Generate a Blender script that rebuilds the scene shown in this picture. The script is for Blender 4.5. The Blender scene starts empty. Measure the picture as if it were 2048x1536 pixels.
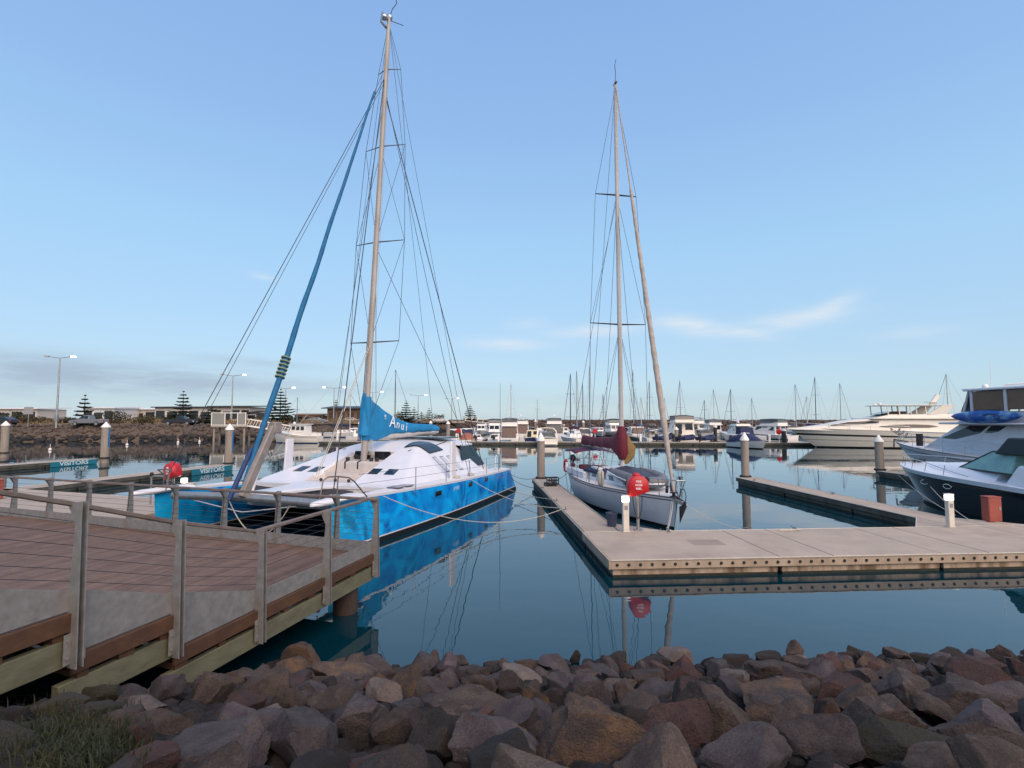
import bpy, math, random
from mathutils import Vector as V, Matrix, noise
R = math.radians
S = bpy.context.scene
COL = S.collection

# ------------------------------------------------------------------ camera, sky, sun, exposure
FPX, CAM_H = 1050.0, 3.6
cam = bpy.data.cameras.new('camera'); cam_o = bpy.data.objects.new('camera', cam); COL.objects.link(cam_o)
cam.sensor_width = 36; cam.lens = 36 * FPX / 2048; cam.clip_end = 20000; cam.clip_start = .05
cam_o.location = (0, 0, CAM_H); cam_o.rotation_euler = (R(90) + math.atan(70 / 1050), 0, 0)
S.camera = cam_o
S.render.resolution_x, S.render.resolution_y = 1024, 768
S.view_settings.view_transform = 'Standard'; S.view_settings.look = 'None'
S.view_settings.exposure = 1.35; S.view_settings.gamma = 1
S.cycles.use_denoising = True; S.cycles.max_bounces = 8; S.cycles.caustics_reflective = False; S.cycles.caustics_refractive = False
SUN_EL, SUN_AZ = 42, 152          # a broad, soft glow behind the photographer's right shoulder
W = bpy.data.worlds.new('World'); S.world = W; W.use_nodes = True
def build_sky():
    nt = W.node_tree; N = nt.nodes; L = nt.links; N.clear()
    def nd(t, **k):
        n = N.new(t)
        for a, b in k.items(): setattr(n, a, b)
        return n
    def mth(op, a, b=None, c=None):
        n = nd('ShaderNodeMath', operation=op)
        for i, x in enumerate((a, b, c)):
            if x is None: continue
            if isinstance(x, (int, float)): n.inputs[i].default_value = x
            else: L.new(x, n.inputs[i])
        return n.outputs[0]
    sky = nd('ShaderNodeTexSky', sky_type='NISHITA'); sky.sun_disc = False
    sky.sun_elevation = R(SUN_EL); sky.sun_rotation = R(SUN_AZ); sky.altitude = 0
    sky.air_density = 1.0; sky.dust_density = .6; sky.ozone_density = 2.2
    tc = nd('ShaderNodeTexCoord'); sep = nd('ShaderNodeSeparateXYZ'); L.new(tc.outputs['Generated'], sep.inputs[0])
    X, Y, Z = sep.outputs
    az = mth('ARCTAN2', X, Y); el = mth('ARCSINE', Z)
    def cloud(a0, e0, sa, se, sl, amp):
        da = mth('SUBTRACT', az, a0)
        de = mth('SUBTRACT', mth('SUBTRACT', el, e0), mth('MULTIPLY', da, sl))
        q = mth('ADD', mth('POWER', mth('ABSOLUTE', mth('DIVIDE', da, sa)), 2.0), mth('POWER', mth('ABSOLUTE', mth('DIVIDE', de, se)), 2.0))
        return mth('MULTIPLY', mth('EXPONENT', mth('MULTIPLY', q, -1.0)), amp)
    def total(lst):
        t = cloud(*lst[0])
        for c in lst[1:]: t = mth('ADD', t, cloud(*c))
        return t
    cmb = nd('ShaderNodeCombineXYZ'); L.new(mth('MULTIPLY', az, 5.0), cmb.inputs[0]); L.new(mth('MULTIPLY', el, 30.0), cmb.inputs[1])
    nz = nd('ShaderNodeTexNoise'); nz.inputs['Scale'].default_value = 2.4; nz.inputs['Detail'].default_value = 7; nz.inputs['Roughness'].default_value = .58
    nz.inputs['Distortion'].default_value = .4
    L.new(cmb.outputs[0], nz.inputs['Vector'])
    wis = [(-.01, .142, .07, .010, -.02, 1.0), (.16, .165, .085, .012, .03, .9), (.33, .168, .055, .016, -.22, 1.1), (.42, .15, .05, .010, -.2, .7),
           (.50, .166, .07, .014, .05, 1.0), (.56, .186, .03, .012, .3, .7), (-.45, .243, .02, .006, -.1, .55), (.03, .18, .04, .012, 0, .35), (.66, .13, .05, .01, .02, .35)]
    low = [(-.72, .075, .30, .022, -.03, 1.0), (-.52, .052, .22, .018, 0, .8), (-.46, .098, .10, .008, -.05, .7), (-.9, .05, .3, .035, 0, .9), (-.2, .055, .2, .013, 0, .45), (.25, .035, .35, .014, 0, .4)]
    nf = mth('SMOOTH_MIN', mth('MAXIMUM', mth('MULTIPLY', mth('SUBTRACT', nz.outputs[0], .22), 3.0), 0.0), 1.0, .2)
    wm = mth('MULTIPLY', total(wis), mth('ADD', mth('MULTIPLY', nf, .75), .28)); lm = mth('MULTIPLY', total(low), mth('ADD', mth('MULTIPLY', nf, .7), .25))
    # clear dusk gradient over the physical sky
    rp = nd('ShaderNodeValToRGB'); E = rp.color_ramp.elements
    L.new(mth('DIVIDE', mth('MAXIMUM', el, 0.0), 1.6), rp.inputs[0])
    for i, (e, c) in enumerate(SKY_RAMP):
        k = E[0] if i == 0 else E[1] if i == 1 else E.new(e / 1.6)
        k.position = e / 1.6; k.color = (*[x / 4.0 for x in c], 1)
    up = nd('ShaderNodeVectorMath', operation='SCALE'); L.new(rp.outputs[0], up.inputs[0]); up.inputs[3].default_value = 4.0 * SKY_GAIN
    m0 = nd('ShaderNodeMix', data_type='RGBA'); m0.inputs[0].default_value = .90; L.new(sky.outputs[0], m0.inputs[6]); L.new(up.outputs[0], m0.inputs[7])
    m1 = nd('ShaderNodeMix', data_type='RGBA'); m1.clamp_factor = True; L.new(mth('MULTIPLY', wm, .80), m1.inputs[0]); L.new(m0.outputs[2], m1.inputs[6]); m1.inputs[7].default_value = CLOUD_C
    m2 = nd('ShaderNodeMix', data_type='RGBA'); L.new(mth('MULTIPLY', lm, .55), m2.inputs[0]); L.new(m1.outputs[2], m2.inputs[6]); m2.inputs[7].default_value = LOWCLOUD_C
    bg = nd('ShaderNodeBackground'); bg.inputs[1].default_value = .12; L.new(m2.outputs[2], bg.inputs[0])
    out = nd('ShaderNodeOutputWorld'); L.new(bg.outputs[0], out.inputs[0])
SKY_RAMP = [(0, (1.42, 1.84, 2.08)), (.05, (1.36, 1.90, 2.28)), (.15, (1.28, 1.92, 2.55)), (.3, (1.14, 1.91, 2.72)), (.5, (.92, 1.58, 2.60)), (.75, (.76, 1.34, 2.45)), (1.2, (.72, 1.2, 2.2)), (1.6, (.6, 1.05, 2.0))]
SKY_GAIN = 1.05
CLOUD_C = (2.35, 2.65, 2.95, 1); LOWCLOUD_C = (1.22, 1.50, 1.92, 1)
build_sky()
sun = bpy.data.lights.new('sun', 'SUN'); sun.energy = 1.6; sun.angle = R(75); sun.color = (1, .77, .58)
sun_o = bpy.data.objects.new('sun', sun); COL.objects.link(sun_o)
_d = V((math.sin(R(SUN_AZ)) * math.cos(R(SUN_EL)), math.cos(R(SUN_AZ)) * math.cos(R(SUN_EL)), math.sin(R(SUN_EL))))
sun_o.rotation_euler = _d.to_track_quat('Z', 'Y').to_euler()

# ------------------------------------------------------------------ helpers
def at(px, py, Y):
    """point at distance Y along the sight line through a photo pixel (2048 wide)"""
    p = math.atan(70 / 1050); a, b = (px - 1024) / FPX, (768 - py) / FPX
    d = V((a, math.cos(p) - b * math.sin(p), math.sin(p) + b * math.cos(p)))
    return V((0, 0, CAM_H)) + d * (Y / d.y)
def ong(px, py, z=0.0):
    """point on the level z seen at a photo pixel"""
    p = at(px, py, 1.0) - V((0, 0, CAM_H))
    return V((0, 0, CAM_H)) + p * ((z - CAM_H) / p.z)

class MB:
    def __init__(s): s.v, s.f, s.m = [], [], []
    def add(s, vs, fs, m=0):
        b = len(s.v); s.v += [tuple(p) for p in vs]; s.f += [tuple(b + i for i in f) for f in fs]
        s.m += (m if isinstance(m, list) else [m] * len(fs))
    def hexa(s, p, m=0):
        s.add(p, [(3, 2, 1, 0), (4, 5, 6, 7), (0, 1, 5, 4), (1, 2, 6, 5), (2, 3, 7, 6), (3, 0, 4, 7)], m)
    def box(s, c, d, m=0, M=None):
        x, y, z = d[0] / 2, d[1] / 2, d[2] / 2; c = V(c)
        p = [V(q) for q in ((-x, -y, -z), (x, -y, -z), (x, y, -z), (-x, y, -z), (-x, -y, z), (x, -y, z), (x, y, z), (-x, y, z))]
        s.hexa([c + (M @ q if M else q) for q in p], m)
    def b2(s, x0, x1, y0, y1, z0, z1, m=0): s.box(((x0 + x1) / 2, (y0 + y1) / 2, (z0 + z1) / 2), (x1 - x0, y1 - y0, z1 - z0), m)
    def bar(s, a, b, w, h, m=0, up=(0, 0, 1)):
        a, b = V(a), V(b); d = (b - a).normalized(); u = V(up); r = d.cross(u)
        if r.length < 1e-4: r = d.cross(V((1, 0, 0)))
        r.normalize(); u = r.cross(d)
        q = [-r * w / 2 - u * h / 2, r * w / 2 - u * h / 2, r * w / 2 + u * h / 2, -r * w / 2 + u * h / 2]
        s.hexa([a + k for k in q] + [b + k for k in q], m)
    def tube(s, pts, r, n=8, m=0, cap=True, flat=1.0):
        pts = [V(p) for p in pts]; k = len(pts); rs = r if isinstance(r, (list, tuple)) else [r] * k
        rings, u = [], None
        for i, p in enumerate(pts):
            d = (pts[min(i + 1, k - 1)] - pts[max(i - 1, 0)]).normalized()
            if u is None: u = d.orthogonal().normalized()
            else:
                u = u - d * u.dot(d)
                u = u.normalized() if u.length > 1e-6 else d.orthogonal().normalized()
            w = d.cross(u)
            rings.append([p + (u * math.cos(2 * math.pi * j / n) + w * math.sin(2 * math.pi * j / n) * flat) * rs[i] for j in range(n)])
        s.loft(rings, m, closed=True, cap0=cap, cap1=cap)
    def loft(s, secs, m=0, closed=False, cap0=False, cap1=False, mats=None, mcap=None):
        n = len(secs[0]); vs = [p for sc in secs for p in sc]; fs, ms = [], []
        for i in range(len(secs) - 1):
            for j in range(n if closed else n - 1):
                a, b = i * n + j, i * n + (j + 1) % n
                fs.append((a, b, b + n, a + n)); ms.append(mats[j] if mats else m)
        if cap0: fs.append(tuple(range(n))); ms.append(m if mcap is None else mcap)
        if cap1: fs.append(tuple(range((len(secs) - 1) * n, len(secs) * n))); ms.append(m if mcap is None else mcap)
        s.add(vs, fs, ms)
    def lathe(s, prof, c=(0, 0, 0), n=16, m=0, mats=None):
        c = V(c)
        secs = [[c + V((r * math.cos(2 * math.pi * j / n), r * math.sin(2 * math.pi * j / n), z)) for j in range(n)] for r, z in prof]
        b = MB(); b.loft(secs, m, closed=True, cap0=True, cap1=True)
        if mats:
            for i in range(len(prof) - 1):
                for j in range(n): b.m[i * n + j] = mats[i]
            b.m[-1] = mats[-1]
        s.add(b.v, b.f, b.m)
    def prism(s, poly, f, m=0):
        """poly: 2-D points, f(u, v, k) with k 0/1 -> 3-D point on the near / far face"""
        n = len(poly); vs = [f(u, v, 0) for u, v in poly] + [f(u, v, 1) for u, v in poly]
        s.add(vs, [tuple(range(n)), tuple(range(2 * n - 1, n - 1, -1))] + [(i, i + n, (i + 1) % n + n, (i + 1) % n) for i in range(n)], m)
    def ball(s, c, r, m=0, n=10, sz=(1, 1, 1)):
        c = V(c); h = n // 2 + 1
        secs = []
        for i in range(h + 1):
            a = -math.pi / 2 + math.pi * i / h; rr = max(math.cos(a), 1e-3)
            secs.append([c + V((r * rr * math.cos(2 * math.pi * j / n) * sz[0], r * rr * math.sin(2 * math.pi * j / n) * sz[1], r * math.sin(a) * sz[2])) for j in range(n)])
        s.loft(secs, m, closed=True, cap0=True, cap1=True)
    def panel(s, q, s0, s1, t0, t1, off=.012, m=0, th=None):
        """a pane on the quad q (bl, br, tr, tl), standing proud by off"""
        q = [V(p) for p in q]; n = (q[1] - q[0]).cross(q[3] - q[0]).normalized()
        P = lambda a, b: (q[0] * (1 - a) + q[1] * a) * (1 - b) + (q[3] * (1 - a) + q[2] * a) * b
        c = [P(s0, t0), P(s1, t0), P(s1, t1), P(s0, t1)]
        th = off + .02 if th is None else th
        s.hexa([p - n * (th - off) for p in c] + [p + n * off for p in c], m)
    def build(s, name, mats, parent=None, bevel=0, ang=40, smooth=True):
        me = bpy.data.meshes.new(name); me.from_pydata(s.v, [], s.f)
        for mt in (mats if isinstance(mats, (list, tuple)) else [mats]): me.materials.append(mt)
        me.polygons.foreach_set('material_index', s.m)
        import bmesh
        bm = bmesh.new(); bm.from_mesh(me); bmesh.ops.recalc_face_normals(bm, faces=bm.faces); bm.to_mesh(me); bm.free()
        if smooth:
            me.polygons.foreach_set('use_smooth', [True] * len(me.polygons)); me.set_sharp_from_angle(angle=R(ang))
        me.update()
        o = bpy.data.objects.new(name, me); COL.objects.link(o)
        if parent is not None: o.parent = parent
        if bevel:
            b = o.modifiers.new('bevel', 'BEVEL'); b.width = bevel; b.segments = 2; b.limit_method = 'ANGLE'; b.angle_limit = R(40)
        return o

def tag(o, label=None, cat=None, group=None, kind=None):
    for k, x in (('label', label), ('category', cat), ('group', group), ('kind', kind)):
        if x: o[k] = x
    return o
def thing(name, label, cat, loc=(0, 0, 0), rz=0.0, group=None):
    o = bpy.data.objects.new(name, None); COL.objects.link(o); o.empty_display_size = .3
    o.location = loc; o.rotation_euler = (0, 0, rz)
    return tag(o, label, cat, group)
def struct(o): return tag(o, kind='structure')
KIDS = {}
def dup(root, loc, rz=None, label=None, group=None, scale=None):
    """copy a thing with its parts and their sub-parts"""
    r = root.copy(); COL.objects.link(r); r.location = loc
    if rz is not None: r.rotation_euler = (0, 0, rz)
    if scale is not None: r.scale = (scale,) * 3 if isinstance(scale, (int, float)) else scale
    if label: r['label'] = label
    if group: r['group'] = group
    if root.name not in KIDS: KIDS[root.name] = [(c, list(c.children)) for c in root.children]
    for ch, gs in KIDS[root.name]:
        c = ch.copy(); COL.objects.link(c); c.parent = r
        for g in gs:
            d = g.copy(); COL.objects.link(d); d.parent = c
    return r
def lettering(body, size, f, parent, mt, name='lettering', depth=.004, shear=0.0, align='CENTER', bold=0.0, sub=0):
    """real letters: f(x, y) -> 3-D point and the outward normal is f's third axis (x, y, z)"""
    cu = bpy.data.curves.new(name, 'FONT'); cu.body = body; cu.size = size; cu.align_x = align; cu.align_y = 'CENTER'
    cu.extrude = depth; cu.shear = shear; cu.offset = bold; cu.resolution_u = 4
    o = bpy.data.objects.new(name, cu); COL.objects.link(o)
    dg = bpy.context.evaluated_depsgraph_get(); me = bpy.data.meshes.new_from_object(o.evaluated_get(dg))
    bpy.data.objects.remove(o); me.materials.clear(); me.materials.append(mt)
    for v in me.vertices: v.co = f(*v.co)
    me.update()
    r = bpy.data.objects.new(name, me); COL.objects.link(r); r.parent = parent
    return r

# ------------------------------------------------------------------ materials
MATS = {}
def M(name, rgb, rough=.55, metal=0.0, rgb2=None, vs=4.0, bump=0.0, bs=30.0, stretch=(1, 1, 1), lo=.35, hi=.65, emit=0.0, spec=None, coord='Object', alpha=None, coat=0):
    if name in MATS: return MATS[name]
    mt = bpy.data.materials.new(name); mt.use_nodes = True; nt = mt.node_tree; N, L = nt.nodes, nt.links
    p = N['Principled BSDF']; p.inputs['Roughness'].default_value = rough; p.inputs['Metallic'].default_value = metal
    p.inputs['Base Color'].default_value = (*rgb, 1)
    if spec is not None: p.inputs['Specular IOR Level'].default_value = spec
    if coat: p.inputs['Coat Weight'].default_value = coat; p.inputs['Coat Roughness'].default_value = .1
    if emit:
        p.inputs['Emission Color'].default_value = (*rgb, 1); p.inputs['Emission Strength'].default_value = emit
    tc = N.new('ShaderNodeTexCoord'); mp = N.new('ShaderNodeMapping'); mp.inputs['Scale'].default_value = stretch
    L.new(tc.outputs[coord], mp.inputs[0])
    if rgb2 is not None:
        nz = N.new('ShaderNodeTexNoise'); nz.inputs['Scale'].default_value = vs; nz.inputs['Detail'].default_value = 6; nz.inputs['Roughness'].default_value = .6
        L.new(mp.outputs[0], nz.inputs['Vector'])
        cr = N.new('ShaderNodeValToRGB'); cr.color_ramp.elements[0].position = lo; cr.color_ramp.elements[1].position = hi
        cr.color_ramp.elements[0].color = (*rgb, 1); cr.color_ramp.elements[1].color = (*rgb2, 1)
        L.new(nz.outputs[0], cr.inputs[0]); L.new(cr.outputs[0], p.inputs['Base Color'])
    if bump:
        n2 = N.new('ShaderNodeTexNoise'); n2.inputs['Scale'].default_value = bs; n2.inputs['Detail'].default_value = 5
        L.new(mp.outputs[0], n2.inputs['Vector'])
        bp = N.new('ShaderNodeBump'); bp.inputs['Strength'].default_value = bump; bp.inputs['Distance'].default_value = .02
        L.new(n2.outputs[0], bp.inputs['Height']); L.new(bp.outputs[0], p.inputs['Normal'])
    if alpha is not None: p.inputs['Alpha'].default_value = alpha
    MATS[name] = mt
    return mt
GEL = M('white gelcoat', (.70, .69, .72), .28, rgb2=(.64, .635, .67), vs=1.5)
GELD = M('off white non slip deck', (.62, .61, .62), .6, rgb2=(.68, .67, .67), vs=9, bump=.08, bs=160)
CREAM = M('cream gelcoat', (.74, .68, .60), .28, rgb2=(.70, .64, .56), vs=1.5)
WARM = M('warm white gelcoat', (.78, .73, .68), .3, rgb2=(.72, .68, .64), vs=2)
GREYW = M('pale grey white gelcoat', (.60, .60, .63), .33, rgb2=(.54, .54, .57), vs=2.0)
NAVY = M('navy canvas', (.012, .018, .06), .8, rgb2=(.02, .028, .085), vs=8, bump=.2)
BLACK = M('black rubber', (.012, .012, .014), .6, rgb2=(.02, .02, .022), vs=9)
GLASS = M('dark tinted glass', (.012, .014, .018), .06, spec=.6)
CLEAR = M('smoky clear vinyl', (.16, .18, .19), .2, rgb2=(.10, .11, .12), vs=1.2)
ALU = M('dull aluminium', (.42, .41, .40), .42, .75, rgb2=(.34, .33, .32), vs=5)
STEEL = M('polished stainless tube', (.46, .47, .49), .25, .9)
WIRE = M('stainless rigging wire', (.055, .060, .072), .5, .3)
DKLINE = M('dark rope', (.02, .022, .03), .8)
ROPE = M('pale braided rope', (.52, .49, .42), .85, rgb2=(.40, .37, .32), vs=40)
BEIGEW = M('weathered mast paint', (.41, .36, .315), .5, rgb2=(.31, .27, .24), vs=2.2, stretch=(2, 2, .4))
MAST2 = M('white grey mast', (.56, .53, .51), .45, rgb2=(.44, .41, .38), vs=2.0, stretch=(3, 3, .35))
WTEXT = M('white lettering', (.8, .82, .84), .5)
BTEXT = M('black lettering', (.012, .012, .015), .5)
RED = M('red vinyl cover', (.50, .010, .018), .42, rgb2=(.40, .008, .014), vs=3, bump=.12, bs=7)
REDF = M('faded red plastic', (.33, .075, .05), .6, rgb2=(.26, .055, .04), vs=3)
GREYP = M('grey inflatable fabric', (.17, .165, .18), .6, rgb2=(.13, .125, .14), vs=5)
DGREY = M('dark grey cover', (.05, .052, .06), .7, rgb2=(.07, .072, .08), vs=6)
BROWNC = M('brown canopy', (.20, .12, .07), .6, rgb2=(.15, .09, .055), vs=1.4)
TEAK = M('weathered teak', (.26, .17, .11), .7, rgb2=(.19, .125, .085), vs=6, stretch=(.4, 6, 6))
LAMPW = M('lit lamp lens', (1, .93, .80), .4, emit=7)
LAMPY = M('lit bollard lens', (1, .86, .62), .4, emit=2.6)
# ------------------------------------------------------------------ water
def water_mat():
    mt = bpy.data.materials.new('harbour water'); mt.use_nodes = True; nt = mt.node_tree; N, L = nt.nodes, nt.links
    p = N['Principled BSDF']; p.inputs['Base Color'].default_value = (.001, .024, .037, 1); p.inputs['Roughness'].default_value = .008; p.inputs['IOR'].default_value = 1.66
    tc = N.new('ShaderNodeTexCoord'); h = None
    for sc, st, dist, det in (((.5, .8, 1), 1.0, .006, 2), ((2.2, 3.4, 1), 1.0, .0011, 2)):
        mp = N.new('ShaderNodeMapping'); mp.inputs['Scale'].default_value = sc; mp.inputs['Rotation'].default_value = (0, 0, .3); L.new(tc.outputs['Object'], mp.inputs[0])
        nz = N.new('ShaderNodeTexNoise'); nz.inputs['Scale'].default_value = 1; nz.inputs['Detail'].default_value = det; L.new(mp.outputs[0], nz.inputs['Vector'])
        b = N.new('ShaderNodeBump'); b.inputs['Strength'].default_value = st; b.inputs['Distance'].default_value = dist
        L.new(nz.outputs[0], b.inputs['Height'])
        if h: L.new(h, b.inputs['Normal'])
        h = b.outputs[0]
    L.new(h, p.inputs['Normal'])
    return mt
mb = MB(); mb.add([(-6000, -40, 0), (6000, -40, 0), (6000, 12000, 0), (-6000, 12000, 0)], [(0, 1, 2, 3)])
struct(mb.build('water', water_mat()))
mb = MB(); mb.add([(-300, -40, -3.2), (300, -40, -3.2), (300, 400, -3.2), (-300, 400, -3.2)], [(0, 1, 2, 3)])
struct(mb.build('harbour_bed', M('harbour mud', (.03, .03, .025), .9)))

# ------------------------------------------------------------------ rock revetment in the foreground
def rock_mat(name, c1, c2, c3, pits=.5):
    mt = bpy.data.materials.new(name); mt.use_nodes = True; nt = mt.node_tree; N, L = nt.nodes, nt.links
    p = N['Principled BSDF']; p.inputs['Roughness'].default_value = .82; p.inputs['Specular IOR Level'].default_value = .3
    tc = N.new('ShaderNodeTexCoord'); oi = N.new('ShaderNodeObjectInfo')
    ad = N.new('ShaderNodeVectorMath'); ad.operation = 'ADD'; L.new(tc.outputs['Object'], ad.inputs[0])
    sc = N.new('ShaderNodeVectorMath'); sc.operation = 'SCALE'; sc.inputs[0].default_value = (37, 19, 53); L.new(oi.outputs['Random'], sc.inputs[3]); L.new(sc.outputs[0], ad.inputs[1])
    def noise_(s, d, r=.6):
        n = N.new('ShaderNodeTexNoise'); n.inputs['Scale'].default_value = s; n.inputs['Detail'].default_value = d; n.inputs['Roughness'].default_value = r; L.new(ad.outputs[0], n.inputs['Vector']); return n.outputs[0]
    def mix(f, a, b, bt='MIX'):
        m = N.new('ShaderNodeMix'); m.data_type = 'RGBA'; m.blend_type = bt
        for i, x in ((0, f), (6, a), (7, b)):
            if isinstance(x, (float, tuple)): m.inputs[i].default_value = x
            else: L.new(x, m.inputs[i])
        return m.outputs[2]
    def ramp(f, a, b):
        r = N.new('ShaderNodeMapRange'); r.inputs[1].default_value = a; r.inputs[2].default_value = b; L.new(f, r.inputs[0]); return r.outputs[0]
    col = mix(ramp(noise_(1.6, 6), .40, .60), (*c1, 1), (*c2, 1))
    col = mix(ramp(noise_(2.7, 7, .7), .54, .66), col, (*c3, 1))
    sp = ramp(noise_(26, 5, .75), .35, .75)
    g = N.new('ShaderNodeMapRange'); g.inputs[3].default_value = .55; g.inputs[4].default_value = 1.45; L.new(sp, g.inputs[0])
    cb = N.new('ShaderNodeCombineXYZ')
    for i in range(3): L.new(g.outputs[0], cb.inputs[i])
    col = mix(1.0, col, cb.outputs[0], 'MULTIPLY')
    rv = N.new('ShaderNodeMapRange'); rv.inputs[3].default_value = .72; rv.inputs[4].default_value = 1.3; L.new(oi.outputs['Random'], rv.inputs[0])
    cb2 = N.new('ShaderNodeCombineXYZ')
    for i in range(3): L.new(rv.outputs[0], cb2.inputs[i])
    col = mix(1.0, col, cb2.outputs[0], 'MULTIPLY')
    wb = N.new('ShaderNodeCombineXYZ'); wb.inputs[0].default_value, wb.inputs[1].default_value, wb.inputs[2].default_value = 1.08, .98, .90; col = mix(1.0, col, wb.outputs[0], 'MULTIPLY')
    lich = ramp(noise_(9, 8, .8), .69, .73); col = mix(lich, col, (.30, .27, .25, 1))       # pale lichen flecks
    L.new(col, p.inputs['Base Color'])
    vo = N.new('ShaderNodeTexVoronoi'); vo.inputs['Scale'].default_value = 17; L.new(ad.outputs[0], vo.inputs['Vector'])
    pit = ramp(vo.outputs['Distance'], .0, .28)
    hgt = N.new('ShaderNodeMath'); hgt.operation = 'MULTIPLY_ADD'; L.new(pit, hgt.inputs[0]); hgt.inputs[1].default_value = pits; L.new(noise_(12, 9, .72), hgt.inputs[2])
    b = N.new('ShaderNodeBump'); b.inputs['Strength'].default_value = .9; b.inputs['Distance'].default_value = .04; L.new(hgt.outputs[0], b.inputs['Height']); L.new(b.outputs[0], p.inputs['Normal'])
    return mt
RK = {'violet grey': rock_mat('violet grey basalt', (.102, .092, .102), (.065, .056, .065), (.110, .092, .090), .2),
      'grey brown': rock_mat('grey brown basalt', (.093, .074, .067), (.057, .045, .042), (.115, .094, .082), .3),
      'ochre': rock_mat('ochre pitted basalt', (.132, .088, .058), (.058, .048, .049), (.083, .061, .050), .6),
      'reddish': rock_mat('reddish scoria', (.096, .054, .047), (.062, .041, .045), (.086, .066, .058), .5),
      'dark': rock_mat('dark wet and gap shade basalt', (.029, .027, .029), (.041, .035, .034), (.049, .043, .040), .3),
      'pale grey': rock_mat('pale grey stone', (.176, .156, .151), (.122, .107, .106), (.146, .129, .123), .2),
      'greenish': rock_mat('green stained basalt', (.049, .049, .032), (.054, .048, .046), (.041, .041, .020), .3)}
rng = random.Random(11)
def slope_z(x, y): return .36 * (8.1 + max(0, x - 3.5) * .09 - y) - .05 - .26 * min(1, max(0, (-2.75 + (y - 10.57) * .265 + .35 - x) / .8)) * min(1, max(0, (y - 2.6) / .8))
def rock_mesh(seed, sub=4, cuts=10, flat=.72):
    import bmesh
    r = random.Random(seed); bm = bmesh.new(); bmesh.ops.create_icosphere(bm, subdivisions=sub, radius=1)
    pl = []
    for k in range(cuts):
        n = V((r.gauss(0, 1), r.gauss(0, 1), r.gauss(0, 1))).normalized(); pl.append((n, r.uniform(.50, .82)))
    ax = V((1, r.uniform(.68, .92), r.uniform(flat - .1, flat + .14))); off = V((seed * 3.7, seed * 1.3, seed * 7.1))
    for v in bm.verts:
        c = v.co.copy(); c = c / (abs(c.x) ** 3.4 + abs(c.y) ** 3.4 + abs(c.z) ** 3.4) ** (1 / 3.4) * .94
        for n, d in pl:
            e = c.dot(n) - d
            if e > -.03: c -= n * (e + .03) * (.95 if e > 0 else .3)
        q = c.copy()
        c *= 1 + .10 * noise.noise(q * 1.3 + off) + .06 * noise.noise(q * 3.1 + off) + .034 * noise.noise(q * 7 + off) + (.016 * noise.noise(q * 15 + off) if sub > 3 else 0)
        v.co = V((c.x * ax.x, c.y * ax.y, c.z * ax.z))
    me = bpy.data.meshes.new('rock'); bm.to_mesh(me); bm.free()
    me.polygons.foreach_set('use_smooth', [True] * len(me.polygons)); me.set_sharp_from_angle(angle=R(38))
    return me
PROTO = [rock_mesh(i + 1, 4) for i in range(26)]
PMAT = {}
def rock_obj(me, mk, label, x, y, z, sx, sy, sz, rot):
    key = (me.name, mk)
    if key not in PMAT:
        m2 = me.copy(); m2.materials.clear(); m2.materials.append(RK[mk]); PMAT[key] = m2
    o = bpy.data.objects.new('rock', PMAT[key]); COL.objects.link(o)
    o.location = (x, y, z); o.scale = (sx, sy, sz); o.rotation_euler = rot
    return tag(o, label, 'rock', 'rocks of the foreshore revetment')
placed = []
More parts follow.
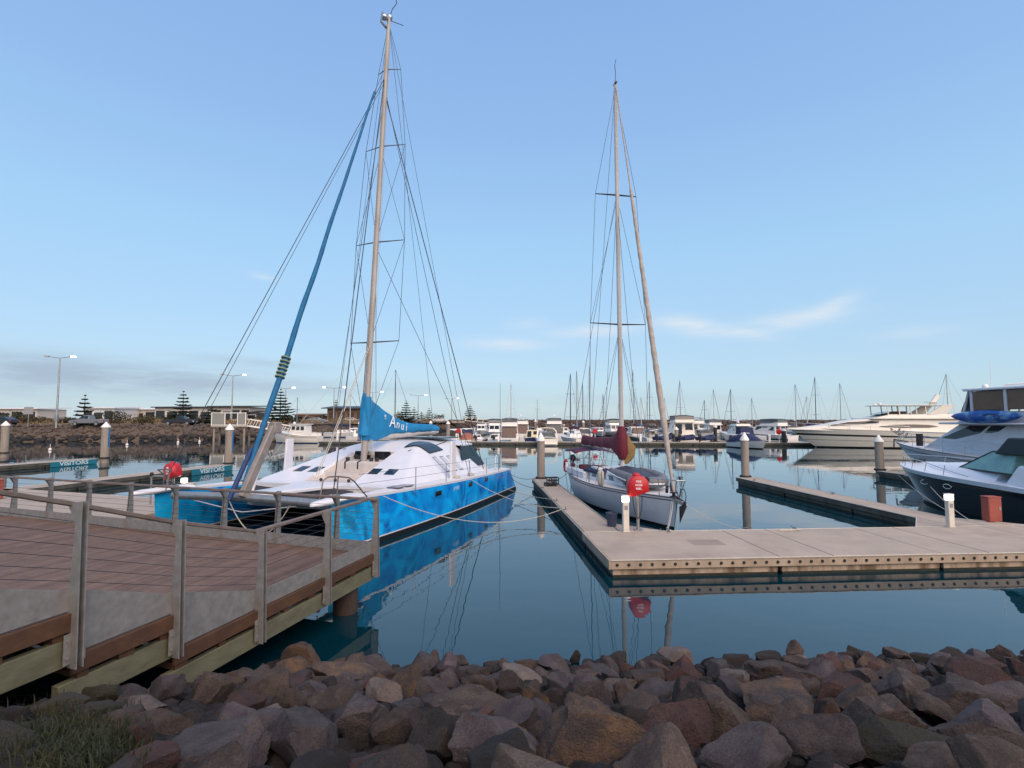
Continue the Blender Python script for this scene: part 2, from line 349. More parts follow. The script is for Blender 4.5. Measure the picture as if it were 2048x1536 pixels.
HERO = [  # photo centre x, y, width, height, material, label
 (1178, 1497, 250, 120, 'ochre', 'pitted tawny boulder, the broadest at the bottom centre of the slope'),
 (985, 1502, 170, 120, 'violet grey', 'grey boulder tucked against the left of the pitted tawny boulder'),
 (425, 1498, 235, 110, 'violet grey', 'flat topped violet grey slab rock beside the grass patch'),
 (605, 1492, 175, 125, 'violet grey', 'smooth blue grey boulder between the flat slab and the violet grey boulder'),
 (545, 1462, 110, 60, 'violet grey', 'small grey rock leaning on the back of the flat slab'),
 (580, 1408, 80, 95, 'grey brown', 'upright wedge of grey brown rock behind the blue grey boulder'),
 (466, 1420, 110, 62, 'reddish', 'dark brown rock flecked with white lichen, behind the flat slab'),
 (412, 1396, 90, 86, 'grey brown', 'brown rock rising behind the lichen flecked rock'),
 (678, 1352, 132, 66, 'ochre', 'tawny ochre boulder just in front of the timber pile'),
 (660, 1408, 96, 66, 'grey brown', 'rounded grey brown rock under the tawny boulder by the pile'),
 (603, 1332, 90, 72, 'ochre', 'tawny pointed rock left of the timber pile'),
 (768, 1388, 84, 56, 'pale grey', 'pale pinkish angular rock right of the timber pile'),
 (722, 1452, 140, 105, 'violet grey', 'violet grey boulder right of the smooth blue grey one'),
 (278, 1420, 84, 50, 'pale grey', 'pale grey slab at the right edge of the grass patch'),
 (328, 1380, 95, 52, 'violet grey', 'long grey rock below the lowest timber beam'),
 (280, 1484, 70, 62, 'reddish', 'reddish rock wedged left of the flat slab'),
 (200, 1524, 84, 46, 'grey brown', 'low grey brown rock below the grass patch'),
 (272, 1532, 125, 50, 'reddish', 'low reddish rock at the bottom under the flat slab'),
 (752, 1530, 112, 58, 'reddish', 'flat reddish rock in the lowest row, left of the charcoal boulder'),
 (870, 1490, 150, 140, 'dark', 'charcoal boulder left of the grey one beside the pitted tawny boulder'),
 (787, 1474, 110, 100, 'grey brown', 'brown boulder between the violet grey and the charcoal boulders'),
 (935, 1418, 145, 66, 'grey brown', 'long grey brown slab behind the charcoal boulder'),
 (884, 1366, 66, 62, 'violet grey', 'small violet grey rock in the middle of the slope'),
 (960, 1374, 70, 52, 'grey brown', 'grey brown rock above the long slab'),
 (1072, 1402, 52, 66, 'ochre', 'small tawny upright rock above the pitted tawny boulder'),
 (1110, 1394, 44, 60, 'violet grey', 'narrow upright grey rock beside the small tawny one'),
 (1146, 1394, 42, 60, 'violet grey', 'second narrow upright grey rock from the small tawny one'),
 (1192, 1400, 86, 90, 'violet grey', 'tilted grey block right of the narrow upright rocks'),
 (1252, 1388, 60, 50, 'grey brown', 'small angular rock right of the tilted grey block'),
 (1262, 1462, 84, 110, 'dark', 'dark blue grey rock right of the pitted tawny boulder'),
 (1345, 1468, 190, 175, 'reddish', 'big pinkish brown boulder with rough skin, right of centre'),
 (1450, 1456, 180, 135, 'grey brown', 'big grey sloping boulder leaning on the pinkish brown one'),
 (1300, 1364, 96, 70, 'grey brown', 'grey rock above the big pinkish brown boulder'),
 (1568, 1424, 205, 100, 'ochre', 'brown boulder with a tawny vein, right of the grey sloping one'),
 (1642, 1492, 155, 120, 'violet grey', 'violet grey boulder below the tawny veined one'),
 (1806, 1500, 215, 110, 'greenish', 'long olive brown boulder in the lowest row on the right'),
 (1776, 1462, 220, 110, 'grey brown', 'dark humped boulder behind the long olive brown one'),
 (1982, 1498, 165, 110, 'grey brown', 'brown boulder at the bottom right corner'),
 (1516, 1530, 190, 66, 'violet grey', 'low violet rock at the bottom below the grey sloping boulder'),
 (1662, 1340, 90, 72, 'reddish', 'rounded red rock near the water on the right'),
 (1692, 1394, 135, 84, 'reddish', 'red brown boulder below the rounded red rock'),
 (1576, 1356, 140, 56, 'grey brown', 'flat layered grey rock left of the rounded red one'),
 (1738, 1356, 84, 60, 'grey brown', 'grey brown rock just right of the rounded red one'),
 (1818, 1390, 140, 84, 'grey brown', 'wide grey brown boulder right of the red brown one'),
 (1594, 1300, 44, 50, 'grey brown', 'small peaked rock standing up against the water'),
 (1350, 1318, 70, 36, 'pale grey', 'pale slab lying at the edge of the water'),
 (1153, 1312, 26, 32, 'dark', 'little dark rounded rock standing up against the water'),
 (1920, 1420, 150, 90, 'grey brown', 'grey boulder above the bottom right corner boulder'),
 (1990, 1370, 140, 90, 'reddish', 'russet boulder at the right edge of the slope'),
 (30, 1448, 84, 60, 'dark', 'dark rock left of the grass patch'),
 (110, 1420, 90, 60, 'greenish', 'green stained rock above the grass patch'),
 (200, 1398, 80, 56, 'greenish', 'mossy rock between the grass patch and the beams'),
 (60, 1526, 120, 60, 'dark', 'dark rock in the bottom left corner')]
for k, (px, py, w, h, mk, lb) in enumerate(HERO):
    # point on the slope
    p0 = V((0, 0, CAM_H)); d = at(px, py, 1.0) - p0; t = 2.0
    for _ in range(300):
        q = p0 + d * t
        if q.z < slope_z(q.x, q.y) + .05: break
        t += .02
    r = .5 * w * q.y / FPX * 1.02; hz = .5 * h * q.y / FPX * 1.12
    me = rock_mesh(200 + k, 5 if w > 120 else 4, 10)
    rock_obj(me, mk, lb, q.x, q.y + r * .25, q.z - hz * .12, r * 1.04, r * rng.uniform(.85, 1.05), max(hz * 1.25, r * .62), (rng.uniform(-.2, .2), rng.uniform(-.2, .2), rng.uniform(-.5, .5)))
    placed.append((q.x, q.y + r * .25, r))
EDGE = lambda y: -2.75 + (y - 10.57) * .265          # side edge of the timber deck
def zone(x, y):
    px = 1024 + FPX * x / y
    a = 'below the timber deck' if px < 520 else 'right of the timber pile' if px < 1000 else 'left of the pontoon corner' if px < 1230 else 'below the pontoon' if px < 1640 else 'at the far right'
    b = 'along the waterline' if y > 7.2 else 'near the water' if y > 5.6 else 'in mid slope' if y > 4.0 else 'in the lowest rows'
    return b + ' ' + a
mats_w = ['grey brown'] * 5 + ['violet grey'] * 4 + ['reddish'] * 2 + ['ochre'] + ['pale grey'] + ['dark']
cnt = 0; tries = 0
while cnt < 258 and tries < 60000:
    tries += 1
    y = rng.uniform(2.05, 8.75); lim = y * 1.03 + .3; x = rng.uniform(-lim, lim)
    yw = 8.05 + max(0, x - 3.5) * .09
    if y > yw + .05: continue
    if x < EDGE(y) - .30 and y > 2.9: continue
    stage = cnt / 258
    r = (rng.uniform(.20, .27) if stage < .35 else rng.uniform(.15, .21) if stage < .75 else rng.uniform(.10, .15)) * (1.15 if y < 3.4 else 1)
    if any((x - a) ** 2 + (y - b) ** 2 < ((r + c) * (.80 if y < 4.2 else .68)) ** 2 for a, b, c in placed):
        if tries % 200 == 0: cnt += 1
        continue
    placed.append((x, y, r)); cnt += 1
    mk = rng.choice(mats_w)
    z = slope_z(x, y) + r * rng.uniform(-.15, .25) - .22 * max(0, 1 - (x - EDGE(y)) / .9) * (1 if y > 2.9 else 0)
    if z < .16: mk = 'dark' if rng.random() < .75 else 'grey brown'
    if x < -2.2 and y < 4.2 and rng.random() < .6: mk = 'greenish'
    size = 'large' if r > .21 else 'medium' if r > .15 else 'small'
    rock_obj(rng.choice(PROTO), mk, f'{size} {mk} rock {zone(x, y)}', x, y, z, r * 1.12, r * rng.uniform(.85, 1.1), r * rng.uniform(.7, 1.0), (rng.uniform(-.5, .5), rng.uniform(-.5, .5), rng.uniform(0, 6.28)))
# rubble packed between the rocks, and the bank under it
mb = MB(); r2 = random.Random(5)
def add_stone(mb, x, y, z, r, rr, m=0):
    q = Matrix.Rotation(rr.uniform(0, 6.3), 3, 'Z') @ Matrix.Rotation(rr.uniform(-.6, .6), 3, 'X')
    vs = []
    for i, (rad, zz) in enumerate(((.55, -.6), (1, -.1), (.8, .45), (.3, .7))):
        for j in range(6):
            a = j * 1.047 + rr.uniform(-.25, .25); vs.append(V((x, y, z)) + q @ V((rad * r * math.cos(a) * rr.uniform(.8, 1.15), rad * r * math.sin(a) * rr.uniform(.7, 1), zz * r * rr.uniform(.8, 1.1))))
    fs = [(i * 6 + j, i * 6 + (j + 1) % 6, i * 6 + 6 + (j + 1) % 6, i * 6 + 6 + j) for i in range(3) for j in range(6)] + [(18, 19, 20, 21, 22, 23)]
    mb.add(vs, fs, m)
for i in range(2600):
    y = r2.uniform(2.2, 8.7); x = r2.uniform(-y * 1.05 - .4, y * 1.05 + .4)
    if y > 8.1 + max(0, x - 3.5) * .09: continue
    add_stone(mb, x, y, slope_z(x, y) - .06, r2.uniform(.05, .13), r2)
for i in range(1100):      # coarser stones carry the slope on beyond the frame
    y = r2.uniform(1.6, 8.0); k = 1 if r2.random() < .6 else -1; x = k * r2.uniform(y * 1.05 + .35, y * 1.05 + 5.0)
    if x < EDGE(y) + .1 and y > 2.6: continue
    add_stone(mb, x, y, slope_z(x, y) + .02, r2.uniform(.13, .30), r2, 1)
tag(mb.build('rubble', [RK['dark'], RK['grey brown']], ang=30), 'small rubble filling the gaps between the revetment rocks', 'rubble', kind='stuff')  # gap rubble takes the dark basalt, so shade between the rocks is painted in
mb = MB(); nx, ny = 44, 26; vs = []
for j in range(ny + 1):
    for i in range(nx + 1):
        x = -22 + 44 * i / nx; y = -3 + 18 * j / ny
        z = min(slope_z(x, y) - .14, 2.02 if y > 1 else 2.0); vs.append((x, y, max(z, -3.1) + .04 * noise.noise(V((x, y, 0)))))
mb.add(vs, [(j * (nx + 1) + i, j * (nx + 1) + i + 1, (j + 1) * (nx + 1) + i + 1, (j + 1) * (nx + 1) + i) for j in range(ny) for i in range(nx)])
struct(mb.build('shore_bank', M('dark bank soil', (.022, .019, .017), .95, rgb2=(.03, .025, .02), vs=3)))
mb = MB()
for i in range(2200):
    px, py = rng.gauss(150, 62), rng.gauss(1480, 34)
    q = V((0, 0, CAM_H)); d = at(px, py, 1.0) - q; t = 2.0
    while t < 7 and (q + d * t).z > slope_z((q + d * t).x, (q + d * t).y) + .1: t += .04
    b = q + d * t; a = rng.uniform(0, 6.28); h = rng.uniform(.02, .06); w = .003; dx, dy = math.cos(a), math.sin(a)
    ln = rng.uniform(.02, .09); l2 = V((rng.uniform(-1, 1), rng.uniform(-1, 1), 0)) * ln
    mb.add([b + V((-dx * w, -dy * w, -.05)), b + V((dx * w, dy * w, -.05)), b + l2 * .45 + V((dx * w * .8, dy * w * .8, h * .6)), b + l2 * .45 + V((-dx * w * .8, -dy * w * .8, h * .6)), b + l2 + V((0, 0, h))], [(0, 1, 2, 3), (3, 2, 4)])
tag(mb.build('grass', M('dull green grass', (.013, .022, .004), .8, rgb2=(.026, .028, .009), vs=2), smooth=False), 'dull green grass growing between the rocks below the terrace', 'grass', kind='stuff')

# ------------------------------------------------------------------ timber deck with terrace and galvanised railings
E0 = V((-2.75, 10.57, 0)); SD = V((-.256, -.967, 0)); FD = V((-.94, .341, 0))
def D(s, f, z): return E0 + SD * s + FD * f + V((0, 0, z))
def deck_wood():
    mt = M('deck planks', (.118, .066, .043), .72, rgb2=(.158, .097, .068), vs=3.2, bump=.25, bs=9, stretch=(1, 1, 1))
    nt = mt.node_tree; N, L = nt.nodes, nt.links; p = N['Principled BSDF']
    g = N.new('ShaderNodeNewGeometry'); mr = N.new('ShaderNodeMapRange'); mr.inputs[3].default_value = .82; mr.inputs[4].default_value = 1.14
    L.new(g.outputs['Random Per Island'], mr.inputs[0]); cb = N.new('ShaderNodeCombineXYZ')
    for i in range(3): L.new(mr.outputs[0], cb.inputs[i])
    mx = N.new('ShaderNodeMix'); mx.data_type = 'RGBA'; mx.blend_type = 'MULTIPLY'; mx.inputs[0].default_value = 1
    L.new(p.inputs['Base Color'].links[0].from_socket, mx.inputs[6]); L.new(cb.outputs[0], mx.inputs[7]); L.new(mx.outputs[2], p.inputs['Base Color'])
    return mt
PLANK = deck_wood()
BRT = M('brown stained timber', (.095, .043, .020), .75, rgb2=(.058, .028, .015), vs=4, bump=.3, bs=14)
GRT = M('green treated pine', (.150, .148, .092), .75, rgb2=(.105, .100, .060), vs=3, bump=.25, bs=14, stretch=(1, 1, 2))
GALV = M('galvanised steel', (.185, .178, .172), .6, .25, rgb2=(.275, .268, .262), vs=9, bump=.05, bs=40, lo=.3, hi=.7)
RAILW = M('weathered rail timber', (.120, .085, .072), .7, rgb2=(.17, .14, .125), vs=6, bump=.2, bs=30)
PILEW = M('old timber pile', (.055, .034, .026), .85, rgb2=(.03, .02, .017), vs=3, bump=.6, bs=12, stretch=(3, 3, .5))
deck = thing('timber_deck', 'brown timber boardwalk platform with stepped terraces over the foreshore rocks', 'deck', D(0, 0, 0))
def dpart(mb, name, mt, bevel=0, parent=deck, **k):
    mb.v = [tuple(V(v) - E0) for v in mb.v]
    return mb.build(name, mt, parent, bevel=bevel, **k)
LEV = [(0, 4.5, .95), (4.5, 5.62, 1.36), (5.62, 6.9, 1.77), (6.9, 8.2, 2.1)]
mb = MB(); FL = 17.0; nb = int(FL / .142); rb = random.Random(3)
for s0, s1, z in LEV:
    for i in range(nb):
        f0 = .02 + i * .142; f1 = f0 + .134; dz = rb.uniform(-.003, .003)
        cut = rb.uniform(.8, max(.9, s1 - s0 - .6)) if s1 - s0 > 2 else None
        for a, b in ([(s0, s0 + cut - .004), (s0 + cut + .004, s1)] if cut else [(s0, s1)]):
            mb.hexa([D(a, f0, z - .04 + dz), D(b, f0, z - .04 + dz), D(b, f1, z - .04 + dz), D(a, f1, z - .04 + dz), D(a, f0, z + dz), D(b, f0, z + dz), D(b, f1, z + dz), D(a, f1, z + dz)])
dpart(mb, 'deck_boards', PLANK, smooth=False)
mb = MB()
for i, (s0, s1, z) in enumerate(LEV):
    mb.bar(D(s0 + (0 if i == 0 else .004), -.025, z - .085), D(s1 - .004, -.025, z - .085), .045, .17)
    if i == 0: mb.bar(D(-.03, .0, z - .085), D(-.03, FL, z - .085), .045, .17)
    else: mb.bar(D(s0 + .01, .02, z - .2), D(s0 + .01, FL, z - .2), .04, .33)
dpart(mb, 'fascia_board', BRT, bevel=.006)
mb = MB()
for i, (s0, s1, z) in enumerate(LEV):
    n = max(2, round((s1 - s0) / .62))
    for k in range(n + 1):
        s = s0 + .12 + (s1 - s0 - .24) * k / n
        mb.bar(D(s, -.015, z - .205), D(s, 3.0, z - .205), .16 if k % 2 else .10, .07)
    if i == 0:
        for k in range(28): mb.bar(D(.02, .2 + k * .6, z - .205), D(3.9, .2 + k * .6, z - .205), .09, .066)
dpart(mb, 'joist', BRT)
for i, (s0, s1, z) in enumerate(LEV):
    mb = MB(); a = s0 + (.0 if i == 0 else -.12)
    mb.bar(D(a, .02 + .012 * (i % 2), z - .365), D(s1 + .10, .02 + .012 * (i % 2), z - .365), .09, .25); dpart(mb, 'bearer', GRT, bevel=.008)
mb = MB(); mb.bar(D(.12, .1, .585), D(.12, FL, .585), .09, .25); dpart(mb, 'bearer', GRT, bevel=.008)
for s, f in [(.58, .24), (.58, 3.4), (.58, 6.6), (.58, 9.8), (.58, 13), (3.7, 2.2), (3.7, 5.4), (3.7, 8.6)]:
    mb = MB(); b = D(s, f, 0); mb.tube([b + V((0, 0, -3)), b + V((.01, 0, -.4)), b + V((0, .01, .2)), b + V((0, 0, .72))], [.235, .23, .225, .22], 20)
    dpart(mb, 'pile', PILEW)
# railings
def fin_post(mb, base, along, inward, z, top=1.1, drop=.44):
    """a pair of tapered galvanised fins: outer edge upright, inner edge leaning out to the top"""
    prof = [(-.085, -drop), (.035, -drop), (.075, -.02), (.095, .03), (.05, .55), (.03, .88), (.10, 1.0), (.135, 1.04), (.135, top - .02), (-.045, top), (-.045, .9)]
    for sgn in (-1, 1):
        def f(u, v, k, sgn=sgn): return base + inward * u + V((0, 0, z + v)) + along * (sgn * .03 + (k - .5) * .013)
        mb.prism(prof, f)
    for a in (-.07, .07):
        for w in (-.34, -.18): q = base + inward * .006 + along * a + V((0, 0, z + w)); mb.tube([q - inward * .024, q - inward * .008], .013, 6)
    mb.hexa([base + inward * u + along * a + V((0, 0, z + w)) for w in (-.40, -.12) for u, a in ((-.005, -.1), (-.005, .1), (.006, .1), (.006, -.1))])
rail1 = thing('metal_railing', 'galvanised fin post railing stepping down the side of the terrace to the corner', 'railing', E0, group='railings of the boardwalk')
rail2 = thing('metal_railing', 'long level galvanised railing along the water side of the boardwalk', 'railing', E0, group='railings of the boardwalk')
SP = [(.0, .95), (1.6, .95), (3.15, .95), (4.5, 1.33), (5.62, 1.71), (6.9, 2.12)]
for s, z in SP:
    mb = MB(); fin_post(mb, D(s, -.06, 0), SD, FD, z); dpart(mb, 'post', GALV, parent=rail1)
TP = [.92 + 1.53 * k for k in range(11)]
SIN = SD
for t in TP:
    mb = MB(); fin_post(mb, D(-.06, t, 0), FD, SD, .95); dpart(mb, 'post', GALV, parent=rail2)
mb = MB(); zs = [(s, z + 1.065) for s, z in SP]
for (sa, za), (sb, zb) in zip(zs[:-1], zs[1:]): mb.bar(D(sa - (.12 if sa == 0 else 0), .07, za), D(sb, .07, zb), .085, .045)
dpart(mb, 'handrail', RAILW, parent=rail1, bevel=.008)
mb = MB(); mb.bar(D(.07, -.1, 2.018), D(.07, FL, 2.018), .085, .045); dpart(mb, 'handrail', RAILW, parent=rail2, bevel=.008)
mb = MB()
def plate(mb, s0, s1, zb0, zb1, zt0, zt1, f=.0):
    mb.hexa([D(s0, f, zb0), D(s1, f, zb1), D(s1, f + .012, zb1), D(s0, f + .012, zb0), D(s0, f, zt0), D(s1, f, zt1), D(s1, f + .012, zt1), D(s0, f + .012, zt0)])
tops = [(s, z + .26) for s, z in SP]
for i, (z0) in enumerate((.955, .955, .965, 1.375, 1.785)):
    (sa, ta), (sb, tb) = tops[i], tops[i + 1]
    if i < 2: ta = tb = .955 + .235
    plate(mb, sa + .02, sb - .02, z0, z0, ta, tb)
dpart(mb, 'toe_plate', GALV, parent=rail1)
mb = MB(); mb.hexa([D(.0, .02, .955), D(.012, .02, .955), D(.012, FL, .955), D(.0, FL, .955), D(.0, .02, 1.18), D(.012, .02, 1.18), D(.012, FL, 1.18), D(.0, FL, 1.18)])
dpart(mb, 'toe_plate', GALV, parent=rail2)
mb = MB(); mb2 = MB()
for k in range(6):
    h = .34 + k * .112
    mb.tube([D(s, .0, z + h) for s, z in SP], .0032, 5); mb2.tube([D(0, -.02, .95 + h), D(0, FL, .95 + h)], .0032, 5)
dpart(mb, 'wire', WIRE, parent=rail1); dpart(mb2, 'wire', WIRE, parent=rail2)

# ------------------------------------------------------------------ floating pontoons (x, y of the dock grid)
DOCK_RZ = math.atan2(.0706, .9975)
def W2(a, b, z=0.0): return V((2.24 + a * .9975 - b * .0706, 12.14 + a * .0706 + b * .9975, z))
CONC = M('pontoon concrete', (.405, .333, .268), .85, rgb2=(.33, .272, .220), vs=1.3, bump=.25, bs=60, lo=.3, hi=.7)
def stain(mt):
    nt = mt.node_tree; N, L = nt.nodes, nt.links; p = N['Principled BSDF']; src = p.inputs['Base Color'].links[0].from_socket
    tc = N.new('ShaderNodeTexCoord'); n = N.new('ShaderNodeTexNoise'); n.inputs['Scale'].default_value = .8; n.inputs['Detail'].default_value = 8; n.inputs['Roughness'].default_value = .68; L.new(tc.outputs['Object'], n.inputs['Vector'])
    r = N.new('ShaderNodeMapRange'); r.inputs[1].default_value = .50; r.inputs[2].default_value = .72; r.inputs[4].default_value = .45; L.new(n.outputs[0], r.inputs[0])
    m = N.new('ShaderNodeMix'); m.data_type = 'RGBA'; L.new(r.outputs[0], m.inputs[0]); L.new(src, m.inputs[6]); m.inputs[7].default_value = (.20, .155, .125, 1)
    v = N.new('ShaderNodeTexVoronoi'); v.inputs['Scale'].default_value = 1.7; L.new(tc.outputs['Object'], v.inputs['Vector']); w = N.new('ShaderNodeTexNoise'); w.inputs['Scale'].default_value = 22; L.new(tc.outputs['Object'], w.inputs['Vector'])
    a = N.new('ShaderNodeMath'); a.operation = 'MULTIPLY_ADD'; L.new(w.outputs[0], a.inputs[0]); a.inputs[1].default_value = .11; L.new(v.outputs['Distance'], a.inputs[2])
    q = N.new('ShaderNodeMapRange'); q.inputs[1].default_value = .085; q.inputs[2].default_value = .10; q.inputs[3].default_value = .8; q.inputs[4].default_value = 0; L.new(a.outputs[0], q.inputs[0])
    m2 = N.new('ShaderNodeMix'); m2.data_type = 'RGBA'; L.new(q.outputs[0], m2.inputs[0]); L.new(m.outputs[2], m2.inputs[6]); m2.inputs[7].default_value = (.62, .58, .54, 1); L.new(m2.outputs[2], p.inputs['Base Color'])
stain(CONC)
WALER = M('pale waler', (.43, .335, .250), .75, rgb2=(.32, .24, .175), vs=2.6, bump=.25, bs=24, stretch=(1, 1, .4))
FLOATM = M('stained pontoon float', (.44, .33, .24), .8, rgb2=(.15, .095, .058), vs=3.0, bump=.3, bs=16, stretch=(1, 1, .25), lo=.42, hi=.62)
WEED = M('weed dark waterline', (.012, .012, .010), .8, rgb2=(.022, .026, .014), vs=6, bump=.5, bs=14)
FSIDE = M('dark finger float', (.115, .105, .085), .8, rgb2=(.05, .05, .04), vs=2.5, bump=.3, bs=12, stretch=(1, 1, .3))
WSTRIP = M('pale rub strip', (.52, .48, .42), .6, rgb2=(.40, .36, .31), vs=8)
def pontoon(label, loc, rz, L, B, name='floating_pontoon', seg=4.1, bolts=True, side=FLOATM, gus=(), group='floating pontoons of the marina'):
    t = thing(name, label, 'pontoon', loc, rz, group)
    mb = MB(); n = max(1, round(L / seg)); e = .03
    for i in range(n):
        a, b = L * i / n, L * (i + 1) / n
        mb.b2(a + (0 if i == 0 else .012), b - (0 if i == n - 1 else .012), e, B - e, .22, .41)
    for g in gus: mb.prism(g, lambda u, v, k: V((u, v, .24 + .165 * k)))
    mb.build('deck_slab', CONC, t, bevel=.01)
    mb = MB(); mb.b2(-.0, L, -.02, e - .002, .20, .405); mb.b2(0, L, B - e + .002, B + .02, .20, .405)
    mb.b2(-.05, -.002, -.02, B + .02, .20, .405); mb.b2(L + .002, L + .05, -.02, B + .02, .20, .405)
    mb.build('waler', WALER if bolts else side, t, bevel=.006)
    if bolts:
        mb = MB()
        for k in range(int(L / .27)):
            for y, s in ((-.02, -1), (B + .02, 1)):
                c = V((.14 + k * .27, y, .30)); mb.tube([c, c + V((0, s * .012, 0))], .036, 10, 0); mb.tube([c, c + V((0, s * .022, 0))], .018, 8, 1)
        mb.build('bolt', [M('rusty bolt plate', (.020, .014, .011), .7), M('bolt head', (.06, .05, .045), .5, .6)], t, smooth=False)
    mb = MB(); nf = max(1, round(L / 3.9))
    for i in range(nf):
        a, b = L * i / nf + .05, L * (i + 1) / nf - .05
        mb.b2(a, b, .04, B - .04, .055, .198, 0); mb.b2(a + .004, b - .004, .046, B - .046, -.35, .055, 1)
    mb.build('float', [side, WEED], t, bevel=.012)
    mb = MB()
    for y in (-.022, B + .022): mb.tube([(0, y, .40), (L, y, .40)], .016, 6)
    for g in gus: mb.tube([V((*g[1], .41)), V((*g[2], .41))], .016, 6)
    mb.build('rub_strip', WSTRIP, t)
    return t
PW = pontoon('wide concrete main walkway with a bolted pale edge, nearest the rocks', W2(0, 0), DOCK_RZ, 36, 2.95,
        gus=[((1.05, 2.9), (1.05, 4.1), (2.3, 2.9)), ((11.25, 2.9), (9.9, 2.9), (11.25, 4.4)), ((12.3, 2.9), (12.3, 4.2), (13.6, 2.9))])
FR = DOCK_RZ + math.pi / 2
for x_, y_ in ((2.9, 1.5), (14.2, 1.4)):
    mb = MB(); mb.b2(x_ - .42, x_ + .42, y_ - .30, y_ + .30, .40, .4125); mb.build('access_cover', M('scuffed cover plate', (.30, .24, .195), .8, rgb2=(.24, .19, .155), vs=4), PW, bevel=.004)
for x_ in (5.3, 9.2, 13.1, 17.0, 20.9):
    mb = MB(); mb.b2(x_ - .008, x_ + .008, .0, 2.94, .405, .4128); mb.build('joint_strip', BLACK, PW)
pontoon('narrow finger pontoon with a white edge beside the white yacht with grey dinghy', W2(1.05, 2.98), FR, 13.2, 1.05, 'finger_pontoon', bolts=False, side=FSIDE)
pontoon('narrow finger pontoon left of the dark hulled cruiser', W2(12.3, 2.98), FR, 13.2, 1.05, 'finger_pontoon', bolts=False, side=FSIDE)
pontoon('finger pontoon behind the bow of the dark hulled cruiser', W2(22.7, 2.98), FR, 16.0, 1.05, 'finger_pontoon', bolts=False, side=FSIDE)
pontoon('finger pontoon beyond the white flybridge yacht, mostly hidden', W2(33.4, 2.98), FR, 16.0, 1.05, 'finger_pontoon', bolts=False, side=FSIDE)
PILEC = M('sleeved grey pile', (.33, .275, .225), .75, rgb2=(.24, .20, .165), vs=2.5, bump=.15, bs=20, stretch=(2, 2, .35))
PCAP = M('white cone cap', (.82, .77, .72), .4)
BSTRIP = M('plain blue strip', (.03, .16, .42), .4)
def pile(label, p, top, r=.21, strip=False, dark=False, cone=True, group='mooring piles'):
    t = thing('mooring_pile', label, 'pile', (p.x, p.y, 0), 0, group)
    mb = MB(); mb.lathe([(r * 1.02, -3), (r * 1.02, -.2), (r, .5), (r * .98, top - .3)], n=20)
    mb.build('shaft', BLACK if dark else PILEC, t)
    mb = MB()
    if cone: mb.lathe([(r * 1.12, top - .34), (r * 1.12, top - .26), (.02, top + .12)], n=20)
    else: mb.lathe([(r * 1.05, top - .3), (r * 1.05, top - .05), (r * .8, top)], n=16)
    mb.build('cap', PCAP, t)
    mb = MB(); mb.lathe([(r + .09, .38), (r + .09, .5), (r + .05, .5), (r + .05, .38)], n=16); mb.build('pile_guide', BLACK, t)
    if strip:
        mb = MB(); mb.box((r * .92, -.02, top - 1.2), (.05, .16, 1.5)); mb.build('blue_strip', BSTRIP, t, bevel=.01)  # plain blue box up one side of the shaft
    return t
pile('grey pile with white cone at the finger tip beside the sailing yacht', ong(1082, 957, .41), 2.75)
pile('grey pile with white cone at the finger tip left of the cruiser', ong(1491, 954, .41), 2.75)
pile('grey pile with white cone standing before the white flybridge yacht bow', ong(1760, 940, .41), 2.5, r=.24)
CEDGE = M('cream enamel', (.66, .60, .52), .5, rgb2=(.58, .52, .45), vs=5)
def bollard(label, p, h=1.0, rz=DOCK_RZ):
    t = thing('service_bollard', label, 'bollard', p, rz, 'lit service bollards')
    mb = MB(); mb.b2(-.10, .10, -.085, .085, .0, .03); mb.b2(-.085, .085, -.07, .07, .03, h - .19); mb.build('post', CEDGE, t, bevel=.012)
    mb = MB(); mb.b2(-.088, .088, -.073, .073, h - .19, h - .04); mb.build('lamp_lens', LAMPY, t, bevel=.012)
    mb = MB(); mb.b2(-.10, .10, -.085, .085, h - .04, h - .0); mb.build('cap', PCAP, t, bevel=.015)
    mb = MB(); mb.b2(-.05, .05, -.078, -.068, h - .40, h - .28); mb.build('socket_cover', M('grey socket', (.25, .24, .23), .5), t, bevel=.004)
    return t
bollard('cream service bollard with lit top beside the red hose reel cover', W2(1.2, 2.93, .41), 1.02)
bollard('cream service bollard with lit top beside the faded red cabinet', W2(10.95, 2.86, .41), .98)
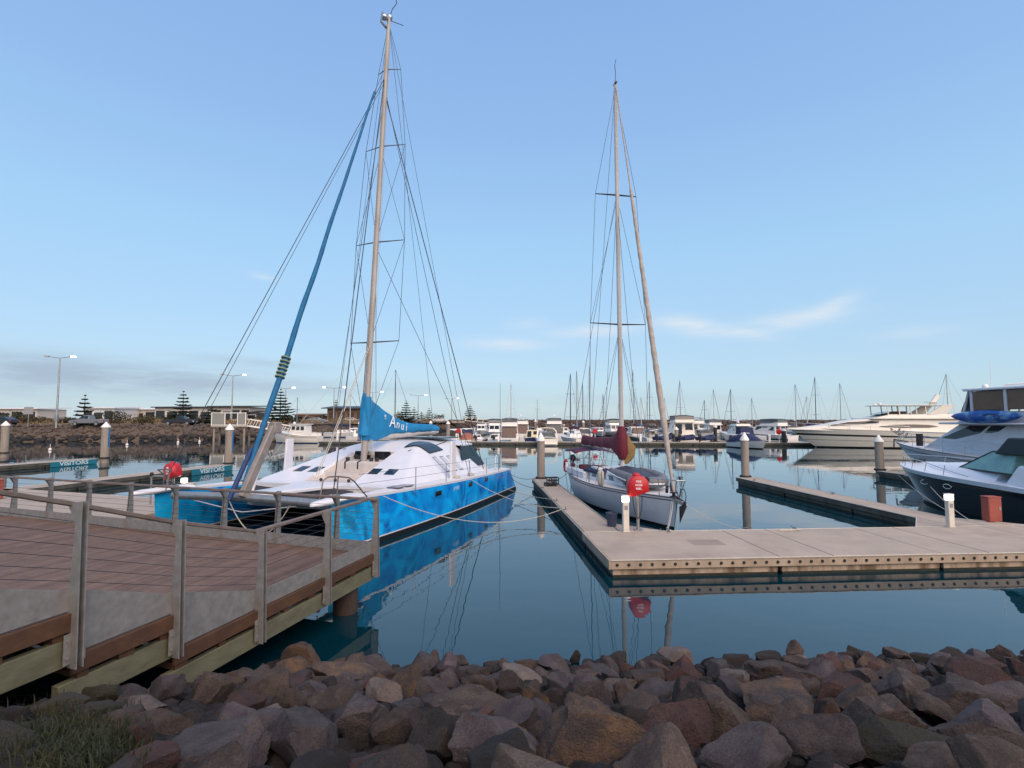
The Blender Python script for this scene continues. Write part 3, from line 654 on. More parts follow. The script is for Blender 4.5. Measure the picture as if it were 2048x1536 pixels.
def hose_reel(label, p, rz, text=True, h=1.0):
    t = thing('fire_hose_reel', label, 'hose reel', p, rz, 'covered fire hose reels')
    mb = MB(); mb.tube([(0, .02, 0), (0, .02, 1.0)], .045, 12); mb.b2(-.12, .12, -.1, .14, 0, .015); mb.build('post', ALU, t)
    mb = MB()
    prof = [(-.285, .98), (-.295, 1.3)] + [(-.285 * math.cos(a) * (1 - .05 * math.sin(a)), 1.33 + .24 * math.sin(a)) for a in [k * math.pi / 14 for k in range(1, 14)]] + [(.29, 1.3), (.305, 1.12), (.12, 1.05), (-.06, 1.0), (-.15, .97)]
    secs = []
    for y, k in ((-.19, .93), (-.17, 1.0), (.14, 1.0), (.17, .93)):
        secs.append([(u * k, y + .012 * math.sin(u * 9 + v * 5), 1.28 + (v - 1.28) * k) for u, v in prof])
    mb.loft(secs, closed=True, cap0=True, cap1=True)
    mb.ball((-.03, 0, 1.57), .11, sz=(1.1, .8, .6)); mb.build('vinyl_cover', RED, t, ang=50)
    if text:
        for s, z, b in (('FIRE', 1.40, .0), ('HOSE', 1.30, 0), ('REEL', 1.20, 0)):
            lettering(s, .082, lambda x, y, zz, z=z, s=s: V((x, -.197 - zz, z + y + (.35 * x * x * (-1 if s == 'FIRE' else 1 if s == 'REEL' else 0)) * 1.0)), t, WTEXT, bold=.001)
    mb = MB(); mb.tube([(-.16, -.05, .95)] + [(-.16 + .30 * k / 8, -.06, .95 - .62 * math.sin(math.pi * k / 8) ** .8) for k in range(1, 8)] + [(.12, -.03, .95)], .014, 8); mb.build('hose', BLACK, t)
    return t
hose_reel('red covered fire hose reel beside the lit bollard at the white yacht bow', W2(1.62, 3.12, .41), DOCK_RZ - .12)
t = thing('hose_cabinet', 'faded red cabinet standing before the dark hulled cruiser', 'cabinet', W2(13.05, 3.6, .41), DOCK_RZ - .1)
mb = MB(); mb.b2(-.20, .20, -.15, .15, .0, .74); mb.build('body', REDF, t, bevel=.03)
mb = MB(); mb.b2(-.21, .21, -.16, .16, .74, .78); mb.build('lid', REDF, t, bevel=.02)
mb = MB(); mb.b2(.10, .15, -.163, -.148, .36, .46); mb.build('latch', ALU, t, bevel=.004)
CAB = t
t = thing('plastic_tub', 'dark blue grey tub standing behind the lit bollard', 'tub', W2(1.0, 3.7, .41))
mb = MB(); mb.lathe([(.13, 0), (.17, .36), (.18, .36), (.18, .40), (.165, .40), (.155, .36), (.12, .02)], n=18); mb.build('tub', M('dark blue plastic', (.035, .045, .085), .5), t)
mb = MB(); mb.tube([(.17 * math.cos(a), .02, .38 - .10 * math.sin(a)) for a in [k * math.pi / 8 for k in range(9)]], .008, 6); mb.build('handle', STEEL, t)
for lb, p, hh in (('low black crate lying on the finger pontoon tip', W2(.52, 13.2, .41), .16), ('tall black crate behind the low one on the finger pontoon', W2(.72, 13.75, .41), .36)):
    t = thing('plastic_crate', lb, 'crate', p, DOCK_RZ + .2, 'black crates on the finger pontoon')
    mb = MB(); a, b = .24, .17
    for z in (.0, hh * .5, hh - .04):
        for x in (-a, a): mb.b2(x - .012, x + .012, -b, b, z, z + .04)
        for y in (-b, b): mb.b2(-a, a, y - .012, y + .012, z + .001, z + .039)
    for x in (-a, 0, a):
        for y in (-b, b): mb.b2(x - .022, x + .022, y - .014, y + .014, 0, hh)
    mb.b2(-a, a, -b, b, .0, .012); mb.build('slats', BLACK, t)
    mb = MB(); mb.ball((0, 0, .1), .11, sz=(1.2, 1, .6)); mb.build('contents', GREYP, t)
def cleat(label, p, rz):
    t = thing('mooring_cleat', label, 'cleat', p, rz, 'mooring cleats on the pontoons')
    mb = MB(); mb.tube([(-.17, 0, .085), (-.06, 0, .07), (.06, 0, .07), (.17, 0, .085)], [.014, .02, .02, .014], 8); mb.build('horn', ALU, t)
    mb = MB(); mb.b2(-.07, .07, -.03, .03, 0, .02); mb.tube([(-.04, 0, .0), (-.04, 0, .07)], .014, 8); mb.tube([(.04, 0, 0), (.04, 0, .07)], .014, 8); mb.build('foot', ALU, t)
for a, b, lb in ((.12, 6.6, 'cleat holding two pale lines on the left edge of the yacht finger, nearer one'), (.12, 8.6, 'cleat holding a pale line on the left edge of the yacht finger, farther one'), (.1, 15.9, 'cleat beside the pile at the yacht finger tip'),
                 (11.4, 14.6, 'cleat near the pile on the cruiser finger'), (12.1, 9.6, 'cleat halfway along the cruiser finger'), (6.1, 2.8, 'cleat with a white line end on the back edge of the walkway'), (2.4, 2.8, 'cleat on the walkway under the yacht bow')):
    cleat(lb, W2(a, b, .412), FR)
def rope(label, a, b, sag, r=.012, mt=None, n=18, name='mooring_line', mid=None):
    a, b = V(a), V(b); pts = []
    for k in range(n + 1):
        u = k / n; p = a * (1 - u) + b * u; p.z = max(p.z - sag * 4 * u * (1 - u), .03 if p.z > 0 else p.z); pts.append(p)
    mb = MB(); mb.tube(pts, r, 6); return tag(mb.build(name, mt or ROPE), label, 'rope')
# ------------------------------------------------------------------ hulls
class Hull:
    def __init__(s, L, B, fb0, fb1, rake=.9, srake=0.0, stern=.86, mid=.42, pw=2.2, flare=.42, sp=1.6, low=.9, chine=.8):
        s.__dict__.update(L=L, B=B, fb0=fb0, fb1=fb1, rake=rake, srake=srake, stern=stern, mid=mid, pw=pw, flare=flare, sp=sp, low=low, chine=chine)
    def sheer(s, t): return s.fb0 + (s.fb1 - s.fb0) * t ** s.sp
    def half(s, t):
        if t < s.mid: return s.B / 2 * (s.stern + (1 - s.stern) * math.sin(t / s.mid * math.pi / 2))
        return s.B / 2 * max(1 - ((t - s.mid) / (1 - s.mid)) ** s.pw, .012)
    def P(s, t, z, side=1):
        sh = s.sheer(t); k = z / sh; kc = min(max(k, 0), 1)
        lo = s.low + (s.flare - s.low) * t ** 2
        f = lo + (1 - lo) * kc ** s.chine
        if k < 0: f = lo * max(1 + z * 1.1, .25)
        x = s.L * t - s.rake * (1 - max(k, -.25)) * t ** 5 + s.srake * (1 - max(k, -.2)) * (1 - t) ** 6
        return V((x, side * s.half(t) * f, z))
    def build(s, mb, levels, mats, n=26, deckm=0, camber=.05, deck=True, transm=None, yo=0.0, flip=None):
        T = [1 - (1 - i / n) ** 1.35 for i in range(n + 1)]
        secs = []
        for t in T:
            zs = [a + b * s.sheer(t) for a, b in levels]
            secs.append([s.P(t, z, 1) for z in zs[::-1]] + [s.P(t, z, -1) for z in zs])
        if deck:
            dk = [[s.P(t, s.sheer(t), 1), V((s.P(t, s.sheer(t), 1).x, 0, s.sheer(t) + camber * s.half(t))), s.P(t, s.sheer(t), -1)] for t in T]
        fx = (lambda p: V((flip - p.x, p.y + yo, p.z))) if flip is not None else (lambda p: V((p.x, p.y + yo, p.z)))
        mm = list(mats)[::-1] + [mats[0]] + list(mats)
        mb.loft([[fx(p) for p in sc] for sc in secs], mats=mm)
        c = [fx(p) for p in secs[0]]; mb.add(c, [tuple(range(len(c)))], mats[-2 if len(mats) > 1 else 0] if transm is None else transm)
        if deck: mb.loft([[fx(p) for p in sc] for sc in dk], deckm)
def frustum(x0, x1, w0, w1, z0, z1, sf=.3, sb=.1, tum=.12, z0f=None):
    """cabin block: x0 back, x1 front, w0 / w1 half widths back / front, sf / sb front / back slope run, tum tumblehome"""
    zf = z0 if z0f is None else z0f
    b = [V((x0, w0, z0)), V((x0, -w0, z0)), V((x1, -w1, zf)), V((x1, w1, zf))]
    t = [V((x0 + sb, w0 - tum, z1)), V((x0 + sb, -w0 + tum, z1)), V((x1 - sf, -w1 + tum, z1)), V((x1 - sf, w1 - tum, z1))]
    return dict(p=b + t, back=[b[0], b[1], t[1], t[0]], right=[b[1], b[2], t[2], t[1]], front=[b[2], b[3], t[3], t[2]], left=[b[3], b[0], t[0], t[3]], top=t)
def fr_add(mb, F, m=0):
    p = F['p']; mb.add(p, [(0, 3, 2, 1), (4, 5, 6, 7), (0, 1, 5, 4), (1, 2, 6, 5), (2, 3, 7, 6), (3, 0, 4, 7)], m)

# ------------------------------------------------------------------ the blue catamaran
def mural():
    mt = bpy.data.materials.new('ocean mural hull'); mt.use_nodes = True; nt = mt.node_tree; N, L = nt.nodes, nt.links
    p = N['Principled BSDF']; p.inputs['Roughness'].default_value = .25
    tc = N.new('ShaderNodeTexCoord')
    def noi(st, s, d, dist=0.0):
        mp = N.new('ShaderNodeMapping'); mp.inputs['Scale'].default_value = st; L.new(tc.outputs['Object'], mp.inputs[0])
        n = N.new('ShaderNodeTexNoise'); n.inputs['Scale'].default_value = s; n.inputs['Detail'].default_value = d; n.inputs['Distortion'].default_value = dist; L.new(mp.outputs[0], n.inputs['Vector']); return n.outputs[0], mp.outputs[0]
    a, _ = noi((1, 1, .75), .85, 8, 1.2); r = N.new('ShaderNodeValToRGB'); e = r.color_ramp.elements
    e[0].position = .36; e[0].color = (.004, .19, .62, 1); e[1].position = .62; e[1].color = (.003, .44, .96, 1)
    k = r.color_ramp.elements.new(.47); k.color = (.003, .30, .80, 1); k = r.color_ramp.elements.new(.74); k.color = (.008, .52, .98, 1); L.new(a, r.inputs[0])
    b, _ = noi((1.0, 1, .7), .8, 8, 1.6); m2 = N.new('ShaderNodeMapRange'); m2.inputs[1].default_value = .53; m2.inputs[2].default_value = .67; m2.inputs[4].default_value = .85; L.new(b, m2.inputs[0])
    mx = N.new('ShaderNodeMix'); mx.data_type = 'RGBA'; L.new(m2.outputs[0], mx.inputs[0]); L.new(r.outputs[0], mx.inputs[6]); mx.inputs[7].default_value = (.008, .055, .28, 1)
    # paler caustic veins towards the bow
    vo = N.new('ShaderNodeTexVoronoi'); vo.feature = 'DISTANCE_TO_EDGE'; vo.inputs['Scale'].default_value = 1.7
    mp = N.new('ShaderNodeMapping'); mp.inputs['Scale'].default_value = (1, 1, 1.4); L.new(tc.outputs['Object'], mp.inputs[0])
    wn = N.new('ShaderNodeTexNoise'); wn.inputs['Scale'].default_value = 1.3; wn.inputs['Detail'].default_value = 4; L.new(mp.outputs[0], wn.inputs['Vector'])
    av = N.new('ShaderNodeVectorMath'); av.operation = 'ADD'; L.new(mp.outputs[0], av.inputs[0]); L.new(wn.outputs['Color'], av.inputs[1]); L.new(av.outputs[0], vo.inputs['Vector'])
    ve = N.new('ShaderNodeMapRange'); ve.inputs[1].default_value = .0; ve.inputs[2].default_value = .028; ve.inputs[3].default_value = .55; ve.inputs[4].default_value = 0; L.new(vo.outputs['Distance'], ve.inputs[0])
    sp = N.new('ShaderNodeSeparateXYZ'); L.new(tc.outputs['Object'], sp.inputs[0])
    fb = N.new('ShaderNodeMapRange'); fb.inputs[1].default_value = .3; fb.inputs[2].default_value = 3.2; fb.inputs[3].default_value = 1; fb.inputs[4].default_value = 0; L.new(sp.outputs[0], fb.inputs[0])
    mb_ = N.new('ShaderNodeMath'); mb_.operation = 'MULTIPLY'; L.new(ve.outputs[0], mb_.inputs[0]); L.new(fb.outputs[0], mb_.inputs[1])
    m3 = N.new('ShaderNodeMix'); m3.data_type = 'RGBA'; L.new(fb.outputs[0], m3.inputs[0]); L.new(mx.outputs[2], m3.inputs[6]); m3.inputs[7].default_value = (.012, .46, .62, 1)
    h = N.new('ShaderNodeMath'); h.operation = 'MULTIPLY'; h.inputs[1].default_value = .55; L.new(fb.outputs[0], h.inputs[0]); L.new(h.outputs[0], m3.inputs[0])
    m4 = N.new('ShaderNodeMix'); m4.data_type = 'RGBA'; L.new(mb_.outputs[0], m4.inputs[0]); L.new(m3.outputs[2], m4.inputs[6]); m4.inputs[7].default_value = (.16, .48, .58, 1)
    L.new(m4.outputs[2], p.inputs['Base Color'])
    return mt
MURAL = mural()
BLUEC = M('blue sail canvas', (.005, .215, .46), .75, rgb2=(.005, .165, .36), vs=2.5, bump=.35, bs=5)
NET = M('trampoline net', (.020, .018, .020), .9, rgb2=(.03, .026, .03), vs=5)
cat = thing('catamaran', 'sailing catamaran with a blue ocean mural hull and furled blue sail', 'catamaran', (-7.86, 14.07, 0), math.atan2(.949, .316))
HC = Hull(13.2, 1.12, 1.17, 1.50, rake=.10, srake=-1.35, stern=.74, mid=.40, pw=1.9, flare=.70, sp=1.3, low=.82, chine=.7)
LV = [(-.5, 0), (0, 0), (.15, 0), (.19, 0), (.1, .45), (-.075, 1), (0, 1)]
for side in (-1, 1):
    mb = MB(); HC.build(mb, LV, [1, 1, 2, 0, 0, 2], deckm=3, yo=side * 3.1, flip=13.9, camber=.07, transm=0)
    h = mb.build('hull', [MURAL, M('black antifoul', (.008, .009, .012), .5), GEL, GELD], cat, ang=50)
    mb = MB(); y0 = side * 3.1
    mb.loft([[(u, y0 + w * a, z) for a, z in ((-1, z1 - .03), (-.8, z1 + .03), (0, z1 + .05), (.8, z1 + .03), (1, z1 - .03), (.8, z0), (-.8, z0))] for u, w, z0, z1 in ((-.02, .06, 1.44, 1.49), (.1, .14, 1.42, 1.50), (.5, .20, 1.40, 1.51), (1.1, .26, 1.42, 1.515), (1.8, .33, 1.44, 1.50))], closed=True, cap0=True, cap1=True)
    mb.build('bow_plank', GEL, h, ang=60)
    mb = MB()
    for u in ((6.0, 8.68, 10.45) if side < 0 else (6.0, 8.7)):
        for sg in (-1, 1):
            t = (13.9 - u) / 13.2; c = HC.P(t, 1.0, sg); c = V((13.9 - c.x, c.y + side * 3.1, c.z))
            mb.box(c, (.46 if u < 7 else .36, .03, .17))
    mb.build('port_light', GLASS, h, bevel=.01)
    mb = MB()
    for u in (3.9, 4.5): mb.box((u, side * 3.12, HC.sheer(min(1, (13.9 - u) / 13.2)) + .055), (.46, .42, .03))
    mb.build('deck_hatch', M('hatch perspex', (.10, .11, .12), .15), h, bevel=.008)
for sg in (1, -1):   # name on the hull flank
    def f(x, y, z, sg=sg):
        u = 7.36 - x * sg * -1 if sg > 0 else 7.36 + x
        t = (13.9 - u) / 13.2; q = HC.P(t, 1.0 + y, -1); return V((u, q.y - 3.1 - .006 - z, 1.0 + y))
    if sg < 0: lettering('ANUI', .21, f, cat, M('pale blue lettering', (.30, .55, .70), .5), shear=.2)
def sm(a, b, k=.12):
    h = max(0.0, min(1.0, .5 + .5 * (b - a) / k)); return b * (1 - h) + a * h - k * h * (1 - h)
def cab(u, v):
    av = abs(v); zd = 1.5 - .024 * u
    s = zd + (3.08 - av) * .80; f = zd + (u - 4.5) * .335; r = 2.66 - .05 * v * v
    z = max(zd, sm(sm(s, f), r))
    w = 1.02 - .03 * (u - 4.6)
    if av < w and u < 7.42:
        fl = zd + .0 if u < 5.55 else zd + .24 if u < 6.25 else 1.97
        e = min(1, max(0, (w - av) / .10)); z = z * (1 - e) + min(z, fl + .02) * e
    return z
mb = MB(); NU, NV = 150, 110; vs = []
for i in range(NU + 1):
    for j in range(NV + 1):
        u, v = 3.9 + 7.7 * i / NU, -3.25 + 6.5 * j / NV; vs.append((u, v, cab(u, v)))
mb.add(vs, [(i * (NV + 1) + j, (i + 1) * (NV + 1) + j, (i + 1) * (NV + 1) + j + 1, i * (NV + 1) + j + 1) for i in range(NU) for j in range(NV)], [1 if abs(-3.25 + 6.5 * (j + .5) / NV) < .99 - .03 * (3.9 + 7.7 * i / NU - 4.6) and 4.6 < 3.9 + 7.7 * (i + .5) / NU < 7.42 else 0 for i in range(NU) for j in range(NV)])
for e in (0, NU):   # drop the front and rear edges down as bulkheads
    a = [V(vs[e * (NV + 1) + j]) for j in range(NV + 1)]; b = [V((p.x, p.y, .62)) for p in a]; mb.loft([a, b])
mb.b2(3.9, 12.9, -2.7, 2.7, .60, .66)
shell = mb.build('cabin_shell', [GEL, M('buff recess tone', (.56, .50, .46), .7, rgb2=(.48, .43, .40), vs=5)], cat, ang=28)  # faces of the mast recess take a darker buff than the shell
def pane(q, off, mt, name='window', parent=cat, bevel=.012, up=.02):
    mb = MB(); n = (V(q[1]) - V(q[0])).cross(V(q[3]) - V(q[0])).normalized(); n = n if n.z > 0 else -n
    mb.hexa([V(p) - n * .03 for p in q] + [V(p) + n * off for p in q]); return mb.build(name, mt, parent, bevel=bevel)
def cq(l): return [V((u, -v, cab(u, v))) for u, v in l]
for sgn in (1, -1):
    for v0 in (1.16, 1.88):
        l = [(5.34, sgn * (v0 + .02)), (5.34, sgn * (v0 + .46)), (5.82, sgn * (v0 + .40)), (5.82, sgn * (v0 - .04))]
        l = [(a, b * .92 + (.0 if sgn > 0 else -.0)) for a, b in l]; pane(cq(l), .012, GLASS, parent=shell)
    for u0 in (8.3, 8.95, 9.6):
        l = [(u0, sgn * 2.12), (u0 + .34, sgn * 2.12), (u0 + .26, sgn * 2.84), (u0 - .10, sgn * 2.84)]
        pane(cq(l), .016, M('window trim grey', (.18, .18, .20), .5), 'window_trim', shell)
        l = [(u0 + .03, sgn * 2.16), (u0 + .31, sgn * 2.16), (u0 + .23, sgn * 2.80), (u0 - .07, sgn * 2.80)]
        pane(cq(l), .024, M('pale window blind', (.52, .53, .56), .25), 'blind', shell)
    mb = MB(); mb.hexa([V((7.40, y, z)) for y, z in ((sgn * .10, 2.0), (sgn * .90, 2.0), (sgn * .80, 2.32), (sgn * .10, 2.32))] + [V((7.44, y, z)) for y, z in ((sgn * .10, 2.0), (sgn * .90, 2.0), (sgn * .80, 2.32), (sgn * .10, 2.32))])
    mb.v = [(x - .09, y, z) for x, y, z in mb.v]; mb.build('window', GLASS, shell, bevel=.01)
mb = MB(); Q = [(7.85, 1.12), (8.4, 1.98), (9.85, 1.86), (9.2, 1.08)]; G = []
for top in (.055, .02):
    for i in range(9):
        for j in range(9):
            a, b = i / 8, j / 8; u = (Q[0][0] * (1 - a) + Q[1][0] * a) * (1 - b) + (Q[3][0] * (1 - a) + Q[2][0] * a) * b; v = (Q[0][1] * (1 - a) + Q[1][1] * a) * (1 - b) + (Q[3][1] * (1 - a) + Q[2][1] * a) * b
            G.append((u, -v, cab(u, v) + top))
fs = [(k * 81 + i * 9 + j, k * 81 + i * 9 + j + 1, k * 81 + i * 9 + j + 10, k * 81 + i * 9 + j + 9) for k in (0, 1) for i in range(8) for j in range(8)]
rim = [i * 9 for i in range(9)] + [72 + j for j in range(1, 9)] + [8 + 9 * i for i in range(7, -1, -1)] + [j for j in range(7, 0, -1)]
mb.add(G, fs + [(rim[k], rim[(k + 1) % len(rim)], rim[(k + 1) % len(rim)] + 81, rim[k] + 81) for k in range(len(rim))])
mb.build('solar_panel', M('solar cells', (.010, .014, .026), .2, rgb2=(.016, .022, .038), vs=30, spec=.3), shell)
pane([V((10.7, 1.2, 2.76)), V((12.4, 1.2, 2.74)), V((12.4, -1.4, 2.72)), V((10.7, -1.4, 2.74))], .03, M('blue grey solar cells', (.045, .065, .10), .15), 'solar_panel', shell)
mb = MB()
for sgn in (1, -1): mb.tube([V((u, sgn * v, cab(u, v) + .035)) for u, v in ((7.5, 1.5), (8.5, 1.62), (9.7, 1.6), (10.8, 1.45), (11.5, 1.3))], .014, 6)
mb.build('grab_rail', M('dark rail', (.06, .05, .05), .5), shell)
mb = MB(); q = 12.75
mb.loft([[(u, v, z) for v, z in ((-2.0, 2.42), (-1.0, 2.62), (0, 2.68), (1.0, 2.62), (2.0, 2.42), (2.0, 2.36), (0, 2.6), (-2.0, 2.36))] for u in (11.5, q)], closed=True, cap0=True, cap1=True)
mb.build('hardtop', GEL, cat)
mb = MB()
for sgn in (1, -1): mb.add([V((10.2, sgn * 2.62, 1.52)), V((11.45, sgn * 1.98, 2.4)), V((12.7, sgn * 1.98, 2.38)), V((13.1, sgn * 2.5, 1.45)), V((12.6, sgn * 2.6, 1.36))] + [V((10.2, sgn * 2.58, 1.52)), V((11.45, sgn * 1.94, 2.4)), V((12.7, sgn * 1.94, 2.38)), V((13.1, sgn * 2.46, 1.45)), V((12.6, sgn * 2.56, 1.36))], [(0, 1, 2, 3, 4), (9, 8, 7, 6, 5)] + [(i, (i + 1) % 5, (i + 1) % 5 + 5, i + 5) for i in range(5)])
mb.add([(12.7, -1.96, 2.38), (12.7, 1.96, 2.38), (13.1, 2.48, 1.40), (13.1, -2.48, 1.40)], [(0, 1, 2, 3)])
mb.build('cockpit_enclosure', M('dark green tinted vinyl', (.004, .012, .014), .35, spec=.25), cat)
mb = MB(); mb.b2(11.4, 13.0, -2.7, 2.7, .64, 1.24); mb.b2(11.2, 12.9, -2.75, -2.55, 1.1, 1.42); mb.b2(11.2, 12.9, 2.55, 2.75, 1.1, 1.42); mb.build('cockpit', GEL, cat, bevel=.04)
mb = MB(); mb.tube([(.95, -2.62, 1.34), (.95, 0, 1.40), (.95, 2.62, 1.34)], .12, 14); mb.build('crossbeam', ALU, cat)
mb = MB()
for sgn in (1, -1): mb.tube([(1.0, sgn * .2, 1.42), (1.5, sgn * .05, 2.35)], .04, 8); mb.tube([(.92, sgn * 2.5, 1.34), (.9, sgn * .2, 1.02), (.9, 0, 1.0)], .014, 6)
mb.build('bow_strut', GREYW, cat)
mb = MB(); mb.loft([[(u, -w, z), (u, -w, z + .12), (u, w, z + .12), (u, w, z)] for u, w, z in ((.9, .42, 1.36), (2.4, .5, 1.33), (4.1, .9, 1.30))], closed=True, cap0=True, cap1=True)
mb.build('centre_nacelle', GEL, cat, bevel=.03)
for sgn in (1, -1):
    mb = MB(); mb.loft([[(u, sgn * a, 1.32 - .05 * math.sin((u - 1) * 1.05)), (u, sgn * (a + b) / 2, 1.24), (u, sgn * b, 1.30)] for u, a, b in ((1.05, .46, 2.62), (2.0, .50, 2.58), (3.0, .66, 2.56), (4.0, .88, 2.55))])
    mb.build('trampoline', NET, cat)
    mb = MB(); mb.hexa([V((7.72, sgn * 3.18, 1.2)), V((8.18, sgn * 3.18, 1.2)), V((8.18, sgn * 3.27, 1.2)), V((7.72, sgn * 3.27, 1.2)), V((7.78, sgn * 3.14, 2.72)), V((8.16, sgn * 3.14, 2.72)), V((8.16, sgn * 3.24, 2.72)), V((7.78, sgn * 3.24, 2.72))])
    if sgn > 0: mb.v = [(x - 1.8, y * .955, z + .10) for x, y, z in mb.v]
    db = mb.build('daggerboard', GEL, cat, bevel=.02)
    mb = MB(); y = sgn * 3.56
    us = [4.37, 6.62, 8.78, 10.65, 12.2]
    for u in us: mb.tube([(u, y, 1.2), (u, y, HC.sheer(min(1, (13.9 - u) / 13.2)) + .66)], .014, 8)
    mb.build('stanchion', STEEL, cat)
    mb = MB()
    for dz in (.36, .65): mb.tube([(1.55, sgn * 3.35, 1.5 + dz * .9)] + [(u, y, HC.sheer(min(1, (13.9 - u) / 13.2)) + dz) for u in us] + [(13.2, sgn * 3.45, 1.16 + dz)], .0055, 5)
    mb.build('lifeline', WIRE, cat)
    mb = MB(); z = 1.46
    mb.tube([(.75, sgn * 2.72, z), (.85, sgn * 2.74, z + .52), (.98, sgn * 2.80, z + .60), (1.0, sgn * 3.10, z + .62), (1.02, sgn * 3.42, z + .60), (1.2, sgn * 3.46, z + .48), (1.75, sgn * 3.50, z)], .019, 8)
    mb.tube([(.95, sgn * 3.10, z), (1.0, sgn * 3.10, z + .62)], .017, 8); mb.tube([(.82, sgn * 2.73, z + .3), (1.5, sgn * 3.47, z + .22)], .012, 6)
    mb.build('bow_pulpit', M('bronzed rail', (.22, .17, .15), .4, .7), cat)
    mb = MB(); mb.tube([(12.45, sgn * 3.3, 1.15), (12.5, sgn * 3.3, 1.75), (12.62, sgn * 3.3, 1.9), (12.9, sgn * 3.3, 1.92), (13.0, sgn * 3.3, 1.8), (13.0, sgn * 3.3, 1.15)], .02, 8); mb.tube([(12.46, sgn * 3.3, 1.5), (13.0, sgn * 3.3, 1.5)], .018, 8)
    mb.tube([(13.4, sgn * 3.2, .9), (13.42, sgn * 3.2, 1.95)], .018, 8)
    mb.build('stern_rail', STEEL, cat)
mb = MB(); mb.tube([(13.42, -3.2, 1.2), (13.42, -3.2, 5.35)], [.016, .006], 6); mb.build('whip_antenna', BLACK, cat)
mb = MB()
for u, v in ((.9, -3.05), (1.9, -3.1), (.9, 3.1), (1.9, 3.1), (9.3, -3.4), (8.0, -3.35)):
    for k in range(4): mb.tube([(u + .16 * math.cos(a + k) * (1 - .1 * k), v + .12 * math.sin(a + k), HC.sheer(min(1, (13.9 - u) / 13.2)) + .05 + .018 * k) for a in [j * .7 for j in range(10)]], .014, 5)
mb.build('rope_coil', ROPE, cat)
mb = MB(); mb.tube([(5.9, -.3, 1.75), (5.9, -.3, 2.0), (6.1, -.3, 2.05)], .03, 6); mb.tube([(5.9, .25, 1.75), (5.9, .25, 2.0), (6.1, .25, 2.05)], .03, 6)
for y in (-.7, -.45, .6): mb.lathe([(.09, 1.95), (.07, 2.03), (.085, 2.12), (.0, 2.13)], (6.55, y, .0), 12)
for y in (-.75, -.2, .4): mb.ball((4.75, y, 1.47), .06)
mb.build('winch', BLACK, cat)
# mast, spars and rigging
MP = lambda z: V((6.75 + (z - 2.4) * .0672, 0, z))
mb = MB(); mb.tube([MP(1.95), MP(2.6), MP(10), MP(18), MP(20.9)], [.155, .15, .145, .13, .10], 14, flat=.75); mast = mb.build('mast', BEIGEW, cat)
mb = MB(); p = MP(20.9)
mb.tube([p, p + V((-.35, .1, .05)), p + V((-.3, .2, -.3)), p + V((.1, .1, -.4))], .05, 8); mb.ball(p + V((-.2, .1, -.05)), .16, sz=(1, 1, .8)); mb.ball(p + V((.05, 0, .1)), .14)
mb.build('masthead_fitting', STEEL, mast)
mb = MB(); mb.tube([p, p + V((.1, -.1, .5)), p + V((.2, -.25, .8)), p + V((.15, -.2, 1.2)), p + V((.4, -.3, 1.5))], .018, 6); mb.tube([p + V((.1, 0, 0)), p + V((.7, -.3, .15))], .015, 6); mb.build('wind_vane', BLACK, mast)
SPR = [(6.62, 1.12), (10.79, 1.15), (14.98, .95), (18.49, .55)]
for z, l in SPR:
    mb = MB(); c = MP(z)
    for sg in (1, -1): mb.tube([c + V((0, 0, .02)), c + V((.05, sg * .12, .03)), c + V((.28, sg * l, .08))], [.05, .045, .026], 8, flat=.5)
    mb.build('spreader', M('dark spreader', (.035, .025, .03), .45), cat)
mb = MB()
tip = lambda k, sg: MP(SPR[k][0]) + V((.28, sg * SPR[k][1], .08))
for sg in (1, -1):
    t = MP(20.7)
    mb.tube([t] + [tip(k, sg) for k in (3, 2, 1, 0)], 0.0105, 5)                                     # diamond
    mb.tube([tip(0, sg), MP(3.0)], 0.0090, 5); mb.tube([tip(1, sg), MP(6.7)], 0.0090, 5); mb.tube([tip(2, sg), MP(10.8)], 0.0090, 5); mb.tube([tip(1, sg), MP(14.8)], 0.0090, 5)
    mb.tube([MP(17.6), V((9.0, sg * 3.45, 1.3))], 0.0112, 5)                                         # cap shroud
    mb.tube([MP(20.7), V((9.25, sg * 3.45, 1.3))], 0.0083, 5)
    mb.tube([MP(18.0) + V((-.1, 0, 0)), V((.85, sg * 3.05, 1.55))], 0.0135, 5)                        # bow stays
    mb.tube([MP(17.8) + V((-.1, 0, 0)), V((1.0, sg * 2.95, 1.55))], 0.0090, 5)
mb.tube([MP(20.8), V((12.6, 0, 3.2))], 0.0090, 5)
mb.build('rigging_wire', WIRE, cat)
mb = MB()
for sg in (1, -1): mb.tube([MP(17.4), V((11.1, sg * 3.25, 1.4))], .018, 6); mb.tube([MP(10.6), V((11.6, sg * 2.6, 1.9))], .010, 6)
mb.build('running_backstay', DKLINE, cat)
mb = MB()
for dy, dx, a in ((.1, .16, 2.6), (.16, .1, 2.5), (-.12, .17, 2.6), (.05, -.16, 2.4)): mb.tube([MP(a) + V((dx, dy, 0)), MP(20) + V((dx * .6, dy * .6, 0))], .007, 5)
for k in range(9): mb.tube([MP(3.0) + V((.16, -.2 + .05 * k, -.2)), MP(2.3) + V((.22, -.3 + .07 * k, -.1))], .014, 5)
mb.tube([MP(6.5) + V((-.15, .1, 0)), V((2.6, 1.5, 1.5))], .006, 5); mb.tube([MP(6.5) + V((-.15, -.1, 0)), V((4.0, .0, 1.55))], .014, 5); mb.tube([MP(6.4) + V((-.15, 0, 0)), V((4.3, .3, 1.55))], .014, 5)
mb.build('halyard', ROPE, cat)
mb = MB(); q0, q1 = V((.95, 0, 1.75)), V((7.0, 0, 17.0)); pts, rs = [], []
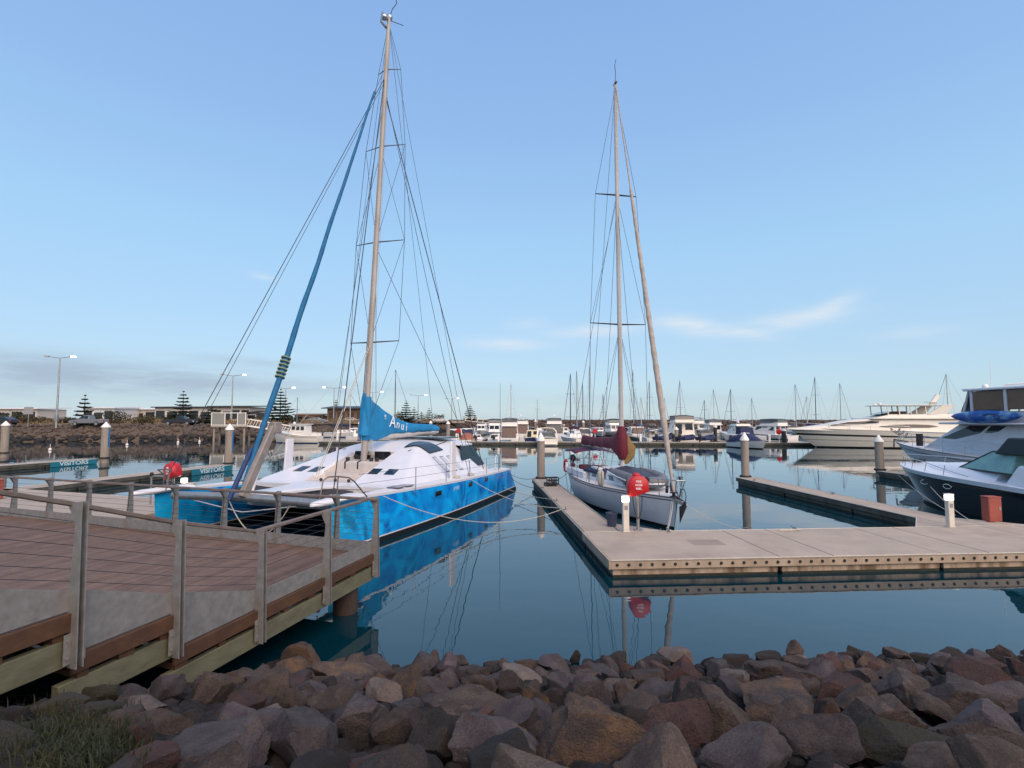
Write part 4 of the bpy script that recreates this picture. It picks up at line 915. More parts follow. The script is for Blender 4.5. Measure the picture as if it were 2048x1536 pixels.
for k in range(41):
    u = k / 40; p = q0.lerp(q1, u); p.y += .012 * math.sin(u * 23); p.x += .010 * math.sin(u * 31); pts.append(p)
    rs.append((.06 + .03 * math.sin(min(u * 4.2, 1) * 1.57) if u < .24 else .090 - .050 * (u - .24) / .76) * (1 + .06 * math.sin(u * 90)))
mb.tube(pts, rs, 14); mb.build('furled_headsail', M('deep blue sailcloth', (.004, .13, .29), .75, rgb2=(.004, .085, .20), vs=2.5, bump=.35, bs=5), cat)
mb = MB()
for k in range(6): p = q0.lerp(q1, .205 + .008 * k); mb.tube([p, p + (q1 - q0).normalized() * .045], .15, 14)
mb.build('sail_tie', M('pale green webbing', (.17, .22, .14), .8), cat)
mb = MB(); mb.tube([q1, V((7.55, 0, 18.1))], .01, 6); mb.build('headstay', WIRE, cat)
mb = MB(); mb.bar((.80, -.10, 1.42), (1.86, -.12, 3.36), .17, .24, up=(1, 0, 0)); mb.box((1.95, -.12, 3.34), (.30, .24, .34)); mb.build('raised_bowsprit', M('weathered grey spar', (.27, .235, .22), .55, rgb2=(.20, .175, .16), vs=4), cat, bevel=.03)
mb = MB(); mb.tube([(.65, .22, 1.35), (1.35, .16, 2.75)], .07, 10); mb.build('rolled_sail_tail', M('dark navy sailcloth', (.015, .04, .13), .7), cat)
mb = MB(); b0, b1 = V((6.95, 0, 2.86)), V((12.95, 0, 2.96))
mb.tube([b0, b1], .115, 12, flat=1.15); mb.build('boom', MAST2, cat)
mb = MB(); secs = []   # the draped sail cover on the boom
for k in range(25):
    u = k / 24; x = 6.62 + 6.35 * u; zt = 3.20 + 1.28 * max(0, 1 - u / .62) ** 1.75 + .16 * (1 - u) + .13 * min(1, u / .5) * (1 - .5 * max(0, (u - .9) / .1)); zb = 2.78 + .22 * min(1, u * 4) - (.14 * math.sin(min(u / .3, 1) * 3.14)) + .015 * math.sin(u * 40)
    w = .19 - .05 * u + .02 * math.sin(u * 33); m_ = (zt + zb) / 2
    secs.append([(x + .012 * (zt - 2.8), sx * w * a + .015 * math.sin(u * 50 + b * 9), zb + (zt - zb) * b) for sx, a, b in ((1, .75, 0), (1, 1.05, .18), (1, .95, .4), (1, .72, .65), (1, .42, .87), (1, .1, 1), (-1, .1, 1), (-1, .42, .87), (-1, .72, .65), (-1, .95, .4), (-1, 1.05, .18), (-1, .75, 0))])
mb.loft(secs, closed=True, cap0=True, cap1=True)
mb.tube([MP(2.95) + V((-.06, 0, 0)), MP(3.4) + V((-.05, 0, 0)), MP(4.46)], [.22, .22, .165], 14)
cover = mb.build('sail_cover', BLUEC, cat, ang=60)
def cov(x, y, z):
    X = 8.9 + x; u = (X - 6.62) / 6.35; b = .50 + y / 1.0; w = (.19 - .05 * u) * (.95 + (.72 - .95) * min(max((b - .4) / .25, 0), 1))
    return V((X, -w - .035 - z, 3.42 - .12 * x + y))
for ch, x0, sz, dy in (('A', -.46, .74, .05), ('n', -.02, .54, .0), ('u', .36, .54, -.03), ('i', .70, .54, -.04)):
    lettering(ch, sz, lambda x, y, z, x0=x0, dy=dy: cov(x0 + x, y + dy - .05, z), cover, WTEXT, shear=.32, bold=-.004, depth=.006)
lettering('!!', .26, lambda x, y, z: cov(-.95 + x, y + .14, z), cover, WTEXT, depth=.006)
rope('pale mooring line hanging in a bight from the catamaran crossbeam', cat.matrix_basis @ V((.9, .5, 1.35)), cat.matrix_basis @ V((.9, -1.7, 1.36)), .95, .016)

# ------------------------------------------------------------------ the white yacht beside the finger
yb, ys = W2(3.42, 4.70), W2(2.45, 13.9); YL = (yb - ys).length
ya = thing('sailing_yacht', 'white sailing yacht with maroon boom cover moored beside the finger pontoon', 'sailing yacht', ys, math.atan2(yb.y - ys.y, yb.x - ys.x))
HY = Hull(YL, 2.95, .98, 1.04, rake=.28, srake=.45, stern=.66, mid=.45, pw=2.0, flare=.30, sp=1.2, low=.84, chine=.55)
mb = MB(); HY.build(mb, [(-.5, 0), (0, 0), (.10, 0), (.13, 0), (.05, .5), (-.10, 1), (-.06, 1), (0, 1)], [1, 1, 0, 0, 0, 2, 0], deckm=3, camber=.05)
mb.build('hull', [GREYW, M('black boot top', (.010, .010, .012), .5), M('dark rub strake', (.07, .065, .07), .5), GELD], ya, ang=50)
mb = MB()
for sg in (1, -1): mb.tube([HY.P(t, HY.sheer(t), sg) + V((0, 0, .02)) for t in [k / 24 for k in range(25)]], .022, 6)
mb.build('toe_rail', M('dark toe rail', (.08, .07, .07), .5), ya)
F = frustum(2.9, 6.4, .95, .62, 1.0, 1.46, .9, .1, .12, z0f=1.05)
mb = MB(); fr_add(mb, F); trunk = mb.build('cabin_trunk', GEL, ya, bevel=.05)
mb = MB()
for sd in ('left', 'right'):
    for a, b in ((.12, .24), (.40, .54), (.64, .76)): mb.panel(F[sd], a, b, .32, .74, .01)
mb.build('port_light', M('grey port light', (.07, .09, .10), .2), trunk, bevel=.01)
mb = MB(); mb.b2(4.85, 5.5, -.35, .35, 1.46, 1.52); mb.b2(3.0, 4.0, -.8, .75, 1.455, 1.56); mb.build('companion_hatch', WARM, trunk, bevel=.02)
mb = MB(); mb.hexa([V(q) for q in ((2.6, .62, 1.48), (4.5, .45, 1.46), (4.5, .78, 1.30), (2.6, 1.02, 1.30), (2.6, .60, 1.60), (4.5, .43, 1.55), (4.5, .80, 1.40), (2.6, 1.04, 1.42))]); 
mb.v += [(x, -y, z) for x, y, z in mb.v]; k = len(mb.f); mb.f += [tuple(i + 8 for i in f) for f in mb.f[:k]]; mb.m += [0] * k
mb.build('navy_cover', NAVY, ya, bevel=.03)
mb = MB(); mb.b2(.35, 2.9, -1.0, 1.0, .98, 1.06); mb.b2(.3, 2.9, .78, 1.12, 1.0, 1.30); mb.b2(.3, 2.9, -1.12, -.78, 1.0, 1.30); mb.build('cockpit_coaming', GEL, ya, bevel=.04)
mb = MB(); mb.b2(1.2, 2.0, -.35, .5, 1.1, 1.45); mb.b2(.5, 1.0, -.6, -.1, 1.1, 1.42); mb.build('cockpit_cushion', M('maroon canvas', (.13, .008, .022), .75, rgb2=(.10, .006, .017), vs=4, bump=.3, bs=6), ya, bevel=.06)
mb = MB(); ring = [(1.0 + .0, .46 * math.cos(a), 1.55 + .46 * math.sin(a)) for a in [k * math.pi / 12 for k in range(25)]]; mb.tube(ring, .018, 6)
for k in range(5): a = k * 1.256; mb.tube([(1.0, 0, 1.55), (1.0, .46 * math.cos(a), 1.55 + .46 * math.sin(a))], .01, 5)
mb.tube([(1.1, 0, 1.05), (1.05, 0, 1.55)], .06, 8); mb.build('steering_wheel', STEEL, ya)
ym = lambda z: V((4.60 - (z - 1.4) * .012, 0, z))
mb = MB(); mb.tube([ym(1.05), ym(2), ym(10), ym(16.5), ym(18.15)], [.105, .10, .095, .085, .06], 14, flat=.8); mast = mb.build('mast', MAST2, ya)
mb = MB(); mb.tube([ym(18.1) + V((-.12, 0, 0)), ym(18.1) + V((.14, 0, 0))], .05, 6); mb.tube([ym(18.1), ym(18.1) + V((0, .02, .55)), ym(18.1) + V((.1, -.05, .75)), ym(18.1) + V((0, .05, 1.1))], .013, 5); mb.build('masthead_fitting', BLACK, mast)
for z, l in ((7.54, 1.22), (13.12, .92)):
    mb = MB()
    for sg in (1, -1): mb.tube([ym(z), ym(z) + V((-.15, sg * l, .06))], [.04, .022], 8, flat=.45)
    mb.build('spreader', M('dark spreader', (.035, .025, .03), .45), ya)
mb = MB()
for sg in (1, -1):
    a, b = ym(7.6) + V((-.15, sg * 1.22, 0)), ym(13.18) + V((-.15, sg * .92, 0)); mb.tube([ym(17.9), b, a, V((4.25, sg * 1.32, 1.0))], 0.0090, 5)
    mb.tube([ym(13.0), a, V((4.3, sg * 1.30, 1.0))], 0.0083, 5); mb.tube([ym(7.4), V((3.9, sg * 1.3, 1.0))], 0.0083, 5); mb.tube([ym(7.4), V((4.9, sg * 1.25, 1.0))], 0.0083, 5)
    mb.tube([ym(8.5) + V((-1.4, 0, -6.2)), V((.1, sg * .8, 1.0))], 0.0060, 5)
mb.tube([ym(18.05), V((.2, 0, 1.1))], 0.0090, 5); mb.tube([ym(13.3), V((-.1, .9, 1.6))], 0.0090, 5); mb.tube([ym(13.3), V((-.1, -.9, 1.6))], 0.0090, 5); mb.tube([ym(12.6), V((6.5, 0, 1.15))], 0.0090, 5)
mb.build('rigging_wire', WIRE, ya)
mb = MB()
for dx, dy in ((-.12, .03), (-.13, -.04), (.12, .02)): mb.tube([ym(2.2) + V((dx, dy, 0)), ym(17.8) + V((dx * .7, dy, 0))], .006, 5)
mb.build('halyard', ROPE, ya)
f0, f1 = V((YL - .25, 0, 1.22)), ym(17.9) + V((.1, 0, 0)); pts, rs = [], []
for k in range(61):
    u = k / 60; pts.append(f0.lerp(f1, u)); rs.append((.045 + .06 * min(1, u / .14) if u < .14 else .105 - .045 * (u - .14) / .55 if u < .69 else .030) * (1 + .10 * math.sin(u * 160)))
mb = MB(); mb.tube(pts, rs, 12); mb.build('furled_genoa', M('sun bleached sailcloth', (.42, .36, .315), .8, rgb2=(.30, .25, .215), vs=3.5, bump=.4, bs=8, stretch=(1, 1, 1.6)), ya)
mb = MB(); p = f0 + V((0, 0, -.16)); mb.lathe([(.13, 0), (.13, .03), (.06, .04), (.06, .12), (.13, .13), (.13, .16)], p, 14); mb.tube([(p.x - .35, .12, 1.2), (p.x - .35, .12, 1.5)], .07, 10); mb.tube([(p.x - .05, -.22, 1.2), (p.x - .02, -.22, 1.42)], .05, 10); mb.build('furler_drum', BLACK, ya)
mb = MB(); a, b = ym(2.42) + V((-.1, 0, 0)), V((-.55, 0, 2.28)); mb.tube([a, b], .075, 10, flat=1.2); mb.build('boom', MAST2, ya)
mb = MB(); secs = []
for k in range(21):
    u = k / 20; x = 4.52 - 4.95 * u; zt = 2.78 + .12 * math.sin(u * 7) * .3 + .42 * max(0, 1 - u / .22); zb = 2.36 - .04 * u - .30 * max(0, 1 - u / .2) - (.02 * math.sin(u * 30)); w = .17 - .03 * u + .02 * math.sin(u * 21)
    secs.append([(x, sx * w * q, zb + (zt - zb) * r) for sx, q, r in ((1, .7, 0), (1, 1, .25), (1, .9, .55), (1, .55, .88), (1, .1, 1), (-1, .1, 1), (-1, .55, .88), (-1, .9, .55), (-1, 1, .25), (-1, .7, 0))])
mb.loft(secs, closed=True, cap0=True, cap1=True); mb.tube([ym(1.95) + V((.02, 0, 0)), ym(2.2) + V((.03, 0, 0)), ym(2.9), ym(3.3)], [.14, .24, .23, .14], 16)
mb.build('boom_cover', MATS['maroon canvas'], ya, ang=60)
mb = MB(); secs = []
for k in range(9):
    a = -1.25 + 2.5 * k / 8; secs.append([(x, 1.0 * math.sin(a) , 2.02 + .22 * math.cos(a) - .10 * abs(x - .2)) for x in (-.9, -.3, .4, 1.2)])
mb.loft(secs); o = mb.build('bimini', M('maroon bimini', (.11, .012, .035), .75, rgb2=(.02, .022, .07), vs=1.2), ya); so = o.modifiers.new('thick', 'SOLIDIFY'); so.thickness = .03
mb = MB()
for x in (-.85, 1.15):
    for sg in (1, -1): mb.tube([(x * .3 + .1, sg * 1.05, 1.1), (x, sg * .95, 2.06)], .013, 6)
mb.tube([(-.1, -1.0, 1.0), (-.15, -1.02, 1.62), (-.2, 0, 1.66), (-.15, 1.02, 1.62), (-.1, 1.0, 1.0)], .014, 6); mb.tube([(-.12, -1.0, 1.32), (-.18, 0, 1.34), (-.12, 1.0, 1.32)], .012, 6); mb.build('stern_rail', STEEL, ya)
mb = MB()
for sg in (1, -1):
    for t in (.14, .30, .62, .78): q = HY.P(t, HY.sheer(t), sg); mb.tube([q + V((0, -sg * .06, 0)), q + V((0, -sg * .04, .58))], .012, 6)
mb.build('stanchion', WIRE, ya)
mb = MB()
for dz in (.30, .57):
    for sg in (1, -1): mb.tube([HY.P(t, HY.sheer(t), sg) + V((0, -sg * .05, dz)) for t in (.02, .14, .30, .46, .62, .78, .90)], .004, 5)
mb.build('lifeline', WIRE, ya)
mb = MB(); z = 1.05; xb = YL
for sg in (1, -1):
    mb.tube([(xb - 1.45, sg * .72, z), (xb - 1.35, sg * .70, z + .55), (xb - .5, sg * .42, z + .58), (xb + .22, sg * .15, z + .60)], .016, 8); mb.tube([(xb - .55, sg * .36, z), (xb - .50, sg * .42, z + .58)], .015, 8); mb.tube([(xb - 1.40, sg * .70, z + .28), (xb - .1, sg * .22, z + .30)], .011, 6)
    mb.tube([(xb - .02, sg * .08, z), (xb + .22, sg * .15, z + .60)], .015, 8)
mb.tube([(xb + .22, -.15, z + .6), (xb + .22, .15, z + .6)], .016, 8); mb.build('bow_pulpit', STEEL, ya)
mb = MB()
for sg in (1, -1): mb.b2(xb - 1.0 + .1 * sg, xb - .86 + .1 * sg, sg * .56 - .06, sg * .56 + .06, z + .44, z + .60)
mb.build('navigation_lamp', BLACK, ya, bevel=.02)
mb = MB(); mb.hexa([V(q) for q in ((xb - .4, -.10, .96), (xb + .42, -.07, .90), (xb + .42, .07, .90), (xb - .4, .10, .96), (xb - .4, -.10, 1.06), (xb + .45, -.07, 1.02), (xb + .45, .07, 1.02), (xb - .4, .10, 1.06))]); mb.build('bow_roller', ALU, ya, bevel=.01)
mb = MB()   # plough anchor stowed on the roller
mb.bar((xb - .2, 0, 1.10), (xb + .52, 0, .98), .04, .07); mb.add([(xb + .50, 0, 1.0), (xb + .34, -.13, .84), (xb + .34, .13, .84), (xb + .10, 0, .26), (xb + .26, 0, .74)], [(0, 1, 4), (0, 4, 2), (1, 3, 4), (4, 3, 2), (0, 2, 3), (0, 3, 1)])
mb.tube([(xb + .1, .0, 1.1), (xb + .25, 0, 1.38), (xb + .46, 0, 1.40), (xb + .55, 0, 1.2), (xb + .5, 0, 1.02)], .014, 6); mb.build('anchor', M('dull galvanised anchor', (.055, .055, .065), .5, .4), ya)
for x, sg, r in ((5.75, 1, .12),):
    t = thing('boat_fender', 'cream cylinder fender standing on the side deck of the white yacht', 'fender', ya.matrix_basis @ V((5.55, -1.26, 1.03)))
    mb = MB(); mb.lathe([(.02, 0), (.09, .03), (.13, .10), (.13, .50), (.09, .57), (.03, .60)], n=16); mb.build('body', M('cream fender vinyl', (.42, .39, .34), .5), t)
    mb = MB(); mb.tube([(.13 * math.cos(a), 0, .58 + .16 * math.sin(a)) for a in [k * math.pi / 8 for k in range(9)]], .014, 6); mb.build('lanyard', DKLINE, t)
t = thing('horseshoe_buoy', 'red horseshoe lifebuoy hung on the stern rail of the white yacht', 'lifebuoy', ya.matrix_basis @ V((.0, -1.08, 1.30)), ya.rotation_euler.z)
mb = MB(); mb.tube([(.20 * math.cos(a), .0, .27 * math.sin(a)) for a in [-1.1 + k * (math.pi + 2.2) / 14 for k in range(15)]], .07, 10); mb.build('body', RED, t)
mb = MB(); mb.tube([(.2, -.0, -.2), (.2, 0, .2)], .075, 10, 0); mb.build('reflective_band', WTEXT, t)
t = thing('outboard_motor', 'dark outboard motor clamped to the stern rail of the white yacht', 'outboard motor', ya.matrix_basis @ V((.15, -.75, 1.25)), ya.rotation_euler.z)
mb = MB(); mb.ball((0, 0, .45), .17, sz=(1.2, .8, 1)); mb.build('cowling', BLACK, t)
mb = MB(); mb.bar((0, 0, .35), (.0, 0, -.35), .07, .10, up=(1, 0, 0)); mb.b2(-.05, .08, -.09, .09, .02, .18); mb.tube([(-.03, 0, -.33), (.1, 0, -.33)], .04, 8); mb.build('leg', M('maroon enamel', (.12, .01, .02), .5), t)
for sg in (1, -1):
    def f(x, y, z, sg=sg):
        X = YL - 1.28 - x * -sg if sg < 0 else YL - 1.28 - x
        tt = X / YL; q = HY.P(tt + .012, .76 + y, -1 if sg < 0 else 1); return V((X, q.y + sg * (.006 + z), .76 + y))
    lettering('FR868', .30, f, ya, BTEXT, bold=.012, name='registration')
t = thing('inflatable_dinghy', 'grey inflatable dinghy lying upturned on the foredeck of the white yacht', 'dinghy', ya.matrix_basis @ V((4.95, 0, 1.46)), ya.rotation_euler.z, None)
mb = MB(); path = [(0, .62), (1.2, .66), (2.0, .60), (2.5, .40), (2.72, .12), (2.72, -.12), (2.5, -.40), (2.0, -.60), (1.2, -.66), (0, -.62)]
mb.tube([V((x, y, .10 - x * .085 + .05 * (x / 2.7) ** 2)) for x, y in path], [.10] + [.195] * 8 + [.10], 14); tub = mb.build('tube', GREYP, t)
mb = MB(); secs = [[(x, y, .18 - x * .085 + .10 * (1 - abs(y) / w)) for y in (-w, -w * .5, 0, w * .5, w)] for x, w in ((.05, .5), (1.2, .54), (2.0, .48), (2.5, .26))]; mb.loft(secs); o = mb.build('floor', M('navy dinghy floor', (.045, .05, .075), .6), t); so = o.modifiers.new('t', 'SOLIDIFY'); so.thickness = .03
mb = MB()
for sg in (1, -1): mb.tube([V((x, sg * (y + .185), .08 - x * .085)) for x, y in ((.1, .625), (1.2, .66), (2.0, .60))] , .022, 6)
mb.tube([V((2.55, -.50, -.10)), V((2.86, -.22, -.12)), V((2.92, 0, -.12)), V((2.86, .22, -.12)), V((2.55, .50, -.10))], .03, 6); mb.build('rub_strake', WTEXT, t)
t = thing('sail_bag', 'mustard yellow sail bag hanging on the far side of the mast', 'sail bag', ya.matrix_basis @ V((4.15, .36, 1.72)), ya.rotation_euler.z + 1.45)
mb = MB(); secs = []
for k in range(9):
    u = k / 8; w = .05 + .42 * (min(u / .62, 1) ** .8 - .75 * max(0, (u - .62) / .38)); secs.append([(w * math.cos(a) + .08 * math.sin(2 * u * 3.1) + .03 * math.sin(3 * a), .10 * math.sin(a) * (1 + .3 * math.sin(2 * a + k)), 1.15 * u) for a in [j * math.pi / 6 for j in range(12)]])
mb.loft(secs, closed=True, cap0=True, cap1=True); mb.build('bag', M('mustard canvas', (.24, .155, .05), .8, rgb2=(.18, .115, .04), vs=4, bump=.4, bs=6), t)
mb = MB(); mb.tube([(0, 0, 1.13), (-.5, .3, 1.5)], .012, 6); mb.build('hanging_line', ROPE, t)

# mooring lines of the near boats
C_ = lambda u, v, z: cat.matrix_basis @ V((u, -v, z))
Y_ = lambda x, y, z: ya.matrix_basis @ V((x, y, z))
rope('taut pale mooring line from the blue hull amidships to the yacht finger', C_(8.75, 3.66, 1.18), W2(.12, 6.6, .48), .30, .011)
rope('long sagging pale mooring line from the catamaran bow to the yacht finger', C_(2.3, 3.66, 1.42), W2(.12, 6.62, .48), .62, .011)
rope('dark mooring line from the catamaran stern to the pile at the yacht finger tip', C_(13.2, 3.4, 1.2), W2(.1, 15.9, .48), .22, .011, DKLINE)
rope('dark mooring line from the blue stern quarter to the farther cleat of the yacht finger', C_(13.6, 3.55, .85), W2(.1, 12.4, .45), .22, .011, DKLINE)
rope('pale short mooring line from the farther finger cleat to the catamaran waterline', C_(12.9, 3.6, .35), W2(.12, 8.6, .46), .10, .011)
rope('pale rope looping from the yacht bow down to the walkway cleat', Y_(YL - .1, -.1, .98), W2(2.4, 2.85, .48), .10, .011)
rope('slack grey rope drooping along the yacht bow to the walkway cleat', Y_(YL - .12, -.15, .96), W2(2.2, 2.9, .47), .48, .010)
rope('thin white line running from the yacht bow to the walkway back edge', Y_(YL - .0, .1, .98), W2(6.1, 2.82, .47), .42, .008)
rope('dark mooring line from the yacht stern to the finger tip', Y_(.1, -1.0, .98), W2(.95, 14.9, .45), .06, .011, DKLINE)
mb = MB(); c = W2(5.75, 2.7, .425)
for k in range(6): mb.tube([c + V((.05 * k + .22 * math.cos(a), .05 * math.sin(a), .012 * (k % 3))) for a in [j * math.pi / 8 for j in range(17)]], .010, 5)
tag(mb.build('rope_coil', ROPE), 'flat coil of white rope on the back edge of the walkway', 'rope')
# ------------------------------------------------------------------ motor boats
def cruiser(label, loc, rz, L=9.0, B=3.0, fb=(.75, 1.15), hull=WARM, bottom=None, stripe=None, cabin=(.28, .70, 1.1), fly=0.0, canopy=None, arch=False, wheel=False,
            outboard=False, cover=None, rail=True, radar=False, wmat=None, name='motor_boat', group='motor boats berthed across the marina', top=WARM, bim=None, aft=None, cat_='motor boat'):
    """x forward from the stern; cabin = (start, end, height) as fractions of L and metres"""
    t = thing(name, label, cat_, loc, rz, group)
    H = Hull(L, B, fb[0], fb[1], rake=.12 * L, stern=.86, pw=2.1, flare=.30, low=.86, chine=.75, sp=1.5)
    mb = MB(); H.build(mb, [(-.4, 0), (0, 0), (.12, 0), (.02, .55), (-.06, .74), (-.05, 1), (0, 1)], [1, 1, 0, 2, 0, 3], n=16, deckm=4, camber=.1)
    mb.build('hull', [hull, bottom or BLACK, stripe or hull, M('rub rail', (.16, .15, .15), .5), top], t, ang=45)
    zd = lambda u: H.sheer(u)
    if cabin:
        c0, c1, ch = cabin; ch *= .86; fly *= .8; z0 = zd(c0) - .02; w = B / 2 - .30; zt = z0 + ch + (.35 if fly else .0)
        F = frustum(c0 * L, c1 * L, w, w * .74, z0, zt, ch * .95, .10, .16, z0f=zd(c1) - .02)
        mb = MB(); fr_add(mb, F); cb = mb.build('cabin', top, t, bevel=.05)
        mb = MB(); g = wmat or GLASS
        mb.panel(F['front'], .06, .47, .42, .90, .015); mb.panel(F['front'], .53, .94, .42, .90, .015)
        for sd in ('left', 'right'):
            for a, b in ((.10, .36), (.40, .66), (.70, .92)): mb.panel(F[sd], a, b, .46, .88, .015)
        mb.panel(F['back'], .08, .40, .10, .88, .015); mb.panel(F['back'], .56, .92, .42, .88, .015)
        mb.build('window', g, cb)
        if aft is not None:
            mb = MB(); q = frustum(.06 * L, c0 * L - .02, w * .86, w * .9, z0 + .12, zt - .22, .02, .25, .18); fr_add(mb, q); mb.build('cockpit_curtain', aft, t, bevel=.03)
        if fly:
            mb = MB(); q = frustum(c0 * L - .35, (c0 + (c1 - c0) * .66) * L, w * .92, w * .72, zt - .02, zt + fly, .45, .0, .06); fr_add(mb, q); mb.b2(c0 * L - .9, (c0 + (c1 - c0) * .75) * L, -w * .94, w * .94, zt - .05, zt + .06)
            mb.build('flybridge', top, t, bevel=.05)
            mb = MB(); mb.panel(q['front'], .05, .95, .62, 1.25, .02); mb.build('wind_screen', MATS['smoky clear vinyl'], t)
        zb = zt + (fly if fly else 0)
        if canopy is not None:
            x0, x1 = (c0 * L - .4, (c0 + (c1 - c0) * .62) * L) if fly else (.06 * L, (c0 + .1) * L); hz = zb + (.62 if fly else .22); mb = MB()
            mb.loft([[(x, y, hz + .10 - .22 * (y / w) ** 2 - dz) for y in (-w * .9, -w * .5, 0, w * .5, w * .9)] for x, dz in ((x0, .08), ((x0 + x1) / 2, 0), (x1, .06))])
            mb.loft([[(x, y, hz + .06 - .22 * (y / w) ** 2 - dz) for y in (-w * .9, -w * .5, 0, w * .5, w * .9)] for x, dz in ((x0, .08), ((x0 + x1) / 2, 0), (x1, .06))])
            mb.build('canopy', canopy, t)
            for x in (x0 + .05, x1 - .05):
                for sg in (1, -1): mb = MB(); mb.tube([(x, sg * w * .86, zt if fly else z0), (x, sg * w * .86, hz - .10)], .018, 6); mb.build('canopy_post', STEEL, t)
            if bim is not None:
                mb = MB()
                mb.hexa([V(p) for p in ((x0 + .06, -w * .84, zb - .15), (x1, -w * .80, zb - .1), (x1, w * .80, zb - .1), (x0 + .06, w * .84, zb - .15), (x0 + .06, -w * .84, hz - .06), (x1 - .25, -w * .80, hz - .06), (x1 - .25, w * .80, hz - .06), (x0 + .06, w * .84, hz - .06))]); mb.build('clear_curtain', bim, t)
    if arch:
        zt = zd(.2); mb = MB(); w = B / 2 - .12
        for dx in (0,): mb.loft([[V((.20 * L + o + .35 * (z - zt), y, z)) for o in (0, .28)] + [V((.20 * L + o + .35 * (z - zt), y * .9, z - .10)) for o in (.28, 0)] for y, z in ((-w, zt), (-w * .92, zt + 1.0), (-w * .66, zt + 1.38), (0, zt + 1.46), (w * .66, zt + 1.38), (w * .92, zt + 1.0), (w, zt))], closed=True, cap0=True, cap1=True)
        mb.build('radar_arch', top, t, ang=50)
        mb = MB(); q = frustum(.30 * L, .62 * L, w * .86, w * .50, zd(.4) - .02, zd(.4) + .72, .9, .0, .2); fr_add(mb, q); mb.build('windscreen', wmat or MATS['smoky clear vinyl'], t, bevel=.02)
        mb = MB(); mb.b2(-.55, .1, -B / 2 + .3, B / 2 - .3, .18, .30); mb.build('swim_platform', top, t, bevel=.04)
    if cover is not None:
        mb = MB(); secs = []
        for x, w, z in ((.03, .82, .02), (.12, .86, .62), (.30, .90, .85), (.48, .88, .92), (.62, .70, .62), (.80, .36, .18), (.90, .12, .02)):
            b = zd(x) - .12; secs.append([(x * L, B / 2 * w * q * 1.1, b + (z + .14) * r) for q, r in ((-1, 0), (-.97, .45), (-.6, .92), (0, 1), (.6, .92), (.97, .45), (1, 0))])
        mb.loft(secs, cap0=True, cap1=True); mb.build('boat_cover', cover, t, ang=60)
    if outboard:
        mb = MB()
        for y in ([-.3, .3] if L > 7.5 else [0]):
            mb.ball((-.32, y, zd(0) + .35), .30, sz=(1.1, .75, 1.2)); mb.bar((-.3, y, zd(0) + .1), (-.22, y, -.3), .14, .2, up=(1, 0, 0))
        mb.build('outboard', BLACK, t)
    if rail:
        mb = MB()
        for sg in (1, -1):
            ts = (.55, .68, .8, .9, .985); mb.tube([H.P(u, zd(u), sg) + V((0, -sg * .05, .42 + .15 * u)) for u in ts], .014, 5)
            for u in ts[:-1]: mb.tube([H.P(u, zd(u), sg) + V((0, -sg * .05, 0)), H.P(u, zd(u), sg) + V((0, -sg * .05, .42 + .15 * u))], .012, 5)
        mb.build('bow_rail', STEEL, t)
    if radar:
        mb = MB(); x = (cabin[0] + .05) * L; z = zb if cabin else 2; z = z + (.72 if canopy is not None and fly else .1); mb.tube([(x, 0, z - .2), (x, 0, z + .35)], .05, 8); mb.lathe([(.05, z + .3), (.28, z + .34), (.28, z + .48), (.1, z + .55)], (x, 0, 0), 12); mb.tube([(x, .4, z - .2), (x - .2, .4, z + 1.6)], .012, 5)
        mb.build('radar_dome', PCAP, t)
    return t
